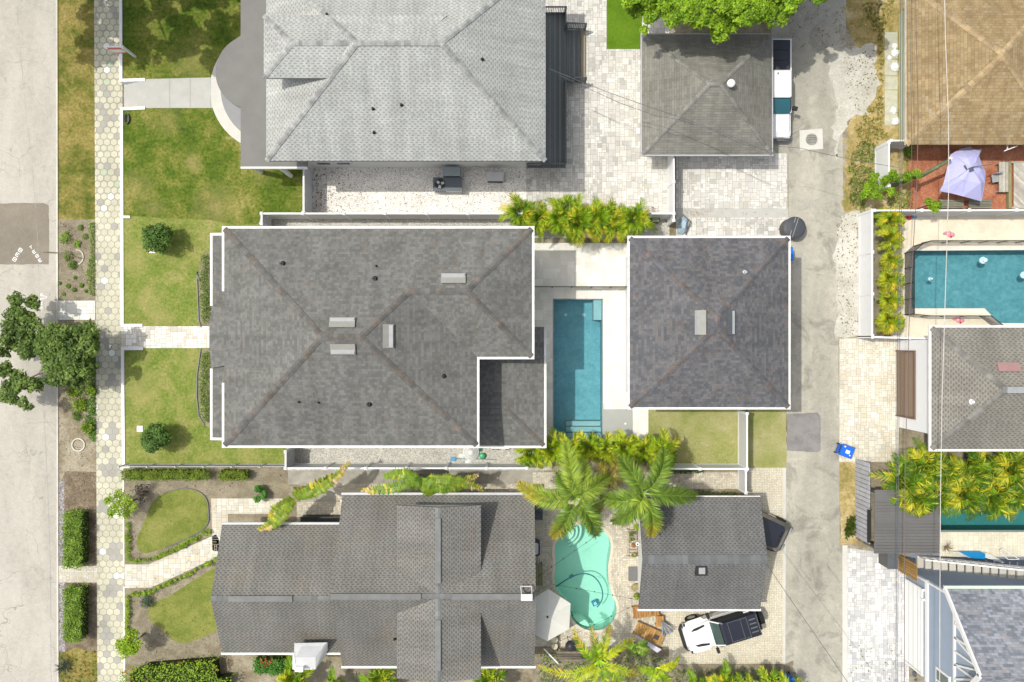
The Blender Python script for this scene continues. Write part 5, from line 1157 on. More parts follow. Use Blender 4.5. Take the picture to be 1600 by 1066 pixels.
for x, y, z, r in ((-.45,.3,1.7,.5),(-.1,-.2,1.8,.5),(-.6,-.3,1.6,.35),(-.95,.2,1.6,.22),(.2,.25,1.8,.4),(.1,-.55,1.5,.35),(-.25,.65,1.6,.3),(-.8,-.6,1.5,.2),(.5,-.1,1.6,.3)): blob(mb, (x,y,z), (r,r,r*.7), int(420*r), .13, PAL_LM)
mb.build('crown', m_leaf, t)
t = thing('purple_shrub', 'sparse purplish shrub beside the yellow-green small tree', 'shrub', W(232,768)); mb = local()
for _ in range(8): a = U(0,6.3); mb.tube([(0,0,0),(math.cos(a)*.5,math.sin(a)*.5,U(.5,.9))], [.02,.006], 4)
mb.build('branch', m_bark, t); mb = local()
for _ in range(7): blob(mb, (U(-.5,.5),U(-.5,.5),U(.5,.9)), (.25,.25,.15), 50, .09, [(.07,.045,.05),(.10,.07,.07),(.05,.06,.03)])
mb.build('foliage', m_leaf, t)
t = thing('small_tree', 'rounded lime-green small tree on the corner bed above the red flowering hedge', 'tree', W(226,990)); mb = local(); mb.tube([(0,0,0),(0,0,1.2)], [.06,.03], 7); mb.build('trunk', m_bark, t)
mb = local()
for _ in range(17): a = U(0,6.3); r = U(.1,.72); blob(mb, (math.cos(a)*r-.05, math.sin(a)*r-.1, 1.5+.4*(1-r)), (.33,.33,.25), 130, .13, PAL_LM)
mb.build('crown', m_leaf, t)
shrub('shrub', 'bright green leafy shrub in the bed beside the boundary fence corner', 'shrub', W(411,768), .5, 1.1, 900, .12, [(.07,.22,.03),(.09,.28,.04),(.13,.32,.06)])
def hedge(name, label, pts, h, n, size, pal, group=None, flowers=None, kind=None, rough_=.12):
    q = P2(pts); cx = sum(p.x for p in q)/len(q); cy = sum(p.y for p in q)/len(q); z0 = q[0].z
    t = thing(name, label, 'hedge', (cx, cy, 0), group=group); pl = [(p.x, p.y) for p in q]; xs = [p[0] for p in pl]; ys = [p[1] for p in pl]
    zb = ZS if max(p[0] for p in pts) < 150 else 0
    mb = MB(); inner = [(cx + (x-cx)*.86, cy + (y-cy)*.9) for x, y in pl]; mb.prism(inner, zb, zb+h*.82); mb.build('branch_mass', m_twig, t)
    mb = MB(); m2 = MB(); k = 0
    while k < n:
        x, y = U(min(xs), max(xs)), U(min(ys), max(ys))
        if not inside((x, y), pl): continue
        k += 1; e = min(abs(x-min(xs)), abs(x-max(xs)), abs(y-min(ys)), abs(y-max(ys)))
        z = zb + (h*U(.9,1.04) if e > .12 or rnd() < .4 else h*U(.1,1.0)) + rough_*math.sin(x*5.1+y*3.3)*math.sin(y*6.7-x*2)
        leaf(mb, Vector((x + U(-.09,.09), y + U(-.09,.09), z)), size, pal, .95)
        if flowers and rnd() < flowers[1]:
            for fx, fy, fr in flowers[0]:
                w_ = W(fx, fy, 1)
                if (Vector((x,y,1))-w_).length < fr: leaf(m2, Vector((x, y, z+.06)), .09, [(.55,.04,.03),(.65,.08,.05)], .9, .9)
    mb.build('foliage', m_leaf, t)
    if flowers: m2.build('flower', m_leaf, t)
    return t
m_twig = M_plain('hedge_twigs', (.035,.05,.015), .95, .1, .3, 12)
hedge('box_hedge', 'clipped green box hedge block on the mulch strip above the verge crossing', [(106.5,797),(135,797),(135,884),(107,884)], 1.0, 4200, .11, PAL_HG, 'box hedges in the verge')
hedge('box_hedge', 'clipped green box hedge block on the mulch strip below the verge crossing', [(106.5,914),(135,914),(134.5,998),(107.5,998)], 1.0, 4200, .11, PAL_HG, 'box hedges in the verge')
hedge('clipped_hedge', 'long low clipped hedge under the metal picket fence', [(199,731.5),(331,732),(331,747),(199,747)], .8, 3600, .10, [(.13,.20,.02),(.18,.25,.03),(.24,.29,.045),(.10,.16,.02)], 'boundary hedge pieces')
hedge('clipped_hedge', 'short end piece of the clipped hedge towards the fence corner', [(348,732),(392,733),(392,747),(348,747)], .8, 1200, .10, [(.13,.20,.02),(.18,.25,.03),(.24,.29,.045),(.10,.16,.02)], 'boundary hedge pieces')
hedge('flowering_hedge', 'broad green hedge dotted with red flowers at the bottom left corner', [(199,1040),(225,1028),(300,1022),(348,1019),(352,1050),(372,1046),(366,1072),(364,1250),(199,1250)], 1.1, 9500, .13, PAL_LM+PAL_HG[1:], flowers=([(201,1044,.35),(307,1026,.35),(343,1025,.4),(342,1046,.3),(207,1064,.2),(280,1034,.15),(230,1060,.15)], .22))
hedge('flowering_hedge', 'small green hedge with a few red flowers beside the white dormer', [(402,1021),(452,1023),(452,1047),(402,1044)], .9, 1000, .12, [(.07,.2,.03),(.1,.25,.04)], flowers=([(415,1032,.35)], .4))
# rows of little bedding shrubs
ords = ['first','second','third','fourth','fifth','sixth','seventh','eighth','ninth','tenth','eleventh','twelfth','thirteenth','fourteenth','fifteenth','sixteenth','seventeenth','eighteenth']
def row(label, pts, n, group, r=.17, pal=PAL_LM, z=0):
    q = [W(x, y, z) for x, y in pts]; Ls = [0]
    for a, b in zip(q, q[1:]): Ls.append(Ls[-1] + (b-a).length)
    src = None
    for i in range(n):
        s = Ls[-1]*i/(n-1); k = max(j for j in range(len(Ls)-1) if Ls[j] <= s+1e-6); p = q[k].lerp(q[k+1], min(1, (s-Ls[k])/(Ls[k+1]-Ls[k])))
        if src is None:
            t = thing('bedding_shrub', label.replace('plant in', 'plant, first from the top in').replace('shrub in', 'shrub, first from the ' + ('left' if 'row' in label else 'top') + ' in'), 'shrub', p, group=group); mb = local(); blob(mb, (0,0,.17), (r,r,.17), 80, .08, pal); mb.build('foliage', m_leaf, t)
            mb = local(); mb.tube([(0,0,0),(0,0,.16)], [.02,.01], 5); mb.build('stem', m_bark, t); src = t
        else: c = copy_tree(src); c['label'] = label.replace('plant in', 'plant, ' + ords[i] + ' from the top in').replace('shrub in', 'shrub, ' + ords[i] + (' from the left in' if 'row' in label else ' from the top in')); c.location = p + Vector((U(-.05,.05), U(-.05,.05), 0)); s_ = U(.75,1.3); c.scale = (s_, s_, s_*U(.8,1.2)); c.rotation_euler.z = U(0,6)
row('tiny lime shrub in the row above the garden path', [(212,876),(236,874),(262,864),(290,850),(326,829)], 17, 'bedding shrubs along the upper path edge')
row('tiny lime shrub in the row below the garden path', [(210,927),(230,926),(262,912),(300,893),(338,873)], 17, 'bedding shrubs along the lower path edge')
row('tiny lime shrub in the column behind the wall above the path', [(201,818),(202,845),(202,872)], 10, 'bedding shrubs behind the upper wall')
row('tiny green shrub in the column behind the wall below the path', [(201,932),(201,960),(201,985)], 9, 'bedding shrubs behind the lower wall')
row('low green plant in the front bed above the paver front walk', [(322,402),(321,430),(322,460),(323,495)], 9, 'plants in the upper front bed', .27, PAL_HG)
row('low green plant in the front bed below the paver front walk', [(323,556),(319,590),(320,625),(323,655)], 11, 'plants in the lower front bed', .27, PAL_HG)
t = thing('bushy_plant', 'dusty purple-green bush at the bend of the lower garden path', 'shrub', W(232,938)); mb = local(); blob(mb, (0,0,.35), (.38,.38,.3), 340, .1, [(.05,.10,.04),(.08,.13,.07),(.12,.12,.13)]); mb.build('foliage', m_leaf, t)
# ground cover
def cover(name, label, polys, n, size, pal, z=0, hmax=.3):
    mb = MB()
    for pts in polys:
        q = P2(pts, z); pl = [(p.x, p.y) for p in q]; xs = [p[0] for p in pl]; ys = [p[1] for p in pl]; k = 0
        while k < n:
            x, y = U(min(xs), max(xs)), U(min(ys), max(ys))
            if inside((x, y), pl): leaf(mb, Vector((x, y, z + U(.03, hmax))), size, pal, .6); k += 1
    o = mb.build(name, m_leaf); tag(o, label, kind='stuff'); return o
def circ(x, y, r, n=10): return [(x + r*math.cos(6.283*i/n), y + r*math.sin(6.283*i/n)) for i in range(n)]
PAL_GC = [(.10,.17,.03),(.14,.21,.04),(.19,.25,.06)]
cover('ground_cover', 'green ground cover edging the hexagon pavement', [[(140,348),(149,348),(149.5,462),(142,462),(135,430),(142,400)]], 900, .09, PAL_HG, ZS, .25)
cover('ground_cover', 'green ground cover under the street tree', [[(137,560),(150,520),(151,690),(144,690),(130,665),(140,640)]], 1700, .1, [(.08,.19,.02),(.11,.24,.025),(.15,.28,.04)], ZS, .3)
cover('ground_cover', 'dry mixed plants in the verge under the tree', [[(95,506),(150,504),(148,560),(132,650),(112,650),(98,600)]], 1300, .1, PAL_GC+[(.3,.24,.1)], ZS, .35)
for i, (x, y, r) in enumerate(((103,372,11),(127,356,5),(134,370,5),(122,381,6),(107,400,8),(115,414,8),(107,447,4),(117,453,4),(94,443,3),(128,446,4),(122,650,9),(146,640,5),(118,434,3),(100,460,3),(135,455,3))):
    nm = ('bushy clump nearest the kerb','small tuft at the top of the bed','small tuft by the pavement edge','small tuft in the middle of the bed','low clump beside the fallen branch','low clump above the ring','tiny tuft left','tiny dark tuft','tiny tuft at the kerb','tiny tuft right','yellowing clump below the street tree','bright clump by the pavement','tiny tuft among stones','tiny tuft above the crossing','tiny tuft near the crossing corner')[i]
    t = thing('verge_plant', nm + ' in the gravelly verge', 'plant', W(x,y,ZS)); mb = local(); rr = r/27.; blob(mb, (0,0,rr*.4), (rr,rr,rr*.45), int(60+500*rr), .10, PAL_GC if i % 3 else PAL_HG); mb.build('foliage', m_leaf, t)
t = thing('spiky_plant', 'dark spiky plant on the verge at the bottom left', 'plant', W(104,1040,ZS)); mb = local()
for i in range(60): a = U(0,6.3); l = U(.3,.75); pr_ = Vector((-math.sin(a), math.cos(a), 0))*.02; mb.face([Vector((0,0,.05))-pr_, Vector((math.cos(a)*l*.5, math.sin(a)*l*.5, l*.5))-pr_, Vector((math.cos(a)*l, math.sin(a)*l, l*.35)), Vector((math.cos(a)*l*.5, math.sin(a)*l*.5, l*.5))+pr_], vary((.05,.07,.05)))
mb.build('foliage', m_leaf, t)
def tufts(name, label, pts, n, h, pal, z=0, w_=.03):
    mb = MB(); q = P2(pts, z); pl = [(p.x, p.y) for p in q]; xs = [p[0] for p in pl]; ys = [p[1] for p in pl]; k = 0
    while k < n:
        x, y = U(min(xs), max(xs)), U(min(ys), max(ys))
        if not inside((x, y), pl): continue
        k += 1; c = random.choice(pal)
        for _ in range(7):
            a = U(0,6.3); l = h*U(.5,1.2); dx, dy = math.cos(a)*l*.8, math.sin(a)*l*.8; px_, py_ = -math.sin(a)*w_/2, math.cos(a)*w_/2; o = Vector((x,y,z))
            mb.face([o+Vector((px_,py_,0)), o+Vector((-px_,-py_,0)), o+Vector((dx*.6-px_,dy*.6-py_,l*.7)), o+Vector((dx,dy,l*.55)), o+Vector((dx*.6+px_,dy*.6+py_,l*.7))], vary(c))
    o = mb.build(name, m_leaf); tag(o, label, kind='stuff'); return o
tufts('weeds', 'green weeds on the alley edge by the white fence', [(1340,222),(1368,225),(1366,262),(1345,330),(1330,320),(1326,260)], 170, .3, [(.30,.40,.10),(.40,.44,.16),(.6,.55,.3)])
tufts('weeds', 'dry weeds along the alley', [(1345,5),(1398,0),(1380,50),(1378,200),(1392,215),(1345,225),(1335,200),(1374,150),(1374,70)], 420, .12, [(.40,.38,.12),(.58,.46,.2),(.30,.34,.09)])
tufts('weeds', 'green weeds at the foot of the pale grey fence', [(1322,812),(1334,808),(1335,834),(1322,838)], 50, .3, [(.08,.15,.02),(.15,.2,.04)])
tufts('weeds', 'dry weeds on the verge at the bottom left', [(96,1020),(150,1018),(152,1100),(96,1100)], 120, .12, [(.5,.4,.15),(.3,.32,.1)], ZS)
def scatter(name, label, pts, n, size, pal, z=0.03, flat=1.5):
    mb = MB(); q = P2(pts, z); pl = [(v.x, v.y) for v in q]; xs = [v[0] for v in pl]; ys = [v[1] for v in pl]; k = 0
    while k < n:
        x, y = U(min(xs), max(xs)), U(min(ys), max(ys))
        if inside((x, y), pl): leaf(mb, Vector((x, y, q[0].z + .01)), size, pal, flat); k += 1
    o = mb.build(name, m_leaf); tag(o, label, kind='stuff')
PAL_DL = [(.20,.13,.06),(.13,.085,.04),(.30,.19,.09),(.09,.07,.04),(.16,.15,.06)]
scatter('dead_leaves', 'fallen brown leaves on the white gravel', rect(486,262,858,333), 420, .09, PAL_DL)
scatter('dead_leaves', 'fallen leaves thick near the front of the gravel side yard', rect(486,262,540,333), 160, .1, PAL_DL)
scatter('dead_leaves', 'fallen leaves on the alley shell patch', [(1318,90),(1372,75),(1368,130),(1340,178),(1325,150)], 110, .12, PAL_DL+[(.15,.18,.05)])
scatter('dead_leaves', 'fallen leaves and grit along the alley edge', [(1308,335),(1340,332),(1340,525),(1308,525)], 170, .11, PAL_DL)
scatter('dead_leaves', 'fallen leaves on the upper alley below the bright green tree', rect(1232,0,1322,75), 90, .11, PAL_DL)
scatter('dead_leaves', 'leaf litter on the terrace pavers', rect(862,0,1040,330), 90, .07, PAL_DL)
scatter('dead_leaves', 'leaf litter on the upper driveway', rect(1058,300,1230,368), 80, .07, PAL_DL)
scatter('dead_leaves', 'leaf litter in the mulch strip', rect(102,742,151,880), 260, .09, [(.36,.28,.18),(.26,.18,.10),(.14,.10,.06)], ZS+.03)
scatter('dead_leaves', 'leaf litter in the verge bed', rect(92,346,149,468), 200, .09, [(.5,.47,.4),(.30,.22,.12),(.14,.11,.07)], ZS+.03)
scatter('dead_leaves', 'leaf litter on the bare verge', rect(92,600,150,740), 200, .09, [(.36,.28,.18),(.26,.18,.10),(.16,.17,.06)], ZS+.03)
scatter('dead_leaves', 'leaf litter on the lower garden soil', [(200,750),(340,750),(340,1015),(200,1015)], 260, .08, PAL_DL)
scatter('dead_leaves', 'leaf litter on the back lawn and its bare corner', rect(1015,690,1152,726), 130, .08, [(.6,.55,.45),(.4,.34,.22),(.2,.2,.08)])
scatter('dead_leaves', 'leaf litter on the lower side yard paving', rect(530,757,845,772), 90, .08, PAL_DL)
scatter('dead_leaves', 'leaf litter on the grey side driveway', rect(1326,1000,1400,1066), 30, .14, [(.2,.25,.06),(.13,.16,.05)])
# fallen branch, stone ring
t = thing('fallen_branch', 'bare dry branch lying across the kerb onto the verge', 'branch', W(90,395,ZS)); mb = MB(); mb.tube([W(68,394,ZS+.08), W(88,395,ZS+.12), W(104,397,ZS+.2), W(122,403,ZS+.15), W(131,404,ZS+.05)], [.03,.035,.04,.03,.01], 6); mb.tube([W(104,397,ZS+.2), W(118,395,ZS+.35)], [.02,.008], 5); mb.build('wood', m_bark, t)
t = thing('edging_ring', 'pale ring of concrete edging stones on the bare verge', 'edging', W(123,695,ZS)); mb = MB()
for i in range(22): a = 6.283*i/22; p = W(123,695,ZS); mb.obox(p.x+.36*math.cos(a), p.y+.36*math.sin(a), .1, .07, ZS, ZS+.08, a+1.57)
mb.build('stone', m_kerb, t)
t = thing('edging_ring', 'broken pale arc of edging stones among the verge plants', 'edging', W(124,402,ZS)); mb = MB()
for i in range(11): a = R(-70 + i*16); p = W(121,402,ZS); mb.obox(p.x+.36*math.cos(a), p.y+.42*math.sin(a), .12, .06, ZS, ZS+.07, a+1.57)
mb.build('stone', m_kerb, t)
# ---- palms
def frond(mb, base, tip, ll, n, pal, plum=1, wd=.035, arch=.5, a0=50, yellow=0, tipcol=None, lift=0, hang=.35):
    base, tip = Vector(base), Vector(tip); Lf = (tip-base).length; hor = Vector((tip.x-base.x, tip.y-base.y, 0)); 
    if hor.length < 1e-4: hor = Vector((1,0,0))
    fwd = hor.normalized(); side = Vector((-fwd.y, fwd.x, 0)); P = []
    curl = U(-.12,.12)*Lf
    def pos(t): return base.lerp(tip, t) + Vector((0,0,arch*4*t*(1-t)*(1.15-.3*t))) + side*curl*math.sin(math.pi*t)
    fc = random.choice(pal); rc = vary(random.choice(pal)); rc = tuple(min(1, v*1.5) for v in rc)
    K = 7
    for i in range(K):
        a, b = pos(i/K), pos((i+1)/K); w0 = .035*(1-i/K)+.01; w1 = .035*(1-(i+1)/K)+.01
        mb.face([a-side*w0, b-side*w1, b+side*w1, a+side*w0], rc)
    for i in range(n):
        t = .1 + .9*(i+.5)/n; p = pos(t); d = (pos(min(1,t+.03))-pos(t-.03)).normalized(); l = ll*(math.sin(math.pi*(.16+.78*t)) ** .7)
        an = R(a0 + (28 - a0*.0)*(1-t)*.6); upv = side.cross(d)*-1
        if upv.z < 0: upv = -upv
        for sd in (-1, 1):
            for k in range(plum):
                el = (U(-.1,.1) if wd > .12 else U(.1,.6)) if plum == 1 else U(-.9,1.1)
                dr = (d*math.cos(an) + side*sd*math.sin(an)*math.cos(el) + upv*math.sin(el)*.8).normalized(); L1 = l*U(.7,1.15)
                q1 = p + dr*L1*.5 + Vector((0,0,.02)); q2 = p + dr*L1 + Vector((0,0,-hang*L1*.45)); wv = d*wd*.5
                c = fc if rnd() < .7 else random.choice(pal)
                if tipcol and rnd() < (t-.45)*1.7: c = random.choice(tipcol)
                if yellow and rnd() < yellow: c = (.52,.46,.03)
                mb.face([p-wv*.5, q1-wv, q2, q1+wv, p+wv*.5], vary(c, .26))
def areca(label, loc, r, h, nf, group, pal=PAL_AR, ll=.42, n=20, wd=.05, seed=None, yellow=.12, proto=None, name='areca_palm'):
    if proto is not None: c = copy_tree(proto); c.location = loc; c['label'] = label; c.rotation_euler.z = U(0, 6.28); s = U(.88,1.12); c.scale = (s, s, s); return c
    t = thing(name, label, 'palm', loc, group=group); mb = local()
    for i in range(7): a = U(0,6.3); mb.tube([(math.cos(a)*.08, math.sin(a)*.08, 0), (math.cos(a)*r*.18, math.sin(a)*r*.18, h*.55)], [.035,.02], 6)
    mb.build('stem', M_ST, t)
    mb = local(); mb2 = local()
    for i in range(nf):
        a = i*2.4 + U(-.3,.3); k = (i+.5)/nf; rr = r*(.45+.8*k ** .7)*U(.75,1.25); zb = h*U(.42,.6); zt = h*(1.0 - .38*k)*U(.9,1.05)
        b0 = Vector((math.cos(a)*r*.1, math.sin(a)*r*.1, zb)); frond(mb, b0, (math.cos(a)*rr, math.sin(a)*rr, zt*.82), ll, n, pal, 1, wd*1.15, h*.17, 40, yellow*.5 if rnd() < .88 else .8, hang=.2)
    mb.build('fronds', m_leafp, t); return t
M_ST = M_plain('cane_stem', (.26,.28,.12), .7, .2, .3, 10)
protoA = None
words = ['first','second','third','fourth','fifth','sixth','seventh','eighth','ninth','tenth']
for i, (x, y) in enumerate(((812,341),(842,350),(872,352),(900,356),(928,352),(955,358),(982,352),(884,338),(940,345))):
    lab = 'yellow-green areca palm, %s from the left in the hedge above the terrace' % words[i] if i < 7 else ('areca palm standing slightly behind the hedge near its middle' if i == 7 else 'areca palm at the back of the hedge towards the garage')
    p = areca(lab, W(x,y), 1.0, 3.1, 20, 'areca palms in the terrace hedge', proto=protoA if i else None)
    if i == 0: protoA = p
protoB = None
for i, (x, y) in enumerate(((1375,350),(1372,380),(1374,410),(1370,440),(1371,472),(1368,502))):
    p = areca('golden areca palm, %s from the top in the column along the white alley fence' % words[i], W(x,y), .68, 2.3, 18, 'golden palms along the white alley fence', pal=PAL_AR+[(.38,.36,.02),(.44,.39,.03),(.25,.29,.03)], ll=.36, yellow=.2, proto=protoB)
    if i == 0: protoB = p
protoC = None
for i, (x, y) in enumerate(((830,702),(860,696),(888,700),(915,694),(943,697),(971,694),(1000,697),(1026,700))):
    p = areca('broad-leaved yellow-green palm, %s from the left in the row below the pool steps' % words[i], W(x,y), .88, 2.6, 17, 'palm row below the swimming pool', pal=[(.22,.33,.012),(.30,.39,.016),(.15,.26,.012),(.36,.39,.02),(.10,.20,.012)], ll=.42, n=14, wd=.085, yellow=.1, proto=protoC)
    if i == 0: protoC = p
protoD = None
PAL_R = [(.09,.18,.012),(.15,.26,.014),(.22,.31,.018),(.29,.32,.03),(.06,.13,.012),(.12,.22,.014)]
for i, (x, y) in enumerate(((1378,738),(1406,720),(1440,730),(1474,722),(1506,728),(1538,720),(1570,728),(1600,722),(1395,757),(1432,760),(1470,757),(1510,762),(1545,756),(1582,760),(1612,752))):
    rw_ = 'back' if i < 8 else 'front'; k = i if i < 8 else i-8
    p = areca('feathery palm, %s from left in the %s rank of the big right-hand clump' % (words[k], rw_), W(x,y), 1.25, 4.0, 20, 'big palm clump at the right edge', pal=PAL_R, ll=.5, n=18, wd=.075, yellow=.1, proto=protoD)
    if i == 0: protoD = p
protoE = None
for i, (x, y, lab) in enumerate(((470,1044,'small yellowish palm at the bottom edge just below the white dormer'),(600,1046,'palm at the bottom edge under the lower house eave left of the gable'),(765,1046,'palm at the bottom edge just right of the cross gable'),(530,1062,'palm tips at the bottom edge between the dormer and cross gable'),(1082,1062,'palm at the bottom edge below the white off-road car bonnet'),(1120,1052,'palm at the bottom edge below the middle of the white off-road car'),(1150,1060,'palm at the bottom edge below the rear of the white off-road car'),(1190,1056,'palm at the bottom edge near the parking pad corner'),(1215,1070,'palm at the bottom edge beside the lower alley'))):
    p = areca(lab, W(x,y), .9, 2.4, 20, 'palms along the bottom edge', ll=.42, n=16, wd=.08, yellow=.18, proto=protoE)
    if i == 0: protoE = p
def feather_palm(label, base, crown_px, z, tips, ll, n, pal, plum, wd, tipcol=None, yellow=0, drop=.6, arch=.55, a0=52, hang=.35, rr=.1, group=None, name='feather_palm', tipyellow=()):
    c = W(crown_px[0], crown_px[1], z); t = thing(name, label, 'palm', base, group=group); b = Vector(base)
    mb = MB(); mb.tube([b, b.lerp(c, .5)+Vector((.05,0,0)), c - Vector((0,0,.5)), c], [rr*1.3, rr, rr*.9, rr*.6], 10); mb.build('trunk', m_trunkp, t, smooth=True)
    for i, (x, y) in enumerate(tips):
        zt = z - drop*U(.6,1.3); mb = MB(); frond(mb, c, W(x, y, zt), ll, n, pal, plum, wd, arch*U(.7,1.2), a0, yellow, tipcol if (not tipyellow or i in tipyellow) else None, hang=hang); mb.build('frond', m_leafp, t)
    return t
YC = [(.45,.36,.03),(.52,.38,.04),(.34,.32,.03)]
feather_palm('tall foxtail palm with bushy fronds over the top end of the kidney pool', W(894,768), (899,780), 5.2, [(884,690),(871,738),(810,756),(862,838),(932,838),(951,745),(942,792),(905,716)], .74, 46, PAL_FX, 5, .055, YC, 0, 1.0, .75, tipyellow=(2,3,6), group='foxtail palms')
feather_palm('tall foxtail palm with bushy fronds overlapping the small gable garage roof', W(999,762), (1005,771), 5.0, [(968,714),(1038,700),(1088,776),(1017,838),(957,816),(938,776),(980,790)], .74, 46, PAL_FX, 5, .055, YC, 0, 1.0, .75, tipyellow=(3,), group='foxtail palms')
feather_palm('slender palm with brownish fronds between the two foxtail palms', W(946,742), (953,742), 3.6, [(935,724),(962,708),(930,745),(975,758),(950,775)], .5, 30, [(.16,.16,.03),(.24,.20,.05),(.32,.24,.08)], 2, .035, YC, .1, .6)
PAL_Y = [(.20,.32,.014),(.30,.41,.018),(.15,.26,.014),(.40,.45,.02)]
feather_palm('big yellow-green palm at the bottom with fronds pointing up to the kidney pool', W(930,1024), (936,1032), 3.8, [(896,984),(923,979),(953,975),(994,997),(841,1040),(905,1085),(984,1080),(1003,1056),(868,1075),(945,1100)], .40, 30, PAL_Y, 1, .085, [(.5,.36,.03),(.55,.30,.04),(.44,.40,.02)], .04, .9, .7, 50, .3)
feather_palm('yellow-green palm at the bottom right of the lounge chairs', W(1018,1036), (1026,1044), 3.4, [(1062,1026),(996,1042),(1052,1075),(1012,1088),(1040,1062)], .36, 26, PAL_Y, 1, .08, None, .05, .7, .5, 50, .3)
feather_palm('dark green leafy palm under the wooden lounge chair', W(990,1006), (994,1010), 1.7, [(975,1000),(1012,1004),(1000,1024),(980,1020),(1015,1018)], .32, 20, PAL_HG, 1, .08, None, 0, .4, .3, 60, .3)
PAL_TV = [(.16,.24,.02),(.22,.30,.03),(.28,.32,.04)]
TCp = [(.55,.36,.16),(.52,.42,.10),(.45,.40,.05),(.60,.42,.25)]
feather_palm("traveller's palm fan lying diagonally over the corner of the lower house", W(458,764), (461,778), 3.2, [(403,828),(546,722),(420,812),(520,742),(440,800),(480,762)], .40, 26, PAL_TV, 1, .15, TCp, .05, .3, .5, 74, .3, name='travellers_palm', group='fan palms in the lower side yard')
feather_palm("traveller's palm fan stretched along the side yard above the lower house", W(655,744), (660,748), 3.0, [(564,766),(748,742),(600,745),(725,762),(682,778),(640,760),(690,768),(756,766)], .42, 24, [(.11,.20,.02),(.17,.28,.03),(.22,.30,.03)], 1, .14, TCp, .03, .4, .5, 70, .3, tipyellow=(0,1,7), name='travellers_palm', group='fan palms in the lower side yard')
# bushes at the top right
t = thing('leafy_tree', 'bright green leafy tree sprawling over the fence corner by the brick yard', 'tree', W(1395,290)); b = W(1395,290)
mb = MB(); mb.tube([b, W(1415,283,1.0), W(1440,275,1.8), W(1470,258,2.3), W(1485,249,2.5)], [.12,.11,.11,.10,.08], 8, (.1,.14,.06)); mb.tube([b, W(1375,290,1.6)], [.09,.03], 6); mb.build('trunk', m_mossb := M_plain('mossy_trunk', (.14,.19,.10), .9, .1, .3, 8), t, smooth=True)
mb = MB(); p = W(1485,248,2.5); mb.lathe(p.x, p.y, [(.1,2.42),(.1,2.55),(0,2.56)], 12); mb.build('cut_end', m_kerb, t)
mb = MB()
for x, y, r in ((1358,292,15),(1372,300,14),(1385,282,13),(1400,276,12),(1418,278,11),(1432,272,9),(1350,302,10),(1368,278,9),(1392,300,8)):
    for _ in range(5): p = W(x+U(-.5,.5)*r, y+U(-.5,.5)*r, 1.8+U(-.2,.5)); blob(mb, p, (r/50,r/50,.2), int(r*9), .13, PAL_BR)
mb.build('crown', m_leaf, t)
t = thing('leafy_tree', 'small bright green bush growing over the fence by the teal pool deck', 'tree', W(1429,328)); mb = local(); mb.tube([(0,0,0),(.1,.05,1.6)], [.05,.03], 6); mb.build('trunk', m_bark, t)
mb = local()
for _ in range(14): a = U(0,6.3); r = U(0,.42); blob(mb, (math.cos(a)*r+.12, math.sin(a)*r, 1.9+U(-.2,.2)), (.22,.22,.18), 70, .12, PAL_BR)
mb.build('crown', m_leaf, t)
cover('ground_cover', 'low plants behind the fence by the brick yard', [[(1386,302),(1420,300),(1424,326),(1386,324)],[(1411,232),(1424,232),(1422,248),(1411,246)]], 260, .12, PAL_HG, 0, .4)
cover('ground_cover', 'dark planting along the lower boundary fence', [[(1042,733),(1100,733),(1096,739),(1044,739)],[(1042,767),(1150,767),(1150,773),(1044,773)]], 300, .1, PAL_DK, 0, .4)
cover('ground_cover', 'mixed planting behind the lower patio', [[(840,1018),(1040,1020),(1040,1120),(840,1120)]], 2600, .14, PAL_DK+PAL_HG, 0, .6)
cover('ground_cover', 'mixed planting below the parking pad', [[(1045,1044),(1222,1044),(1222,1120),(1045,1120)]], 1500, .14, PAL_DK+PAL_HG, 0, .5)
cover('dead_leaves', 'fallen orange leaves by the fence corner', [[(998,322),(1030,322),(1030,332),(998,332)],[(494,300),(506,300),(508,332),(492,332)],[(1066,327),(1120,327),(1110,338),(1066,338)]], 60, .07, [(.45,.2,.06),(.35,.18,.07)], 0.02, .05)
cover('ground_cover', 'dense green undergrowth at the foot of the street tree', [[(96,508),(150,505),(150,600),(130,620),(104,590)]], 1300, .13, PAL_HG+PAL_ST, ZS, .5)
cover('ground_cover', 'yellow-green ground cover bushes below the street tree', [circ(128,632,11), circ(140,668,9), circ(118,612,8), circ(146,610,7)], 420, .12, PAL_LM+PAL_GC, ZS, .4)
cover('ground_cover', 'low plants filling the front beds', [[(316,405),(328,400),(328,505),(317,505),(312,450)],[(316,552),(329,550),(329,660),(318,655),(311,600)]], 420, .1, PAL_HG+PAL_GC, 0, .25)
# ================================================================ VEHICLES AND OBJECTS
def frustum(mb, p0, z0, p1, z1, c=None, top=True):
    n = len(p0)
    for i in range(n): j = (i+1) % n; mb.face([(*p0[i],z0),(*p0[j],z0),(*p1[j],z1),(*p1[i],z1)], c)
    if top: mb.face([(*p,z1) for p in p1], c)
    mb.face([(*p,z0) for p in reversed(p0)], c)
def rr(x0, x1, y, r=.12):    # rounded rectangle, ccw, symmetric about y = 0
    o = []
    for cx, cy, a in ((x1-r,y-r,0),(x0+r,y-r,90),(x0+r,-y+r,180),(x1-r,-y+r,270)):
        for k in range(4): o.append((cx + r*math.cos(R(a+30*k)), cy + r*math.sin(R(a+30*k))))
    return o
m_carw = M_plain('car_paint_white', (.80,.80,.80), .25, .5, .03, 1, coat=.6)
m_carb = M_plain('car_paint_black', (.012,.014,.022), .18, .5, .2, 1, coat=.8)
m_cglass = M_plain('car_glass', (.035,.075,.07), .05, .8, .2, 1, coat=.6)
m_tyre = M_plain('tyre', (.02,.02,.02), .85, .2, .2, 10); m_rim = M_plain('rim', (.35,.35,.36), .35, .5, .1, 5, metal=.7)
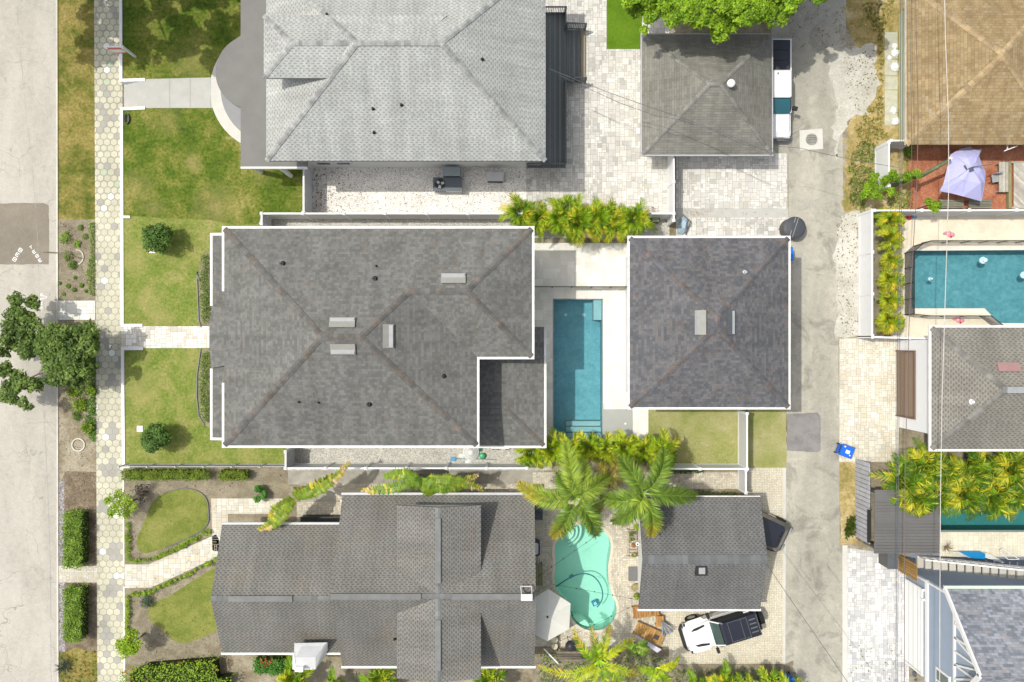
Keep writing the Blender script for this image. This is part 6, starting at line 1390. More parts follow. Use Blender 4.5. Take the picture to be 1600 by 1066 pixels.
def wheel(parent, x, y, r=.38, wd=.24, axis='y', z=None, name='wheel'):
    z = r if z is None else z; mb = local(); rim = local(); n = 22
    prof = [(r*.62,-wd/2),(r*.94,-wd/2),(r,-wd*.36),(r,wd*.36),(r*.94,wd/2),(r*.62,wd/2)]; rp = [(0,-wd*.38),(r*.6,-wd*.42),(r*.62,wd*.42),(0,wd*.38)]
    def put(m, pr):
        for (r0, h0), (r1, h1) in zip(pr, pr[1:]):
            for k in range(n):
                a0, a1 = 6.2832*k/n, 6.2832*(k+1)/n; q = []
                for rr_, aa, hh in ((r0,a0,h0),(r1,a0,h1),(r1,a1,h1),(r0,a1,h0)):
                    if axis == 'y': q.append((x+rr_*math.cos(aa), y+hh, z+rr_*math.sin(aa)))
                    else: q.append((x+hh, y+rr_*math.cos(aa), z+rr_*math.sin(aa)))
                if r0 < 1e-6: q = q[:3]
                elif r1 < 1e-6: q = [q[0], q[1], q[3]]
                m.face(q)
    wobj = thing  # noqa
    put(mb, prof); t = mb.build(name, m_tyre, parent); put(rim, rp); rim.build('rim', m_rim, t); return t
# white off-road car
t = thing('parked_car', 'white boxy off-road car with black hard top and rear spare wheel on the parking pad', 'car', W(800+322,533+440), R(180+17))
X0, X1 = -2.05, 2.25
nose = [(2.2,.40),(2.05,.70),(1.6,.80),(X0,.80),(X0,-.80),(1.6,-.80),(2.05,-.70),(2.2,-.40)]
mb = local(); frustum(mb, nose, .45, nose, .98); frustum(mb, rr(X0,.62,.79,.06), .98, rr(X0+.02,.60,.77,.06), 1.16)
hood = [(2.02,.62),(.62,.76),(.62,-.76),(2.02,-.62)]; frustum(mb, [(2.17,.42),(2.05,.62),(.6,.78),(.6,-.78),(2.05,-.62),(2.17,-.42)], .98, [(2.06,.38),(1.95,.54),(.62,.72),(.62,-.72),(1.95,-.54),(2.06,-.38)], 1.17)
mb.build('body', m_carw, t)
mb = local(); mb.prism([(2.0,-.34),(2.0,.34),(.75,.34),(.75,-.34)], 1.16, 1.185); mb.build('bonnet', m_carw, t)
for s in (-1, 1):
    mb = local(); f = [(2.16,s*.55),(2.0,s*.84),(1.75,s*.93),(1.0,s*.95),(.85,s*.78),(1.6,s*.66)]; mb.prism(f, .86, .93); mb.build('fender', m_carw, t)
    mb = local(); f = [(-.75,s*.78),(-.9,s*.94),(-1.85,s*.94),(-2.0,s*.78)]; mb.prism(f, .84, .91); mb.build('fender', m_carw, t)
    mb = local(); mb.prism([(1.78,s*.40),(1.62,s*.52),(.98,s*.60),(.95,s*.50),(1.4,s*.40)], 1.17, 1.2); mb.build('bonnet_vent', m_black, t)
    mb = local(); mb.obox(2.17, s*.5, .06, .26, .7, .95, 0); mb.build('headlight', m_lgrey, t)
    mb = local(); mb.obox(2.02, s*.80, .1, .16, .93, .96, 0); mb.build('turn_light', m_black, t)
    mb = local(); mb.obox(.62, s*1.02, .16, .26, 1.1, 1.32, 0); mb.bar((.62,s*.78,1.15), (.62,s*.95,1.2), .05); mb.build('mirror', m_black, t)
mb = local(); mb.prism([(2.2,-.78),(2.38,-.5),(2.38,.5),(2.2,.78),(2.12,.78),(2.12,-.78)], .5, .72); mb.build('front_bumper', m_black, t)
mb = local(); mb.box(-2.22,-2.05,-.82,.82,.5,.72); mb.build('rear_bumper', m_black, t)
mb = local(); g0 = rr(X0+.03,.58,.765,.05); g1 = rr(X0+.14,.16,.66,.06); frustum(mb, g0, 1.16, g1, 1.74); mb.build('side_window', m_cglass2 := M_plain('tinted_glass', (.012,.014,.016), .06, .8, .2, 1, coat=.5), t)
mb = local(); mb.face([(.66,-.68,1.18),(.66,.68,1.18),(.235,.61,1.72),(.235,-.61,1.72)]); mb.face([(.66,-.68,1.17),(.235,-.61,1.71),(.235,.61,1.71),(.66,.68,1.17)]); mb.build('windscreen', m_cglass, t)
mb = local()
for s in (-1, 1): mb.bar((.66,s*.71,1.18),(.20,s*.635,1.74),.06)
mb.bar((.68,-.7,1.18),(.68,.7,1.18),.06); mb.build('windscreen_frame', m_carw, t)
mb = local(); frustum(mb, rr(X0+.12,.2,.68,.08), 1.74, rr(X0+.2,.08,.6,.1), 1.82); mb.build('roof', m_carb, t)
mb = local()
for x in (-.22,-.95,-1.3): mb.box(x-.012,x+.012,-.6,.6,1.822,1.838)
for y in (-.55,.55): mb.box(-1.3,-.22,y-.012,y+.012,1.822,1.836)
for y in (-.36,-.12,.12,.36): mb.box(-1.78,-1.4,y-.035,y+.035,1.822,1.85)
mb.build('roof_seam', m_dgrey, t)
mb = local(); mb.box(-1.62,-1.3,-.745,-.70,1.30,1.52); mb.build('window_sticker', m_white, t)
for x in (1.45,-1.4):
    for y in (-.80,.80): wheel(t, x, y, .39, .25)
wheel(t, -2.25, 0, .39, .24, 'x', 1.0, 'spare_wheel')
# white pickup
cxp = (W(1237,0,1.0).x) - 1.02; yF = W(0,218,.6).y; yR = W(0,61,1.0).y; Lp = yR-yF
t = thing('pickup_truck', 'white pickup truck with folded black bed cover parked beside the hip garage on the alley', 'pickup', (cxp, (yF+yR)/2, 0), R(-90)); h2 = Lp/2
mb = local(); frustum(mb, rr(-h2,h2,1.0,.16), .4, rr(-h2+.03,h2-.06,.98,.16), .95); 
mb.prism([(-h2+.03,.98),(-h2+.03,.88),(-h2+1.85,.88),(-h2+1.85,.98)], .95, 1.12); mb.prism([(-h2+.03,-.98),(-h2+1.85,-.98),(-h2+1.85,-.88),(-h2+.03,-.88)], .95, 1.12); mb.box(-h2+.03,-h2+.1,-.88,.88,.95,1.12); mb.build('body', m_carw, t)
mb = local(); frustum(mb, rr(.85,h2-.04,.96,.2), .95, rr(.9,h2-.3,.84,.25), 1.12); mb.build('bonnet', m_carw, t)
mb = local(); frustum(mb, rr(-h2+1.87,1.5,.96,.06), .95, rr(-h2+1.9,1.45,.95,.08), 1.18); mb.build('cab', m_carw, t)
mb = local(); frustum(mb, rr(-h2+1.9,1.42,.93,.1), 1.18, rr(-h2+2.0,.72,.78,.12), 1.68); mb.build('side_window', m_cglass2, t)
mb = local(); frustum(mb, rr(-h2+1.98,.72,.80,.14), 1.68, rr(-h2+2.08,.6,.72,.16), 1.76); mb.build('roof', m_carw, t)
mb = local(); mb.face([(1.5,-.86,1.2),(1.5,.86,1.2),(.78,.72,1.70),(.78,-.72,1.70)]); mb.build('windscreen', M_plain('teal_windscreen', (.02,.12,.15), .05, .8, .2, 1, coat=.6), t)
for i in range(3): mb = local(); x = -h2+.1+i*.585; mb.box(x, x+.56, -.89, .89, 1.06, 1.15); mb.build('bed_cover_panel', M_bc if i else (M_bc := M_plain('bed_cover', (.045,.05,.065), .6, .3, .15, 3)), t)
for s in (-1, 1):
    mb = local(); mb.obox(1.2, s*1.14, .2, .26, 1.1, 1.3, R(-15*s)); mb.bar((1.2,s*.93,1.12),(1.2,s*1.05,1.18),.05); mb.build('mirror', m_black, t)
    mb = local(); mb.obox(h2-.1, s*.78, .2, .3, .7, .92, 0); mb.build('headlight', m_lgrey, t)
    mb = local(); mb.bar((.92,s*.35,1.125),(h2-.35,s*.25,1.125),.03,.02); mb.build('bonnet_crease', m_lgrey, t)
mb = local(); mb.box(h2-.05,h2+.1,-.9,.9,.42,.68); mb.build('front_bumper', m_dgrey, t)
mb = local(); mb.box(-h2-.08,-h2,-.85,.85,.45,.65); mb.build('rear_bumper', m_black, t)
mb = local(); mb.obox(-h2+2.2, 0, .1, .05, 1.76, 1.80, 0); mb.build('antenna', m_black, t)
for x in (-h2+1.0, h2-1.0):
    for y in (-.9,.9): wheel(t, x, y, .40, .26)
# black car nosed into the small garage
t = thing('parked_car', 'glossy black car sticking out at an angle from under the small gable garage roof', 'car', W(1177,818), R(180-25)); 
mb = local(); frustum(mb, rr(-1.8,1.8,.93,.3), .35, rr(-1.72,1.7,.90,.3), .85); mb.build('body', m_carb, t)
mb = local(); frustum(mb, rr(-1.7,1.0,.88,.25), .85, rr(-1.35,.4,.68,.25), 1.32); mb.build('side_window', m_cglass2, t)
mb = local(); frustum(mb, rr(-1.3,.38,.68,.25), 1.32, rr(-1.15,.3,.62,.2), 1.37); mb.build('roof', m_carb, t)
for i in range(3):
    mb = local(); pp = [Vector((-1.68+.12*i+.10*math.cos(a_), .62*math.sin(a_)*(1-.12*i), .93+.06*i)) for a_ in [R(-80+20*k) for k in range(9)]]
    for a_, b_ in zip(pp, pp[1:]): mb.bar(a_, b_, .03, .02)
    mb.build('trim_line', m_dgrey, t)
for x in (-1.2,1.2):
    for y in (-.85,.85): wheel(t, x, y, .34, .22)
for s in (-1,1): mb = local(); mb.box(-1.86,-1.78,s*.55-.16,s*.55+.16,.62,.76); mb.build('tail_light', m_mgrey, t)
# bins
def bin_(label, px, py, rz, col_, papers=True):
    t = thing('recycling_bin', label, 'bin', W(px,py), rz); m = M_plain('bin_blue', col_, .45, .4, .1, 6)
    mb = local(); frustum(mb, [(-.24,-.28),(.24,-.28),(.24,.28),(-.24,.28)], .08, [(-.30,-.36),(.30,-.36),(.30,.36),(-.30,.36)], .95); mb.build('body', m, t)
    mb = local(); frustum(mb, [(-.34,-.38),(.34,-.38),(.34,.38),(-.34,.38)], .95, [(-.30,-.33),(.30,-.33),(.30,.33),(-.30,.33)], 1.03); mb.build('lid', m, t)
    if papers: mb = local(); mb.box(-.12,.08,-.14,.10,1.032,1.04); mb.box(.18,.26,.18,.26,1.032,1.04); mb.box(-.2,-.14,-.24,-.16,1.032,1.04); mb.build('lid_sticker', m_white, t)
    mb = local(); mb.bar((-.26,.4,.92),(.26,.4,.92),.04); mb.build('handle', m_black, t)
    for s in (-1,1): mb = local(); mb.tube([(s*.27-.03,.26,.1),(s*.27+.03,.26,.1)], .1, 12); mb.build('wheel', m_tyre, t)
bin_('bright blue recycling bin with white stickers at the alley end of the side driveway', 1313, 702, R(70), (.01,.13,.62))
bin_('blue recycling bin half hidden against the garage house wall', 1222, 400, R(5), (.01,.15,.70), False)
bin_('blue bin at the very bottom of the alley beside the palm tips', 1227, 1060, R(20), (.01,.13,.55), False)
# dark drum
t = thing('rain_tank', 'big round dark grey tank with a domed lid at the garage corner on the alley', 'tank', W(1234,359)); mb = local(); mb.lathe(0,0,[(.62,0),(.60,.75),(.56,.8)],32); mb.build('body', M_plain('tank_grey', (.10,.10,.095), .6, .3, .15, 3), t, smooth=False)
mb = local(); mb.lathe(0,0,[(.63,.8),(.63,.86),(.5,.93),(.25,.97),(0,.98)],32); mb.build('lid', M_plain('tank_lid', (.062,.068,.078), .5, .35, .12, 3), t)
mb = local(); mb.obox(.0,.0,1.15,.03,.965,.985,R(72)); mb.obox(-.14,.05,1.1,.03,.94,.965,R(72)); mb.build('lid_rib', m_mgrey, t)
# covered float / tarp bundle beside the fence
t = thing('tarp_bundle', 'pale blue plastic cover heaped beside the terrace fence above the garage', 'tarp', W(1066,353)); mb = local(); 
for i in range(6):
    z0, z1 = .08*i, .08*(i+1); s0_, s1_ = 1-.1*i*i/6, 1-.1*(i+1)**2/6; p0 = [(x*s0_, y*s0_) for x, y in rr(-.26,.26,.52,.2)]; p1 = [(x*s1_, y*s1_) for x, y in rr(-.26,.26,.52,.2)]; frustum(mb, p0, z0, p1, z1)
mb.build('cover', M_plain('pale_blue_cover', (.38,.50,.58), .6, .3, .25, 7), t)
mb = local(); mb.bar((.3,-.5,.05),(.36,.3,.3),.05); mb.bar((.36,.3,.3),(-.1,.62,.1),.05); mb.build('pole', m_dgrey, t); t.rotation_euler.z = R(-12)
t = thing('utility_box', 'small olive green utility box on the gravel beside the areca hedge', 'utility box', W(1022,344)); mb = local(); mb.prism(rr(-.24,.24,.24,.08), 0, .5); mb.build('body', m_olive := M_plain('olive_box', (.10,.14,.07), .6, .3, .1, 4), t); mb = local(); mb.prism(rr(-.18,.18,.18,.06), .5, .54); mb.build('lid', M_plain('olive_lid', (.30,.36,.22), .6, .3, .1, 4), t)
for lab, x, y in (('white square irrigation box lid on the lawn beside the upper round tree', 238.5, 391), ('grey square valve box lid on the lawn beside the lower round tree', 219, 670)):
    t = thing('valve_box', lab, 'valve box', W(x,y)); mb = local(); mb.box(-.17,.17,-.17,.17,0,.05); mb.build('frame', m_white, t); mb = local(); mb.box(-.12,.12,-.12,.12,.05,.065); mb.build('lid', m_lgrey, t)
t = thing('hose_reel', 'small black oval hose coil on the lawn below the entry steps', 'hose', W(199,186)); mb = local()
for k in range(3): mb.tube([( (.09+.03*k)*math.cos(a_), (.22+.03*k)*math.sin(a_), .04+.03*k) for a_ in [6.283*i/16 for i in range(17)]], .03, 6)
mb.build('hose', m_black, t)
# real estate sign
t = thing('sign_post', 'white wooden sign post with a hanging red and white board by the upper pavement', 'sign', W(212,89)); b = W(212,89); zt = 1.75
mb = MB(); mb.box(b.x-.06,b.x+.06,b.y-.06,b.y+.06,0,zt); mb.lathe(b.x,b.y,[(.08,zt),(0,zt+.1)],4); mb.build('post', m_white, t)
mb = MB(); mb.bar(V(b.x+.1,b.y,zt-.1), V(b.x-1.05,b.y,zt-.1), .07, .09); mb.build('arm', m_white, t)
mb = MB(); mb.box(b.x-.92,b.x-.2,b.y-.012,b.y+.012,zt-1.15,zt-.2,(.80,.78,.75)); mb.box(b.x-.925,b.x-.195,b.y-.016,b.y+.016,zt-.5,zt-.2,(.55,.05,.03)); mb.box(b.x-.925,b.x-.195,b.y-.016,b.y+.016,zt-1.15,zt-1.0,(.55,.10,.05)); mb.build('board', m_attrpl, t)
# air conditioners
t = thing('air_conditioner', 'dark slate air conditioner with round fan on the gravel below the upper house', 'air conditioner', W(701,292)); b = W(701,292,0); w2, h2_ = .82, .36
mb = MB(); mb.box(b.x-w2,b.x+w2,b.y-h2_-.12,b.y+h2_,0,.06); mb.build('base', m_concw, t)
mb = MB(); mb.box(b.x-w2+.02,b.x+w2-.02,b.y-h2_,b.y+h2_,.06,.78); mb.build('body', m_lgrey, t); mb = MB(); mb.box(b.x-w2,b.x+w2,b.y-h2_-.02,b.y+h2_+.02,.78,.84); mb.build('top_panel', M_plain('slate_panel', (.10,.125,.145), .5, .4, .1, 3), t)
fx = b.x-.42; mb = MB(); mb.lathe(fx,b.y,[(.30,.842),(.30,.87),(.26,.87),(.26,.85)],24); mb.lathe(fx,b.y,[(.26,.848),(0,.848)],24); f_ = mb.build('fan_ring', m_black, t)
for k in range(3):
    a_ = R(20+120*k); mb = MB(); mb.obox(fx+.15*math.cos(a_), b.y+.15*math.sin(a_), .17, .14, .852, .862, a_); mb.build('fan_blade', m_lgrey, f_)
mb = MB()
for k in range(5): x = b.x-.68+k*.12; mb.box(x,x+.07,b.y-h2_-.01,b.y-h2_+.01,.3,.7)
mb.build('louvre', m_black, t)
t = thing('service_cabinet', 'grey electrical cabinet between the air conditioner and the upper house wall', 'cabinet', W(707,272)); b = W(707,273); mb = MB(); mb.box(b.x-.48,b.x+.48,b.y-.25,b.y+.25,.1,.9); mb.build('body', m_slg := M_plain('pale_slate', (.27,.32,.33), .5, .35, .08, 3), t); mb = MB(); mb.box(b.x-.5,b.x+.5,b.y-.27,b.y+.27,.9,.94); mb.build('lid', m_slg, t)
t = thing('air_conditioner', 'small pale grey condenser with a tan front right of the slate air conditioner', 'air conditioner', W(774,279)); b = W(774,281); mb = MB(); mb.box(b.x-.45,b.x+.45,b.y-.2,b.y+.25,.06,.74); mb.build('body', M_plain('tan_metal', (.27,.25,.19), .6, .3, .15, 5), t); mb = MB(); mb.box(b.x-.48,b.x+.48,b.y-.22,b.y+.28,.74,.8); mb.build('top_panel', m_lgrey, t)
mb = MB(); 
for k in range(8): mb.box(b.x-.4,b.x+.4,b.y-.215,b.y-.2,.15+.07*k,.18+.07*k)
mb.build('louvre', m_dgrey, t)
t = thing('conduit', 'bundle of pale pipes curving along the upper house wall between the two condensers', 'pipes', W(745,264)); mb = MB()
for k in range(2): mb.tube(smooth_line([W(722,271+k,.25), W(733,265+k,.3), W(742,261,.5+.1*k), W(750,262,.3), W(762,267+k,.3)]), .035, 6)
mb.build('pipe', m_kerb, t, smooth=True)
# garden umbrella
def canopy(mb, c, pts, zc, c1=None, th=.03):
    for i in range(len(pts)):
        a, b = pts[i], pts[(i+1) % len(pts)]; cc = V(c.x, c.y, zc); q = [V(*a), V(*b), cc]
        if (q[1]-q[0]).cross(q[2]-q[0]).z < 0: q = [q[1], q[0], q[2]]
        mb.face(q, c1); mb.face([p - V(0,0,th) for p in reversed(q)], c1); e = [V(*a), V(*b)]; mb.face([e[0]-V(0,0,.12), e[1]-V(0,0,.12), e[1], e[0]], c1)
m_canvas = M_plain('cream_canvas', (.66,.66,.60), .85, .15, .06, 4)
t = thing('patio_umbrella', 'large cream patio umbrella with a dark centre knob between the lower house and kidney pool', 'umbrella', W(857,961)); zc = 2.45
c = W(855.5,964,zc); hexp = [(857,921,1.95),(891.5,943,1.95),(889.5,983,1.95),(855,1002,1.95),(822,985,1.95),(822,942,1.95)]
mb = MB(); canopy(mb, c, [tuple(W(*p)) for p in hexp], zc); mb.build('canopy', m_canvas, t)
mb = MB(); mb.tube([W(857,961,0), V(c.x,c.y,zc+.06)], .03, 10); mb.build('pole', m_dgrey, t); mb = MB(); mb.lathe(c.x,c.y,[(.06,zc),(.05,zc+.08),(0,zc+.1)],12); mb.build('knob', m_black, t)
for p in hexp: mb = MB(); mb.bar(V(c.x,c.y,zc-.04), W(p[0],p[1],p[2]-.05), .02); mb.build('rib', m_dgrey, t)
mb = MB(); b = W(857,961); mb.lathe(b.x,b.y,[(.35,0),(.35,.08),(.05,.1)],20); mb.build('base', m_dgrey, t)
# sagging lilac canopy
t = thing('shade_canopy', 'collapsed lilac fabric canopy sagging over the red brick yard', 'canopy', W(1515,266)); c = W(1517,262,2.3)
pts = [(1468,299,1.5),(1474,288,1.75),(1479,268,1.8),(1482,248,1.8),(1486,241,1.7),(1500,233,1.6),(1517,229,1.5),(1521,234,1.9),(1534,233,1.6),(1530,244,1.8),(1534,257,1.8),(1540,268,1.8),(1539,285,1.75),(1534,315,1.4),(1505,307,1.7),(1486,302,1.6)]
mid = [(c.x+(W(*p).x-c.x)*.5+U(-.05,.05), c.y+(W(*p).y-c.y)*.5+U(-.05,.05), 2.12+.09*(i % 2)) for i, p in enumerate(pts)]; out = [W(*p) for p in pts]
mb = MB(); n = len(pts)
for i in range(n):
    j = (i+1) % n
    for q in ([V(*mid[i]), V(*mid[j]), c], [out[i], out[j], V(*mid[j]), V(*mid[i])]):
        if newell(q).z < 0: q = q[::-1]
        mb.face(q); mb.face([p-V(0,0,.02) for p in reversed(q)])
mb.build('fabric', M_plain('lilac_fabric', (.42,.42,.66), .85, .15, .08, 2), t)
mb = MB(); mb.tube([W(1515,266), c+V(0,0,.15)], .03, 8); mb.build('pole', m_dgrey, t)
mb = MB(); mb.bar(c+V(0,0,.12), W(1550,257,2.2), .04); mb.obox(c.x-.3,c.y,.06,.3,2.3,2.36,R(30)); mb.obox(c.x+.02,c.y-.1,.24,.24,2.26,2.33,R(20)); mb.build('broken_strut', m_dgrey, t)
# wooden furniture near the brick yard
def bench(name, label, cat, px0, py0, px1, py1, z, c1, c2, n, along='y', seat_t=.06, legs=True):
    p, q = W(px0,py1,z), W(px1,py0,z); t = thing(name, label, cat, ((p.x+q.x)/2,(p.y+q.y)/2,0)); mb = MB(); m = m_timber
    for i in range(n):
        k = rnd(); c_ = tuple(c1[j]+(c2[j]-c1[j])*k for j in range(3))
        if along == 'y': w_ = (q.x-p.x)/n; mb.box(p.x+i*w_+.01, p.x+(i+1)*w_-.01, p.y, q.y, z-seat_t, z, c_)
        else: w_ = (q.y-p.y)/n; mb.box(p.x, q.x, p.y+i*w_+.01, p.y+(i+1)*w_-.01, z-seat_t, z, c_)
    mb.build('top', m, t)
    if legs:
        for X in (p.x+.06, q.x-.06):
            for Y in (p.y+.06, q.y-.06): mb = MB(); mb.box(X-.04,X+.04,Y-.04,Y+.04,0,z-seat_t-.002,c1); mb.build('leg', m, t)
    return t
m_timber = M_attr('timber', .8, .2, .2, 4, 26, .22)
gw1, gw2 = (.46,.43,.36), (.60,.57,.49)
bench('bench', 'weathered pale plank bench at the right of the brick yard', 'bench', 1561,253,1576,300,.5, gw1, gw2, 3)
bench('planter', 'grey wooden planter frame under the lilac canopy, left one', 'planter', 1469,312,1506,326,.4, (.20,.21,.16), (.30,.29,.22), 4, 'x')
bench('planter', 'grey wooden planter frame under the lilac canopy, right one', 'planter', 1514,312,1550,326,.4, (.20,.21,.16), (.30,.29,.22), 4, 'x')
t = thing('wooden_deck', 'pale weathered plank deck at the right edge of the brick yard', 'deck', W(1590,290)); mb = MB(); reg = [(p.x,p.y) for p in P2(rect(1580,254,1660,325))]
for i in range(-20, 40):
    a_ = R(-45); o = Vector((W(1580,325).x, W(1580,325).y)) + Vector((.16*i,.0)); d_ = Vector((math.cos(a_), math.sin(a_))); nn = Vector((-d_.y, d_.x))*.055; q = [o-d_*4-nn, o+d_*4-nn, o+d_*4+nn, o-d_*4+nn]; q = clip([(v.x,v.y) for v in q], reg)
    if len(q) > 2: mb.prism(q, .2, .25, vary((.52,.49,.42)))
mb.build('board', m_timber, t); mb = MB(); p, q = W(1576,326,.3), W(1580,253,.3); mb.box(p.x,q.x,p.y,q.y,0,.32,(.30,.28,.14)); mb.build('edge_beam', m_timber, t)
mb = MB(); mb.bar(W(1580,254,.22), W(1660,254,.22), .1, .1, gw1); mb.bar(W(1580,325,.22), W(1660,325,.22), .1, .1, gw1); mb.build('joist', m_timber, t)
t = thing('wall_light', 'white pole lamp arm sticking out below the brown roof edge', 'lamp', W(1574,236)); mb = MB(); mb.bar(W(1574,227,2.2), W(1574,233,2.2), .06); mb.bar(W(1569,236,2.3), W(1590,228,2.3), .05); mb.build('arm', m_white, t)
t = thing('chair', 'dark folding chair beside the lilac canopy', 'chair', W(1549,282)); b = W(1549,281,0)
mb = MB(); mb.obox(b.x,b.y,.45,.45,.42,.46,R(8)); mb.build('seat', m_mgrey, t); mb = MB(); mb.obox(b.x,b.y+.24,.45,.04,.5,.9,R(8)); mb.build('backrest', m_mgrey, t)
for i_ in (-1,1):
    for j_ in (-1,1): mb = MB(); mb.bar((b.x+.2*i_,b.y+.2*j_,0),(b.x+.2*i_,b.y+.2*j_,.42),.03); mb.build('leg', m_black, t)
# plastic bags on the pads
for i, (x, y, s, lab) in enumerate(((1398,73,.17,'topmost white plastic bag on the concrete pads'),(1398,84,.22,'white plastic bag just below the topmost one'),(1390,91,.14,'small flattened white bag left of the others'),(1398,105,.24,'large white bag in the middle of the concrete pads'),(1396,173,.2,'white bag near the lower end of the concrete pads'),(1399,190,.22,'lowest white bag by the weeds'))):
    t = thing('plastic_bag', lab, 'bag', W(x,y)); mb = local(); nb = 14
    rings = [[(s*kr*(1+U(-.22,.22))*math.cos(6.283*k/nb), s*kr*(1+U(-.22,.22))*math.sin(6.283*k/nb), zz_*s) for k in range(nb)] for kr, zz_ in ((1,0),(1.05,.4),(.7,.8),(.3,1.0))]
    for r0, r1 in zip(rings, rings[1:]):
        for k in range(nb): mb.face([r0[k], r0[(k+1) % nb], r1[(k+1) % nb], r1[k]])
    mb.face(rings[-1]); mb.build('bag', m_white, t)
# turtle float, pole
t = thing('turtle_float', 'white inflatable turtle float with green head lying on the gravel run', 'pool float', W(735,708)); b = W(736,706); m_fl = m_attrpl
mb = MB(); c_w = (.80,.80,.78)
for i in range(5): mb.lathe(b.x,b.y,[(.43-.07*i,.12+.07*i-.06),(.47-.08*i,.12+.07*i),(.40-.08*i,.17+.07*i)],24,c_w if i % 2 == 0 else (.70,.70,.68),1.0,1.05)
mb.lathe(b.x,b.y,[(.14,.42),(0,.46)],24,c_w); mb.build('shell', m_fl, t)
mb = MB(); p = W(754,712); mb.lathe(p.x,p.y,[(0,.02),(.15,.08),(.19,.17),(.13,.27),(0,.3)],18,(.05,.38,.16)); mb.build('head', m_fl, t)
for x, y in ((722,712),(732,722),(749,702),(729,697)): p = W(x,y); mb = MB(); mb.lathe(p.x,p.y,[(0,.0),(.16,.06),(0,.12)],14,c_w if x != 749 else (.03,.14,.10),1.2,.8); mb.build('flipper', m_fl, t)
t = thing('pool_net', 'blue pool net with long teal pole lying along the fence', 'net', W(709,717)); mb = MB(); mb.tube([W(712,717,.1), W(776,718,.1)], .018, 6, (.02,.25,.35)); mb.build('pole', m_attrpl, t); mb = MB(); p = W(708,717); mb.obox(p.x,p.y,.3,.26,.05,.1,0,(.10,.32,.55)); mb.build('net_head', m_attrpl, t)
# satellite panel on the roof end
t = thing('satellite_dish', 'white flat rectangular dish on a bracket at the right end of the lower roof', 'antenna', on_roof(lF, 822, 930)); b = t.location.copy()
mb = MB(); p = W(823,934,b.z+.45); mb.face([(p.x-.29,p.y-.2,p.z-.12),(p.x+.29,p.y-.2,p.z-.12),(p.x+.29,p.y+.2,p.z+.1),(p.x-.29,p.y+.2,p.z+.1)]); mb.face([(p.x-.29,p.y+.2,p.z+.05),(p.x+.29,p.y+.2,p.z+.05),(p.x+.29,p.y-.2,p.z-.17),(p.x-.29,p.y-.2,p.z-.17)])
mb.face([(p.x-.29,p.y-.2,p.z-.17),(p.x+.29,p.y-.2,p.z-.17),(p.x+.29,p.y-.2,p.z-.12),(p.x-.29,p.y-.2,p.z-.12)]); mb.build('panel', m_white, t)
mb = MB(); q = W(822,918,b.z+.2)
for a_, b_ in (((p.x-.26,p.y+.15,p.z-.05),(q.x-.28,q.y,b.z)),((p.x+.26,p.y+.15,p.z-.05),(q.x+.28,q.y,b.z)),((q.x-.28,q.y,b.z),(q.x+.28,q.y,b.z)),((p.x,p.y,p.z-.15),(p.x,p.y,b.z-.1))): mb.bar(a_, b_, .05)
mb.build('bracket', m_lgrey, t)
# patio things
t = thing('lounge_chair', 'long slatted wooden lounge chair with a dark pad set at an angle on the patio', 'chair', W(1013,987), R(-24))
mb = local(); k_ = 12
for i in range(k_): mb.box(-.85+i*.145,-.85+i*.145+.125,-.34,.34,.32,.36,vary((.50,.29,.10)))
mb.build('slat', m_timber, t); mb = local(); mb.bar((-.88,-.36,.3),(.92,-.36,.3),.05,.1,(.42,.22,.07)); mb.bar((-.88,.36,.3),(.92,.36,.3),.05,.1,(.42,.22,.07)); mb.build('frame', m_timber, t)
mb = local(); mb.box(.3,.58,-.14,.12,.365,.41,(.06,.05,.05)); mb.build('pad', m_attrpl, t)
for x in (-.8,.85):
    for y in (-.33,.33): mb = local(); mb.box(x-.03,x+.03,y-.03,y+.03,0,.26,(.42,.22,.07)); mb.build('leg', m_timber, t)
t = thing('cushion', 'narrow lilac-white cushion lying along the edge of the lounge chair', 'cushion', W(1010,1002,0), R(-32)); mb = local(); mb.prism([(-.85,-.03),(.75,-.14),(.85,.14),(-.85,.10)], .3, .42); mb.build('cushion', M_plain('lilac_cushion', (.60,.58,.66), .8, .2, .1, 3), t); mb = local()
for x in (-.6,.6): mb.box(x-.03,x+.03,-.05,.05,0,.3)
mb.build('support', m_timberp := M_plain('brown_support', (.3,.17,.07), .8), t)
t = thing('lounge_chair', 'second wooden lounge chair half hidden under the small garage eave', 'chair', W(1008,952), R(8)); mb = local()
for i in range(10): mb.box(-.75+i*.15,-.75+i*.15+.12,-.3,.3,.32,.36,vary((.46,.25,.09)))
mb.build('slat', m_timber, t); mb = local(); mb.bar((-.78,-.32,.3),(.78,-.32,.3),.05,.1,(.42,.22,.07)); mb.bar((-.78,.32,.3),(.78,.32,.3),.05,.1,(.42,.22,.07)); mb.build('frame', m_timber, t); mb = local(); mb.bar((-.72,-.3,0),(-.72,-.3,.3),.05); mb.bar((.72,-.3,0),(.72,-.3,.3),.05); mb.bar((-.72,.3,0),(-.72,.3,.3),.05); mb.bar((.72,.3,0),(.72,.3,.3),.05); mb.build('leg', m_timberp, t)
bench('side_table', 'small square orange-brown wooden table behind the lounge chair', 'table', 1025,963,1037,980,.45, (.46,.24,.08), (.54,.30,.11), 4)
t = thing('folded_umbrella', 'folded grey striped umbrella lying beside the small wooden table', 'umbrella', W(1038,977), R(-60)); mb = local()
for i in range(7): a_ = R(-28+9*i); mb.bar((-.45,0,.5),(-.45+.85*math.cos(a_),.85*math.sin(a_),.5+.04*(i % 2)),.06,.03,(.14,.15,.17) if i % 2 else (.30,.31,.33))
mb.build('canopy', m_attrpl, t); mb = local(); mb.bar((-.45,0,.0),(-.45,0,.5),.04); mb.build('pole', m_black, t)
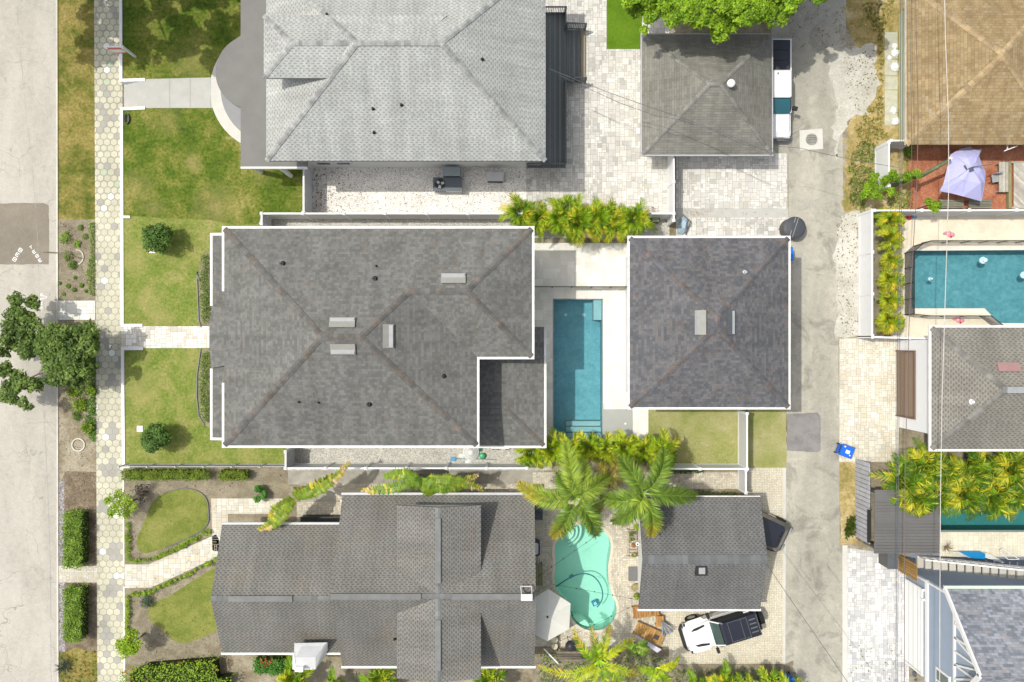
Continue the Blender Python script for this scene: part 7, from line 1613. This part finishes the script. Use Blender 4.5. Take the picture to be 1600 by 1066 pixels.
t = thing('kettle_grill', 'round black kettle grill under the palm tips beside the cream umbrella', 'grill', W(890,1001)); mb = local(); mb.lathe(0,0,[(0,.55),(.2,.6),(.30,.8),(.31,.85)],22); mb.build('bowl', m_black, t); mb = local(); mb.lathe(0,0,[(.315,.85),(.28,1.0),(.16,1.09),(0,1.12)],22); mb.build('lid', M_plain('grill_lid', (.03,.032,.035), .3, .5), t)
for k in range(3): a_ = 2.09*k; mb = local(); mb.bar((.2*math.cos(a_),.2*math.sin(a_),.65),(.3*math.cos(a_),.3*math.sin(a_),0),.03); mb.build('leg', m_dgrey, t)
for i, (x, y, lab) in enumerate(((866,996,'round cream stool just below the cream umbrella'),(866,1006,'second cream stool nearer the bottom planting'))):
    t = thing('stool', lab, 'stool', W(x,y)); mb = local(); mb.lathe(0,0,[(.17,.40),(.18,.44),(0,.45)],18,(.62,.56,.40)); mb.build('seat', m_attrpl, t); mb = local(); mb.lathe(0,0,[(.12,0),(.06,.2),(.12,.4)],14,(.5,.44,.3)); mb.build('leg', m_attrpl, t)
bench('outdoor_table', 'long brownish outdoor table beside the stools and kettle grill', 'table', 870,1018,908,1034,.72, (.20,.17,.13), (.28,.24,.19), 4, 'x')
t = thing('fence_rail', 'thin white rail slanting over the bottom corner of the patio', 'rail', W(860,1026)); mb = MB(); mb.bar(W(850,1014,1.0), W(872,1037,1.0), .06); mb.bar(W(850,1014,0), W(850,1014,1.0), .05); mb.bar(W(872,1037,0), W(872,1037,1.0), .05); mb.build('rail', m_white, t)
t = thing('storage_chest', 'black storage chest by the lower house wall at the top of the patio', 'chest', W(838,802)); p, q = W(830,812,.6), W(847.5,789,.6); mb = MB(); mb.box(p.x,q.x,p.y,q.y,0,.55); mb.build('body', m_black, t); mb = MB(); mb.box(p.x,q.x+.02,p.y-.02,(p.y+q.y)/2-.01,.55,.6); mb.box(p.x,q.x+.02,(p.y+q.y)/2+.02,q.y+.02,.55,.6); mb.build('lid', M_plain('chest_lid', (.045,.055,.065), .4, .4), t)
t = thing('covered_tub', 'dark blue rimmed tub with pale cover beside the lower house wall', 'tub', W(838,854)); mb = local(); mb.prism(rr(-.17,.2,.44,.14), 0, .5); mb.build('body', M_plain('navy_tub', (.01,.02,.06), .4, .5), t); mb = local(); mb.prism(rr(-.15,.1,.33,.1), .5, .53); mb.build('cover', m_lgrey, t)
bench('outdoor_table', 'olive green table between the lower house and the kidney pool', 'table', 836,883,848,915,.7, (.19,.19,.10), (.24,.24,.13), 3)
t = thing('skimmer_lid', 'small round cream skimmer lid on the patio above the cream umbrella', 'lid', W(856,910)); mb = local(); mb.lathe(0,0,[(.12,.012),(.12,.03),(.1,.04),(0,.04)],18); mb.build('lid', m_concw, t)
t = thing('doormat', 'dark grey mat against the small garage wall beside the pool', 'mat', W(990,896)); mb = MB(); p, q = W(982,908,.05), W(999,885.5,.05); mb.box(p.x,q.x,p.y,q.y,.012,.05); mb.build('mat', m_matg := M_plain('mat_grey', (.17,.17,.17), .9, .1, .1, 10), t)
t = thing('plant_rack', 'pale slatted plant stand along the small garage wall', 'plant stand', W(988,848)); p, q = W(980,871,.35), W(995,827,.35); mb = MB()
for i in range(9): y_ = p.y + (q.y-p.y)*i/8.5; mb.box(p.x,q.x,y_,y_+.05,.33,.36,vary((.52,.46,.36)))
mb.build('slat', m_timber, t); mb = MB()
for X in (p.x+.03,q.x-.03): mb.box(X-.02,X+.02,p.y,q.y,.28,.328,(.45,.4,.3))
mb.build('rail', m_timber, t)
for X in (p.x+.03,q.x-.03):
    for Y in (p.y+.03,q.y-.03): mb = MB(); mb.box(X-.02,X+.02,Y-.02,Y+.02,0,.279,(.45,.4,.3)); mb.build('leg', m_timber, t)
def pot(label, x, y, z, r, pal, hue=(.36,.30,.16), n=70):
    t = thing('potted_plant', label, 'potted plant', W(x,y,z), group='potted plants by the small garage'); mb = local(); mb.lathe(0,0,[(r*.7,0),(r,.25),(r*.85,.25),(r*.85,.21),(0,.21)],16,hue); mb.build('pot', m_attrpl, t); mb = local(); blob(mb, (0,0,.4), (r*1.1,r*1.1,.2), n, .1, pal); mb.build('foliage', m_leaf, t)
pot('potted plant with dark leaves at the top of the plant stand', 986, 832, .36, .14, PAL_DK+PAL_HG); pot('small potted plant second from the top of the plant stand', 984, 841, .36, .1, PAL_HG, n=30); pot('sparse potted plant low on the plant stand', 989, 866, .36, .13, PAL_HG, n=20); pot('leafy potted plant by the wall above the plant stand', 993, 822, 0, .18, PAL_LM, n=110)
pot('wide-rimmed tan pot below the dark mat', 991, 916, 0, .22, [(.3,.32,.08)], n=14); pot('spiky green potted plant under the eave above the lounge chairs', 993, 929, 0, .15, PAL_LM, n=120); pot('orange potted plant in the middle of the plant stand', 988, 851, .36, .1, [(.4,.16,.05),(.14,.2,.04)], n=24)
t = thing('wall_sign', 'small round white object with dark centre at the small garage wall', 'lamp', W(996,850,1.0)); mb = local(); mb.lathe(0,0,[(.11,0),(.11,.06),(.05,.08),(.05,.05)],16); mb.build('shade', m_white, t); mb = local(); mb.lathe(0,0,[(.045,.07),(0,.08)],10); mb.build('bulb', m_black, t); mb = local(); mb.bar((0,0,.03),(.3,0,.03),.03); mb.build('bracket', m_white, t)
# pink and coloured toys
for lab, x, y in (('pink inflatable toy on the deck above the teal pool', 1482, 366), ('pink inflatable toy lying below the teal pool near the taupe roof', 1497, 500)):
    t = thing('inflatable_toy', lab, 'toy', W(x,y)); mb = local()
    for dx, dy, r in ((0,0,.17),(.2,-.04,.12),(-.2,.05,.1),(.1,-.14,.08)): mb.lathe(dx,dy,[(0,.02),(r,.08),(0,.16)],12,(.70,.30,.38) if dx != .1 else (.6,.06,.08))
    mb.build('body', m_attrpl, t); mb = local(); mb.lathe(-.3,.03,[(.05,.02),(.05,.12),(0,.13)],8,(.7,.25,.3)); mb.build('neck', m_attrpl, t)
t = thing('toy_ball', 'red and blue toy on the pool deck under the small bush', 'toy', W(1419,340)); mb = local(); mb.lathe(0,0,[(0,0),(.14,.06),(.16,.15),(.1,.26),(0,.29)],14,(.6,.04,.04)); mb.build('ball', m_attrpl, t); mb = local(); mb.box(.1,.45,-.06,.08,.02,.1,(.12,.32,.55)); mb.build('float', m_attrpl, t)
t = thing('kayak', 'bright blue and white kayak-like float beyond the outside stairs', 'boat', W(1520,868)); mb = MB(); q = [W(1496,861,.1), W(1512,870,.1), W(1535,873,.1), W(1536,865,.1), W(1530,861,.1)]; mb.prism([(p.x,p.y) for p in q], .02, .35); mb.build('hull', M_plain('blue_plastic', (.01,.22,.50), .4, .4, .1, 4), t)
mb = MB(); q = [W(1487,861,.1), W(1496,861,.1), W(1512,870,.1), W(1516,872,.1)]; mb.prism([(p.x,p.y) for p in q], .02, .3); mb.build('bow', m_lgrey, t); mb = MB(); q = [W(1537,862,.1), W(1545,865,.1), W(1568,878,.1), W(1560,878,.1), W(1536,870,.1)]; mb.prism([(p.x,p.y) for p in q], .02, .3); mb.build('deck', M_plain('pale_hull', (.62,.64,.62), .5), t)
t = thing('folding_frame', 'white tubular frame lying beyond the outside stairs', 'frame', W(1578,872)); mb = MB(); q = [W(1563,860,.3), W(1566,858,.3), W(1593,874,.3), W(1575,874,.3), W(1562,862,.3)]
for a_, b_ in zip(q, q[1:]): mb.bar(a_, b_, .04)
for a_ in q[:3]: mb.bar(a_, V(a_.x,a_.y,0), .03)
mb.build('tube', m_white, t)
t = thing('bare_bush', 'leafless tan bush beside the metal shed roof', 'shrub', W(1476,855)); mb = local()
for i in range(26): a_ = U(0,6.3); l = U(.25,.5); mb.tube([(0,0,0),(math.cos(a_)*l*.4,math.sin(a_)*l*.4,l*.8),(math.cos(a_)*l,math.sin(a_)*l,l*1.1)], [.02,.013,.004], 4)
mb.build('branch', M_plain('dry_twig', (.26,.19,.12), .9), t)
t = thing('wall_fan', 'round dark wall fan by the foot of the outside stairs', 'fan', W(1445,898,.3)); mb = local(); mb.lathe(0,0,[(.14,0),(.14,.12),(.05,.16),(0,.16)],16); mb.build('housing', m_dgrey, t); mb = local(); mb.lathe(-.1,.2,[(.09,0),(.09,.1),(0,.11)],14); mb.build('cap', m_mgrey, t)
t = thing('wall_fan', 'dark round hose holder on the blue-grey wall below the garage door', 'fan', V(wx-.16, W(0,1052,1.2).y, 1.3)); mb = local(); mb.tube([(-.02,0,0),(.1,0,0)], .16, 16); mb.build('housing', m_dgrey, t); mb = local(); mb.tube([(-.02,-.28,.15),(.1,-.28,.15)], .07, 12); mb.build('cap', m_dgrey, t)
t = thing('water_meter', 'small pair of meters on the gravel beside the wing eave', 'meter', W(780,702)); mb = MB()
for x in (771,778,792): p = W(x,701); mb.box(p.x-.07,p.x+.07,p.y-.04,p.y+.04,0,.3)
mb.build('meter', m_black, t); mb = MB(); mb.bar(W(768,701,.3), W(796,701,.3), .05); mb.build('pipe', m_white, t)
t = thing('garden_hose', 'dark garden hose loops beside the wing corner', 'hose', W(818,703)); mb = MB(); c_ = W(817,700,.04); mb.tube([c_ + V(.26*math.cos(a_)+.14*(a_/12), .16*math.sin(a_), 0) for a_ in [i*.4 for i in range(32)]], .015, 5); mb.build('hose', m_black, t)
t = thing('terracotta_planter', 'row of reddish pots along the fence in the lower side yard', 'planter', W(630,737)); 
for x in (622,628,634,641): mb = MB(); p = W(x,736); mb.lathe(p.x,p.y,[(.07,0),(.11,.2),(.09,.2),(0,.18)],12,(.40,.18,.12)); mb.build('pot', m_attrpl, t)
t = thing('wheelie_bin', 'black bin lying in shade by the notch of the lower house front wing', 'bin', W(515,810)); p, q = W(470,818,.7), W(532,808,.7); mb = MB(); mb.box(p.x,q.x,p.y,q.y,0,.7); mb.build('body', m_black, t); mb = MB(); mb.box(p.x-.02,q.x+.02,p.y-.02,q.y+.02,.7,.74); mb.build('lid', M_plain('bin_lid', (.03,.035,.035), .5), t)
# power lines
def wire(label, pts, r, mat, group):
    t = thing('power_line', label, 'power line', W(*pts[0]), group=group); mb = MB(); mb.tube(smooth_line([W(*p) for p in pts], 1), r, 5, cap=False); mb.build('wire', mat, t)
GW = 'overhead wires along the alley'; m_wd = m_dgrey; m_wl = M_plain('pale_wire', (.55,.52,.47), .6)
wire('leftmost dark overhead wire running down the photo over the fence line', [(1409,-420,8.4),(1407.5,0,8),(1406,330,7.8),(1402.5,533,7.7),(1401,800,7.9),(1400,1066,8),(1399,1500,8.4)], .014, m_wd, GW)
wire('second dark overhead wire just right of the leftmost one', [(1412,-420,8.4),(1411,0,8),(1409,330,7.8),(1405.5,533,7.7),(1403.5,800,7.9),(1402.5,1066,8),(1402,1500,8.4)], .014, m_wd, GW)
wire('dark brown overhead wire crossing the brown roof and bowing toward the bottom', [(1428,-420,8.6),(1430,0,8.2),(1436,230,8),(1425,420,7.8),(1419,533,7.8),(1413,800,8),(1413,1066,8.1),(1413,1500,8.6)], .018, m_dgr := M_plain('brown_wire', (.16,.12,.11), .6), GW)
wire('pale overhead wire passing over the lilac canopy', [(1470,-420,8.6),(1475,0,8.2),(1484,240,8),(1478,430,7.8),(1470,690,7.8),(1468,1040,8.1),(1468,1500,8.6)], .018, m_wl, GW)
wire('thin dark wire on the brown roof left of the middle wire', [(1420,-420,8.6),(1421,0,8.2),(1425,226,8),(1423,330,8)], .010, m_wd, GW)
wire('service wire slanting from the upper house deck over the hip garage', [(840,100,5.0),(925,135,5.4),(1005,164,5.8),(1100,196,6.2),(1206,240,6.8)], .014, m_wd, 'service wires')
wire('second service wire slanting low over the hip garage to the alley', [(853,108,4.6),(1005,178,5.4),(1080,190,5.6),(1190,238,6.4),(1225,226,6.6),(1322,248,7.2),(1404,262,7.8)], .012, m_wd, 'service wires')
wire('dark service wire slanting across the bottom of the alley', [(1170,840,5.5),(1232,932,6),(1325,1066,7.2),(1399,1180,8.2)], .014, m_wd, 'service wires')
for lab, py_ in (('wooden utility pole beyond the top edge of the photo', -420), ('wooden utility pole beyond the bottom edge of the photo', 1500)):
    p = W(1430, py_, 8.2); t = thing('utility_pole', lab, 'utility pole', (p.x, p.y, 0), group='utility poles'); mb = MB(); mb.tube([(p.x,p.y,0),(p.x,p.y,9.2)], [.16,.11], 12); mb.build('pole', m_bark, t); mb = MB(); mb.bar((p.x-.9,p.y,8.3),(p.x+1.6,p.y,8.3),.1,.12); mb.build('crossarm', m_bark, t)
